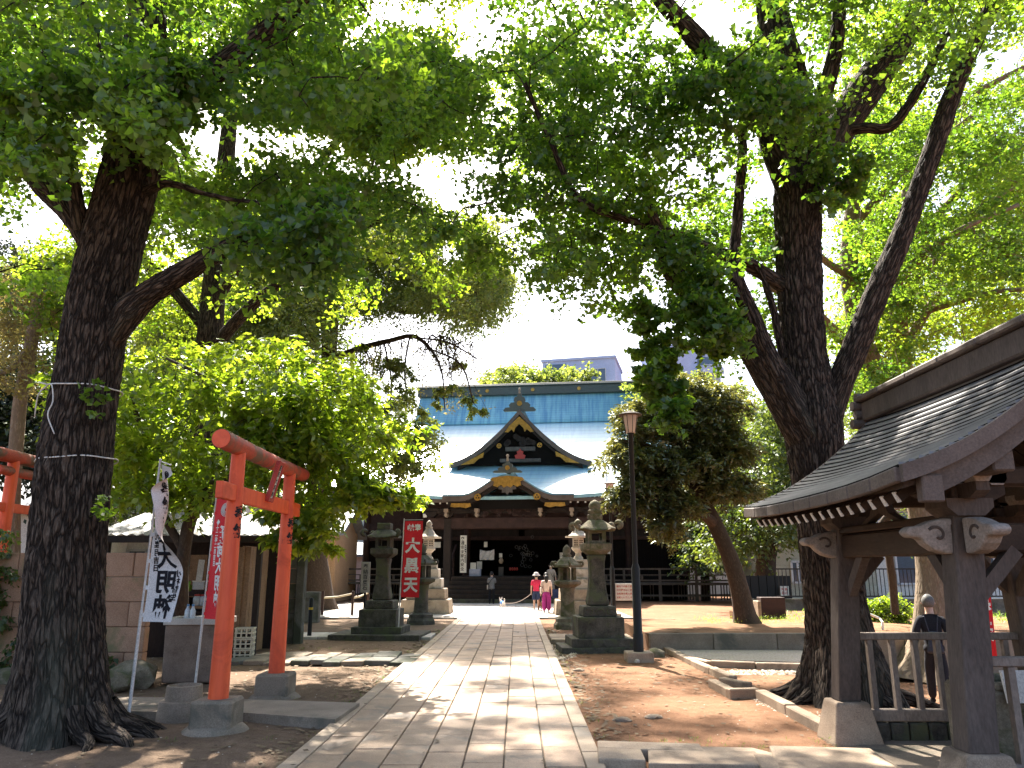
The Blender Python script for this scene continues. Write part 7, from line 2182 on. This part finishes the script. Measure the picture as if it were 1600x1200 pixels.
def body(J, H, parent, skin):
    names = list(J); idx = {n: i for i, n in enumerate(names)}
    V = [J[n] for n in names]
    E = [('pelvis', 'waist'), ('waist', 'chest'), ('chest', 'neck0'), ('neck0', 'neck'), ('neck', 'head0'), ('head0', 'head1')]
    R_ = {'pelvis': (.085, .06), 'waist': (.072, .055), 'chest': (.085, .062), 'neck0': (.055, .045), 'neck': (.040, .040), 'head0': (.042, .05), 'head1': (.047, .056)}
    for q in 'LR':
        E += [('chest', 'sho' + q), ('sho' + q, 'elb' + q), ('elb' + q, 'wri' + q), ('wri' + q, 'han' + q), ('pelvis', 'hip' + q), ('hip' + q, 'kne' + q), ('kne' + q, 'ank' + q), ('ank' + q, 'toe' + q)]
        R_.update({'sho' + q: (.033,) * 2, 'elb' + q: (.024,) * 2, 'wri' + q: (.016,) * 2, 'han' + q: (.02, .013), 'hip' + q: (.055,) * 2, 'kne' + q: (.036,) * 2, 'ank' + q: (.023,) * 2, 'toe' + q: (.022, .018)})
    V = list(V); ed = [(idx[a], idx[b]) for a, b in E]; rad = [tuple(x * H for x in R_[n]) for n in names]
    for q, s in (('L', 1), ('R', -1)):
        h = J['han' + q]; w = J['wri' + q]; d = (h - w).normalized()
        side = Vector((0, 1, 0)) if abs(d.y) < .8 else Vector((0, 0, 1))
        for k, ln in enumerate((.036, .041, .040, .032)):
            b0 = h + side * ((k - 1.5) * .010 * H)
            V += [b0 + d * ln * .55 * H, b0 + d * ln * H + Vector((-s * .008 * H, 0, 0))]
            n = len(V); ed += [(idx['han' + q], n - 2), (n - 2, n - 1)]; rad += [(.0055 * H,) * 2, (.0048 * H,) * 2]
        V += [w + d * .018 * H - side * .022 * H, w + d * .040 * H - side * .027 * H]; n = len(V)
        ed += [(idx['wri' + q], n - 2), (n - 2, n - 1)]; rad += [(.0065 * H,) * 2, (.0055 * H,) * 2]
    o = skin_mesh('body', V, ed, rad, skin, parent, 1, idx['pelvis'])
    BODY[parent.name] = o
    return o
def wear(parent, H, mat, test):
    """the body under a garment is clothed too"""
    me = BODY[parent.name].data
    me.materials.append(mat); k = len(me.materials) - 1
    for f in me.polygons:
        c = f.center / H
        if test(c): f.material_index = k
def head(J, H, parent, hair, style='short', face=True):
    c = (J['head0'] + J['head1']) / 2 + Vector((0, 0, .012 * H))
    r = .061 * H
    m = MB(); bm = bmesh.new(); bmesh.ops.create_uvsphere(bm, u_segments=14, v_segments=10, radius=1)
    vs = []
    for v in bm.verts:
        q = v.co
        y = q.y if q.y > -.25 else -.25 + (q.y + .25) * .25
        z = q.z if (q.z > -.45 or q.y < .0) else q.z
        vs.append(c + Vector((q.x * r * .98, y * r * 1.12 + .008 * H, max(q.z, -.72 if q.y > 0.1 else .25) * r * 1.22 + .012 * H)))
    fs = [[v.index for v in f.verts] for f in bm.faces]; bm.free()
    m.add(vs, fs)
    for i, v in enumerate(m.v):
        q = Vector(v); w = mnoise.noise(q * 38) * .006 + mnoise.noise(q * 14) * .007
        m.v[i] = tuple(q + (q - c).normalized() * w)
    ho = m.build('hair', hair, parent, smooth=True)
    if style == 'long':
        MB().tube([c + Vector((0, r * .7, .01 * H)), c + Vector((0, r * 1.15, -.07 * H)), c + Vector((0, r * 1.2, -.15 * H)), c + Vector((0, r * 1.1, -.20 * H))], [r * .8, r * .85, r * .62, r * .2], 12).build('ponytail', hair, parent, smooth=True)
    if face:
        f = c + Vector((0, -r * 1.12, 0))
        MB().prism([(-.008, -.012), (.008, -.012), (.003, .016), (-.003, .016)], .015 * H, None, f + Vector((0, -.006 * H, 0))).build('nose', MAT['skin'], parent)
        for s in (-1, 1):
            MB().lathe([(0, -.004), (.007, 0), (0, .004)], f + Vector((s * .022 * H, .012 * H, .012 * H)), 8).build('eye', MAT['ink'], parent)
            MB().lathe([(.004, -.016), (.013, 0), (.008, .02)], c + Vector((s * r * .98, .004 * H, -.004 * H)), 8).build('ear', MAT['skin'], parent)
        MB().box(f + Vector((0, .012 * H, -.028 * H)), (.03 * H * .7, .01, .006)).build('mouth', MAT['red_lacquer'], parent)
    return c, r
def garment(name, J, pts, H, mat, parent, extra=(), edges=None, root=0):
    """cloth grown over the joints: pts [(joint or vector, radius)]"""
    V = []; rad = []
    for p, r in pts:
        V.append(J[p] if isinstance(p, str) else Vector(p) * H); rad.append((r * H,) * 2 if not hasattr(r, '__len__') else tuple(x * H for x in r))
    return skin_mesh(name, V, edges, rad, mat, parent, 1, root)
def top(J, H, mat, parent, name='shirt', hem=.50, sleeve=1.0, fat=1.0):
    lp = lambda a, b, t: J[a] + (J[b] - J[a]) * t
    V = [Vector((0, 0, hem * H)), J['pelvis'], J['waist'], J['chest'], J['neck0']]
    rad = [(.098 * fat, .072 * fat), (.095 * fat, .07 * fat), (.085 * fat, .066 * fat), (.098, .074), (.068, .060)]
    ed = [(0, 1), (1, 2), (2, 3), (3, 4)]
    for q in 'LR':
        n = len(V); V.append(J['sho' + q]); rad.append((.046, .046)); ed.append((3, n))
        V.append(lp('sho' + q, 'elb' + q, min(1, sleeve * 2))); rad.append((.040, .040)); ed.append((n, n + 1))
        if sleeve > .5:
            V.append(lp('elb' + q, 'wri' + q, (sleeve - .5) * 2)); rad.append((.031, .031)); ed.append((n + 1, n + 2))
    lo = .80 - .16 * min(1, sleeve * 2) - .13 * max(0, (sleeve - .5) * 2)
    wear(parent, H, mat, lambda c: (abs(c.x) < .112 and hem < c.z < .842 and c.y > -.12) or (abs(c.x) >= .09 and lo < c.z < .84))
    return skin_mesh(name, V, ed, [tuple(x * H for x in r) for r in rad], mat, parent, 1, 2)
def trousers(J, H, mat, parent, name='trousers', length=1.0, wide=1.0):
    V = [J['waist'] * .3 + J['pelvis'] * .7, J['pelvis'] - Vector((0, 0, .02 * H))]; rad = [(.088, .066), (.092, .07)]; ed = [(0, 1)]
    for q in 'LR':
        n = len(V); V += [J['hip' + q], J['kne' + q]]; rad += [(.064 * wide,) * 2, (.048 * wide,) * 2]; ed += [(1, n), (n, n + 1)]
        if length > .5:
            t = (length - .5) * 2
            V.append(J['kne' + q] * (1 - t) + (J['ank' + q] + Vector((0, 0, -.012 * H))) * t); rad.append((.040 * wide ** 1.6,) * 2); ed.append((n + 1, n + 2))
    zl = .045 if length > .9 else .5 - .43 * length
    wear(parent, H, mat, lambda c: abs(c.x) < .118 and zl < c.z < .545)
    return skin_mesh(name, V, ed, [tuple(x * H for x in r) for r in rad], mat, parent, 1, 1)
def shoes(J, H, mat, parent):
    for q in 'LR':
        a, b = J['ank' + q], J['toe' + q]
        skin_mesh('shoe', [a + Vector((0, .025 * H, -.022 * H)), a + Vector((0, 0, -.018 * H)), b], [(0, 1), (1, 2)], [(.028 * H, .024 * H), (.030 * H, .028 * H), (.026 * H, .018 * H)], mat, parent, 1)
STAND_L = [(.058, .005, .285), (.06, .012, .045), (.068, -.055, .016)]; STAND_R = [(-x, y, z) for x, y, z in STAND_L]
def arm(s, e, w, h): return [(s * e[0], e[1], e[2]), (s * w[0], w[1], w[2]), (s * h[0], h[1], h[2])]
HANG = ((.135, .01, .63), (.145, -.02, .485), (.147, -.03, .445))
def person(label, loc, rz, H, al, ar, ll=None, lr=None, bend=.3):
    t = thing('person', label, 'person', loc, rz)
    J = joints(H, al, ar, ll or STAND_L, lr or STAND_R, bend)
    body(J, H, t, MAT['skin'])
    return t, J
for nm, c in (('cloth_red', (.58, .035, .085)), ('cloth_navy', (.03, .04, .085)), ('cloth_cream', (.66, .50, .44)), ('cloth_magenta', (.34, .035, .20)), ('cloth_grey', (.15, .15, .155)), ('cloth_black', (.014, .014, .018)), ('cloth_beige', (.34, .30, .26)), ('cloth_hat', (.66, .60, .58)), ('bag_pale', (.52, .42, .38)), ('suit_black', (.02, .02, .026)), ('bag_dark', (.05, .055, .075)), ('fur_white', (.62, .56, .52)), ('coat_blue', (.09, .25, .62)), ('fur_brown', (.17, .075, .045))):
    plain(nm, c, .85, .15)
def stand(px, py):
    p = gr(px, py, .03); return Vector((p.x, p.y, .03))
# woman in red with a white hat, walking the white dog
H = 1.52
p1 = stand(838, 953)
ar_ = arm(-1, (.14, .03, .64), (.16, -.02, .50), (.165, -.03, .465))
t, J = person('woman in a red top, navy shorts and white hat holding a dog lead', p1, R(172), H, arm(1, *HANG), arm(-1, (.15, -.0, .645), (.19, -.03, .52), (.20, -.04, .485)))
P1, J1 = t, J
c, r = head(J, H, t, MAT['hair_black'])
MB().lathe([(r * 1.95, -.012), (r * 1.8, .01), (r * 1.15, .035), (r * 1.12, .09), (r * .8, .125), (r * .2, .135)], c + Vector((0, 0, r * .25)), 20).build('hat', MAT['cloth_hat'], t, smooth=True)
top(J, H, MAT['cloth_red'], t, 'shirt', .51, .42, 1.1)
trousers(J, H, MAT['cloth_navy'], t, 'shorts', .52, 1.25); shoes(J, H, MAT['cloth_black'], t)
# woman in cream with magenta trousers
H = 1.54
p2 = stand(854, 957)
t, J = person('woman in a cream top and wide magenta trousers with a pale shoulder bag', p2, R(185), H, arm(1, *HANG), arm(-1, *HANG))
head(J, H, t, MAT['hair_black'], 'long')
top(J, H, MAT['cloth_cream'], t, 'blouse', .55, .42, 1.0); trousers(J, H, MAT['cloth_magenta'], t, 'trousers', .98, 1.38); shoes(J, H, MAT['cloth_hat'], t)
bag = MB().box((.215, .0, .86), (.08, .24, .26), ch=.03).build('shoulder_bag', MAT['bag_pale'], t)
MB().tube([(.20, .09, .98), (.13, .06, 1.22), (.12, -.02, 1.24), (.2, -.09, .98)], .012, 6).build('strap', MAT['bag_pale'], bag)
# masked woman in a long beige dress coming down the steps
H = 1.56
w3 = TM @ Vector((2.35, .62, .45))
t, J = person('woman in a long beige dress and white mask on the hall steps', w3, R(-12), H, arm(1, (.14, .02, .64), (.165, -.03, .49), (.168, -.045, .455)), arm(-1, (.14, .02, .64), (.15, -.05, .50), (.15, -.07, .465)))
c, r = head(J, H, t, MAT['hair_black'])
MB().lathe([(.012, -.035), (.05, -.02), (.055, .02), (.03, .03)], c + Vector((0, -r * .62, -.035)), 14).build('mask', MAT['white_paint'], t, smooth=True)
MB().lathe([(.21, .22), (.17, .5), (.15, .72), (.135, .95), (.155, 1.12), (.13, 1.24), (.07, 1.29)], (0, -.005, 0), 18).build('dress', MAT['cloth_beige'], t, smooth=True)
top(J, H, MAT['cloth_beige'], t, 'sleeves', .58, .72, .95); MB().tube([(-.1, -.09, 1.26), (0, -.15, 1.1), (.13, -.12, .88)], .011, 6).build('bag_strap', MAT['cloth_black'], t); shoes(J, H, MAT['cloth_black'], t)
# woman praying before the steps
H = 1.56
p4 = stand(768, 943.5)
t, J = person('woman in a grey jacket and black trousers praying at the foot of the steps', p4, R(180), H, arm(1, (.125, -.06, .66), (.045, -.15, .70), (.012, -.155, .74)), arm(-1, (.125, -.06, .66), (.045, -.15, .70), (.012, -.155, .74)), bend=.9)
head(J, H, t, MAT['hair_black'])
top(J, H, MAT['cloth_grey'], t, 'jacket', .43, .95, 1.2); trousers(J, H, MAT['cloth_black'], t); shoes(J, H, MAT['cloth_black'], t)
b_ = MB().box((.2, .0, .82), (.08, .22, .24), ch=.03).build('handbag', MAT['cloth_beige'], t)
MB().tube([(.19, .05, .94), (.02, .13, 1.18), (-.12, .06, 1.30), (-.1, -.05, 1.28)], .012, 6).build('strap', MAT['cloth_black'], b_)
# man in the dark suit behind the pavilion
H = 1.72
q = at(1450, 935, 13.6)
g5 = Vector((q.x, 13.6, q.z - H * .985))
t, J = person('grey haired man in a dark suit with a drawstring backpack walking away behind the railing', g5, R(158), H, arm(1, (.15, .02, .64), (.175, -.06, .50), (.175, -.085, .465)), arm(-1, (.145, .04, .635), (.16, .03, .49), (.162, .03, .45)),
              [(.055, -.05, .29), (.056, -.06, .05), (.06, -.12, .02)], [(-.055, .03, .28), (-.056, .11, .07), (-.06, .07, .02)], .4)
head(J, H, t, MAT['hair_grey'])
top(J, H, MAT['suit_black'], t, 'jacket', .46, .98, 1.12); trousers(J, H, MAT['suit_black'], t); shoes(J, H, MAT['cloth_black'], t)
MB().lathe([(.062, 0), (.066, .03)], (J['neck'].x, J['neck'].y, J['neck'].z - .045), 14).build('collar', MAT['white_paint'], t)
bp = MB().add([(-.12, .13, .80), (.12, .13, .80), (.14, .22, .84), (-.14, .22, .84), (-.07, .13, 1.18), (.07, .13, 1.18), (.05, .19, 1.14), (-.05, .19, 1.14)], [(0, 1, 2, 3), (4, 7, 6, 5), (0, 4, 5, 1), (1, 5, 6, 2), (2, 6, 7, 3), (3, 7, 4, 0)]).build('backpack', MAT['bag_dark'], t)
bev(bp, .03, 3)
for s in (-1, 1): MB().tube([(s * .06, .14, 1.16), (s * .10, .08, 1.40), (s * .11, -.04, 1.40)], .008, 6).build('cord', MAT['bag_dark'], bp)
# dogs
def dog(label, loc, rz, s, fur, coat, tail_up=True):
    t = thing('dog', label, 'dog', loc, rz)
    V = [(0, .17, .25), (0, .05, .255), (0, -.10, .26), (0, -.17, .31), (0, -.22, .37), (0, -.285, .355), (0, .24, .30), (0, .27, .40), (0, .22, .45)]
    rad = [.062, .07, .075, .055, .06, .027, .028, .03, .02]
    ed = [(0, 1), (1, 2), (2, 3), (3, 4), (4, 5), (0, 6), (6, 7), (7, 8)]
    for sx in (-1, 1):
        n = len(V)
        V += [(sx * .05, -.12, .17), (sx * .05, -.11, .09), (sx * .05, -.125, .015), (sx * .05, .15, .19), (sx * .052, .20, .10), (sx * .052, .175, .015)]
        rad += [.032, .022, .022, .04, .022, .022]; ed += [(2, n), (n, n + 1), (n + 1, n + 2), (0, n + 3), (n + 3, n + 4), (n + 4, n + 5)]
    skin_mesh('body', [Vector(v) * s for v in V], ed, [(r * s,) * 2 for r in rad], fur, t, 2, 1)
    for sx in (-1, 1):
        MB().prism([(-.03, 0), (.03, 0), (sx * .012, .085)], .022, None, (sx * .04, -.215, .41)).build('ear', fur, t).scale = (s, s, s)
    if coat is not None: skin_mesh('coat', [Vector((0, .13, .258)) * s, Vector((0, .0, .262)) * s, Vector((0, -.13, .27)) * s], [(0, 1), (1, 2)], [(.076 * s,) * 2, (.085 * s,) * 2, (.088 * s,) * 2], coat, t, 2, 1)
    return t
d1 = stand(785, 952); dog('small white dog in a blue coat standing on the forecourt', d1, R(200), 1.05, MAT['fur_white'], MAT['coat_blue'])
d2 = stand(845.5, 953); dog('small brown curly dog sitting between the two women', (d2.x, d2.y - .4, .03), R(160), 1.1, MAT['fur_brown'], None)
ld = thing('dog_lead', 'pale dog lead sagging from the woman in red to the white dog', 'lead', (0, 0, 0))
hp = Matrix.Translation(P1.location) @ Matrix.Rotation(P1.rotation_euler.z, 4, 'Z') @ J1['hanR']
hl = Matrix.Translation(P1.location) @ Matrix.Rotation(P1.rotation_euler.z, 4, 'Z') @ J1['hanL']
if hl.x < hp.x: hp = hl
ea = Vector((d1.x + .05, d1.y - .1, .32))
pts = [hp * (1 - u) + ea * u + Vector((0, 0, -.42 * u * (1 - u) * 1.6)) for u in [k / 14 for k in range(15)]]
ld.location = hp
MB().tube([p - hp for p in pts], .011, 6).build('strap', MAT['bag_pale'], ld, smooth=True)
# pushchair beside the women
pc = stand(871, 949)
t = thing('pushchair', 'black folding pushchair with small wheels right of the women', 'pushchair', pc, R(25))
for (x, y, r) in ((-.25, -.35, .13), (.25, -.35, .13), (-.27, .3, .15), (.27, .3, .15)):
    w = MB().tube([(x, y + r * math.cos(a), r + r * math.sin(a) * .98) for a in [k * .4189 for k in range(16)]], .022, 6, caps=False).build('wheel', MAT['black_metal'], t, smooth=True)
    for k in range(3): MB().bar((x, y - r * math.cos(k * 1.05), r - r * math.sin(k * 1.05)), (x, y + r * math.cos(k * 1.05), r + r * math.sin(k * 1.05)), .01, .01).build('spoke', MAT['grey_wood'], w)
for s in (-1, 1):
    MB().tube([(s * .25, -.35, .14), (s * .25, .0, .5), (s * .25, .38, 1.0)], .016, 8).build('frame', MAT['black_metal'], t); MB().tube([(s * .26, .3, .16), (s * .25, .0, .5)], .016, 8).build('frame', MAT['black_metal'], t)
MB().bar((-.25, .38, 1.0), (.25, .38, 1.0), .03, .03).build('handle', MAT['black_metal'], t)
MB().shell([[Vector((-.22, -.2, .45)), Vector((.22, -.2, .45))], [Vector((-.22, .1, .42)), Vector((.22, .1, .42))], [Vector((-.22, .25, .8)), Vector((.22, .25, .8))]], .03).build('seat', MAT['cloth_navy'], t)
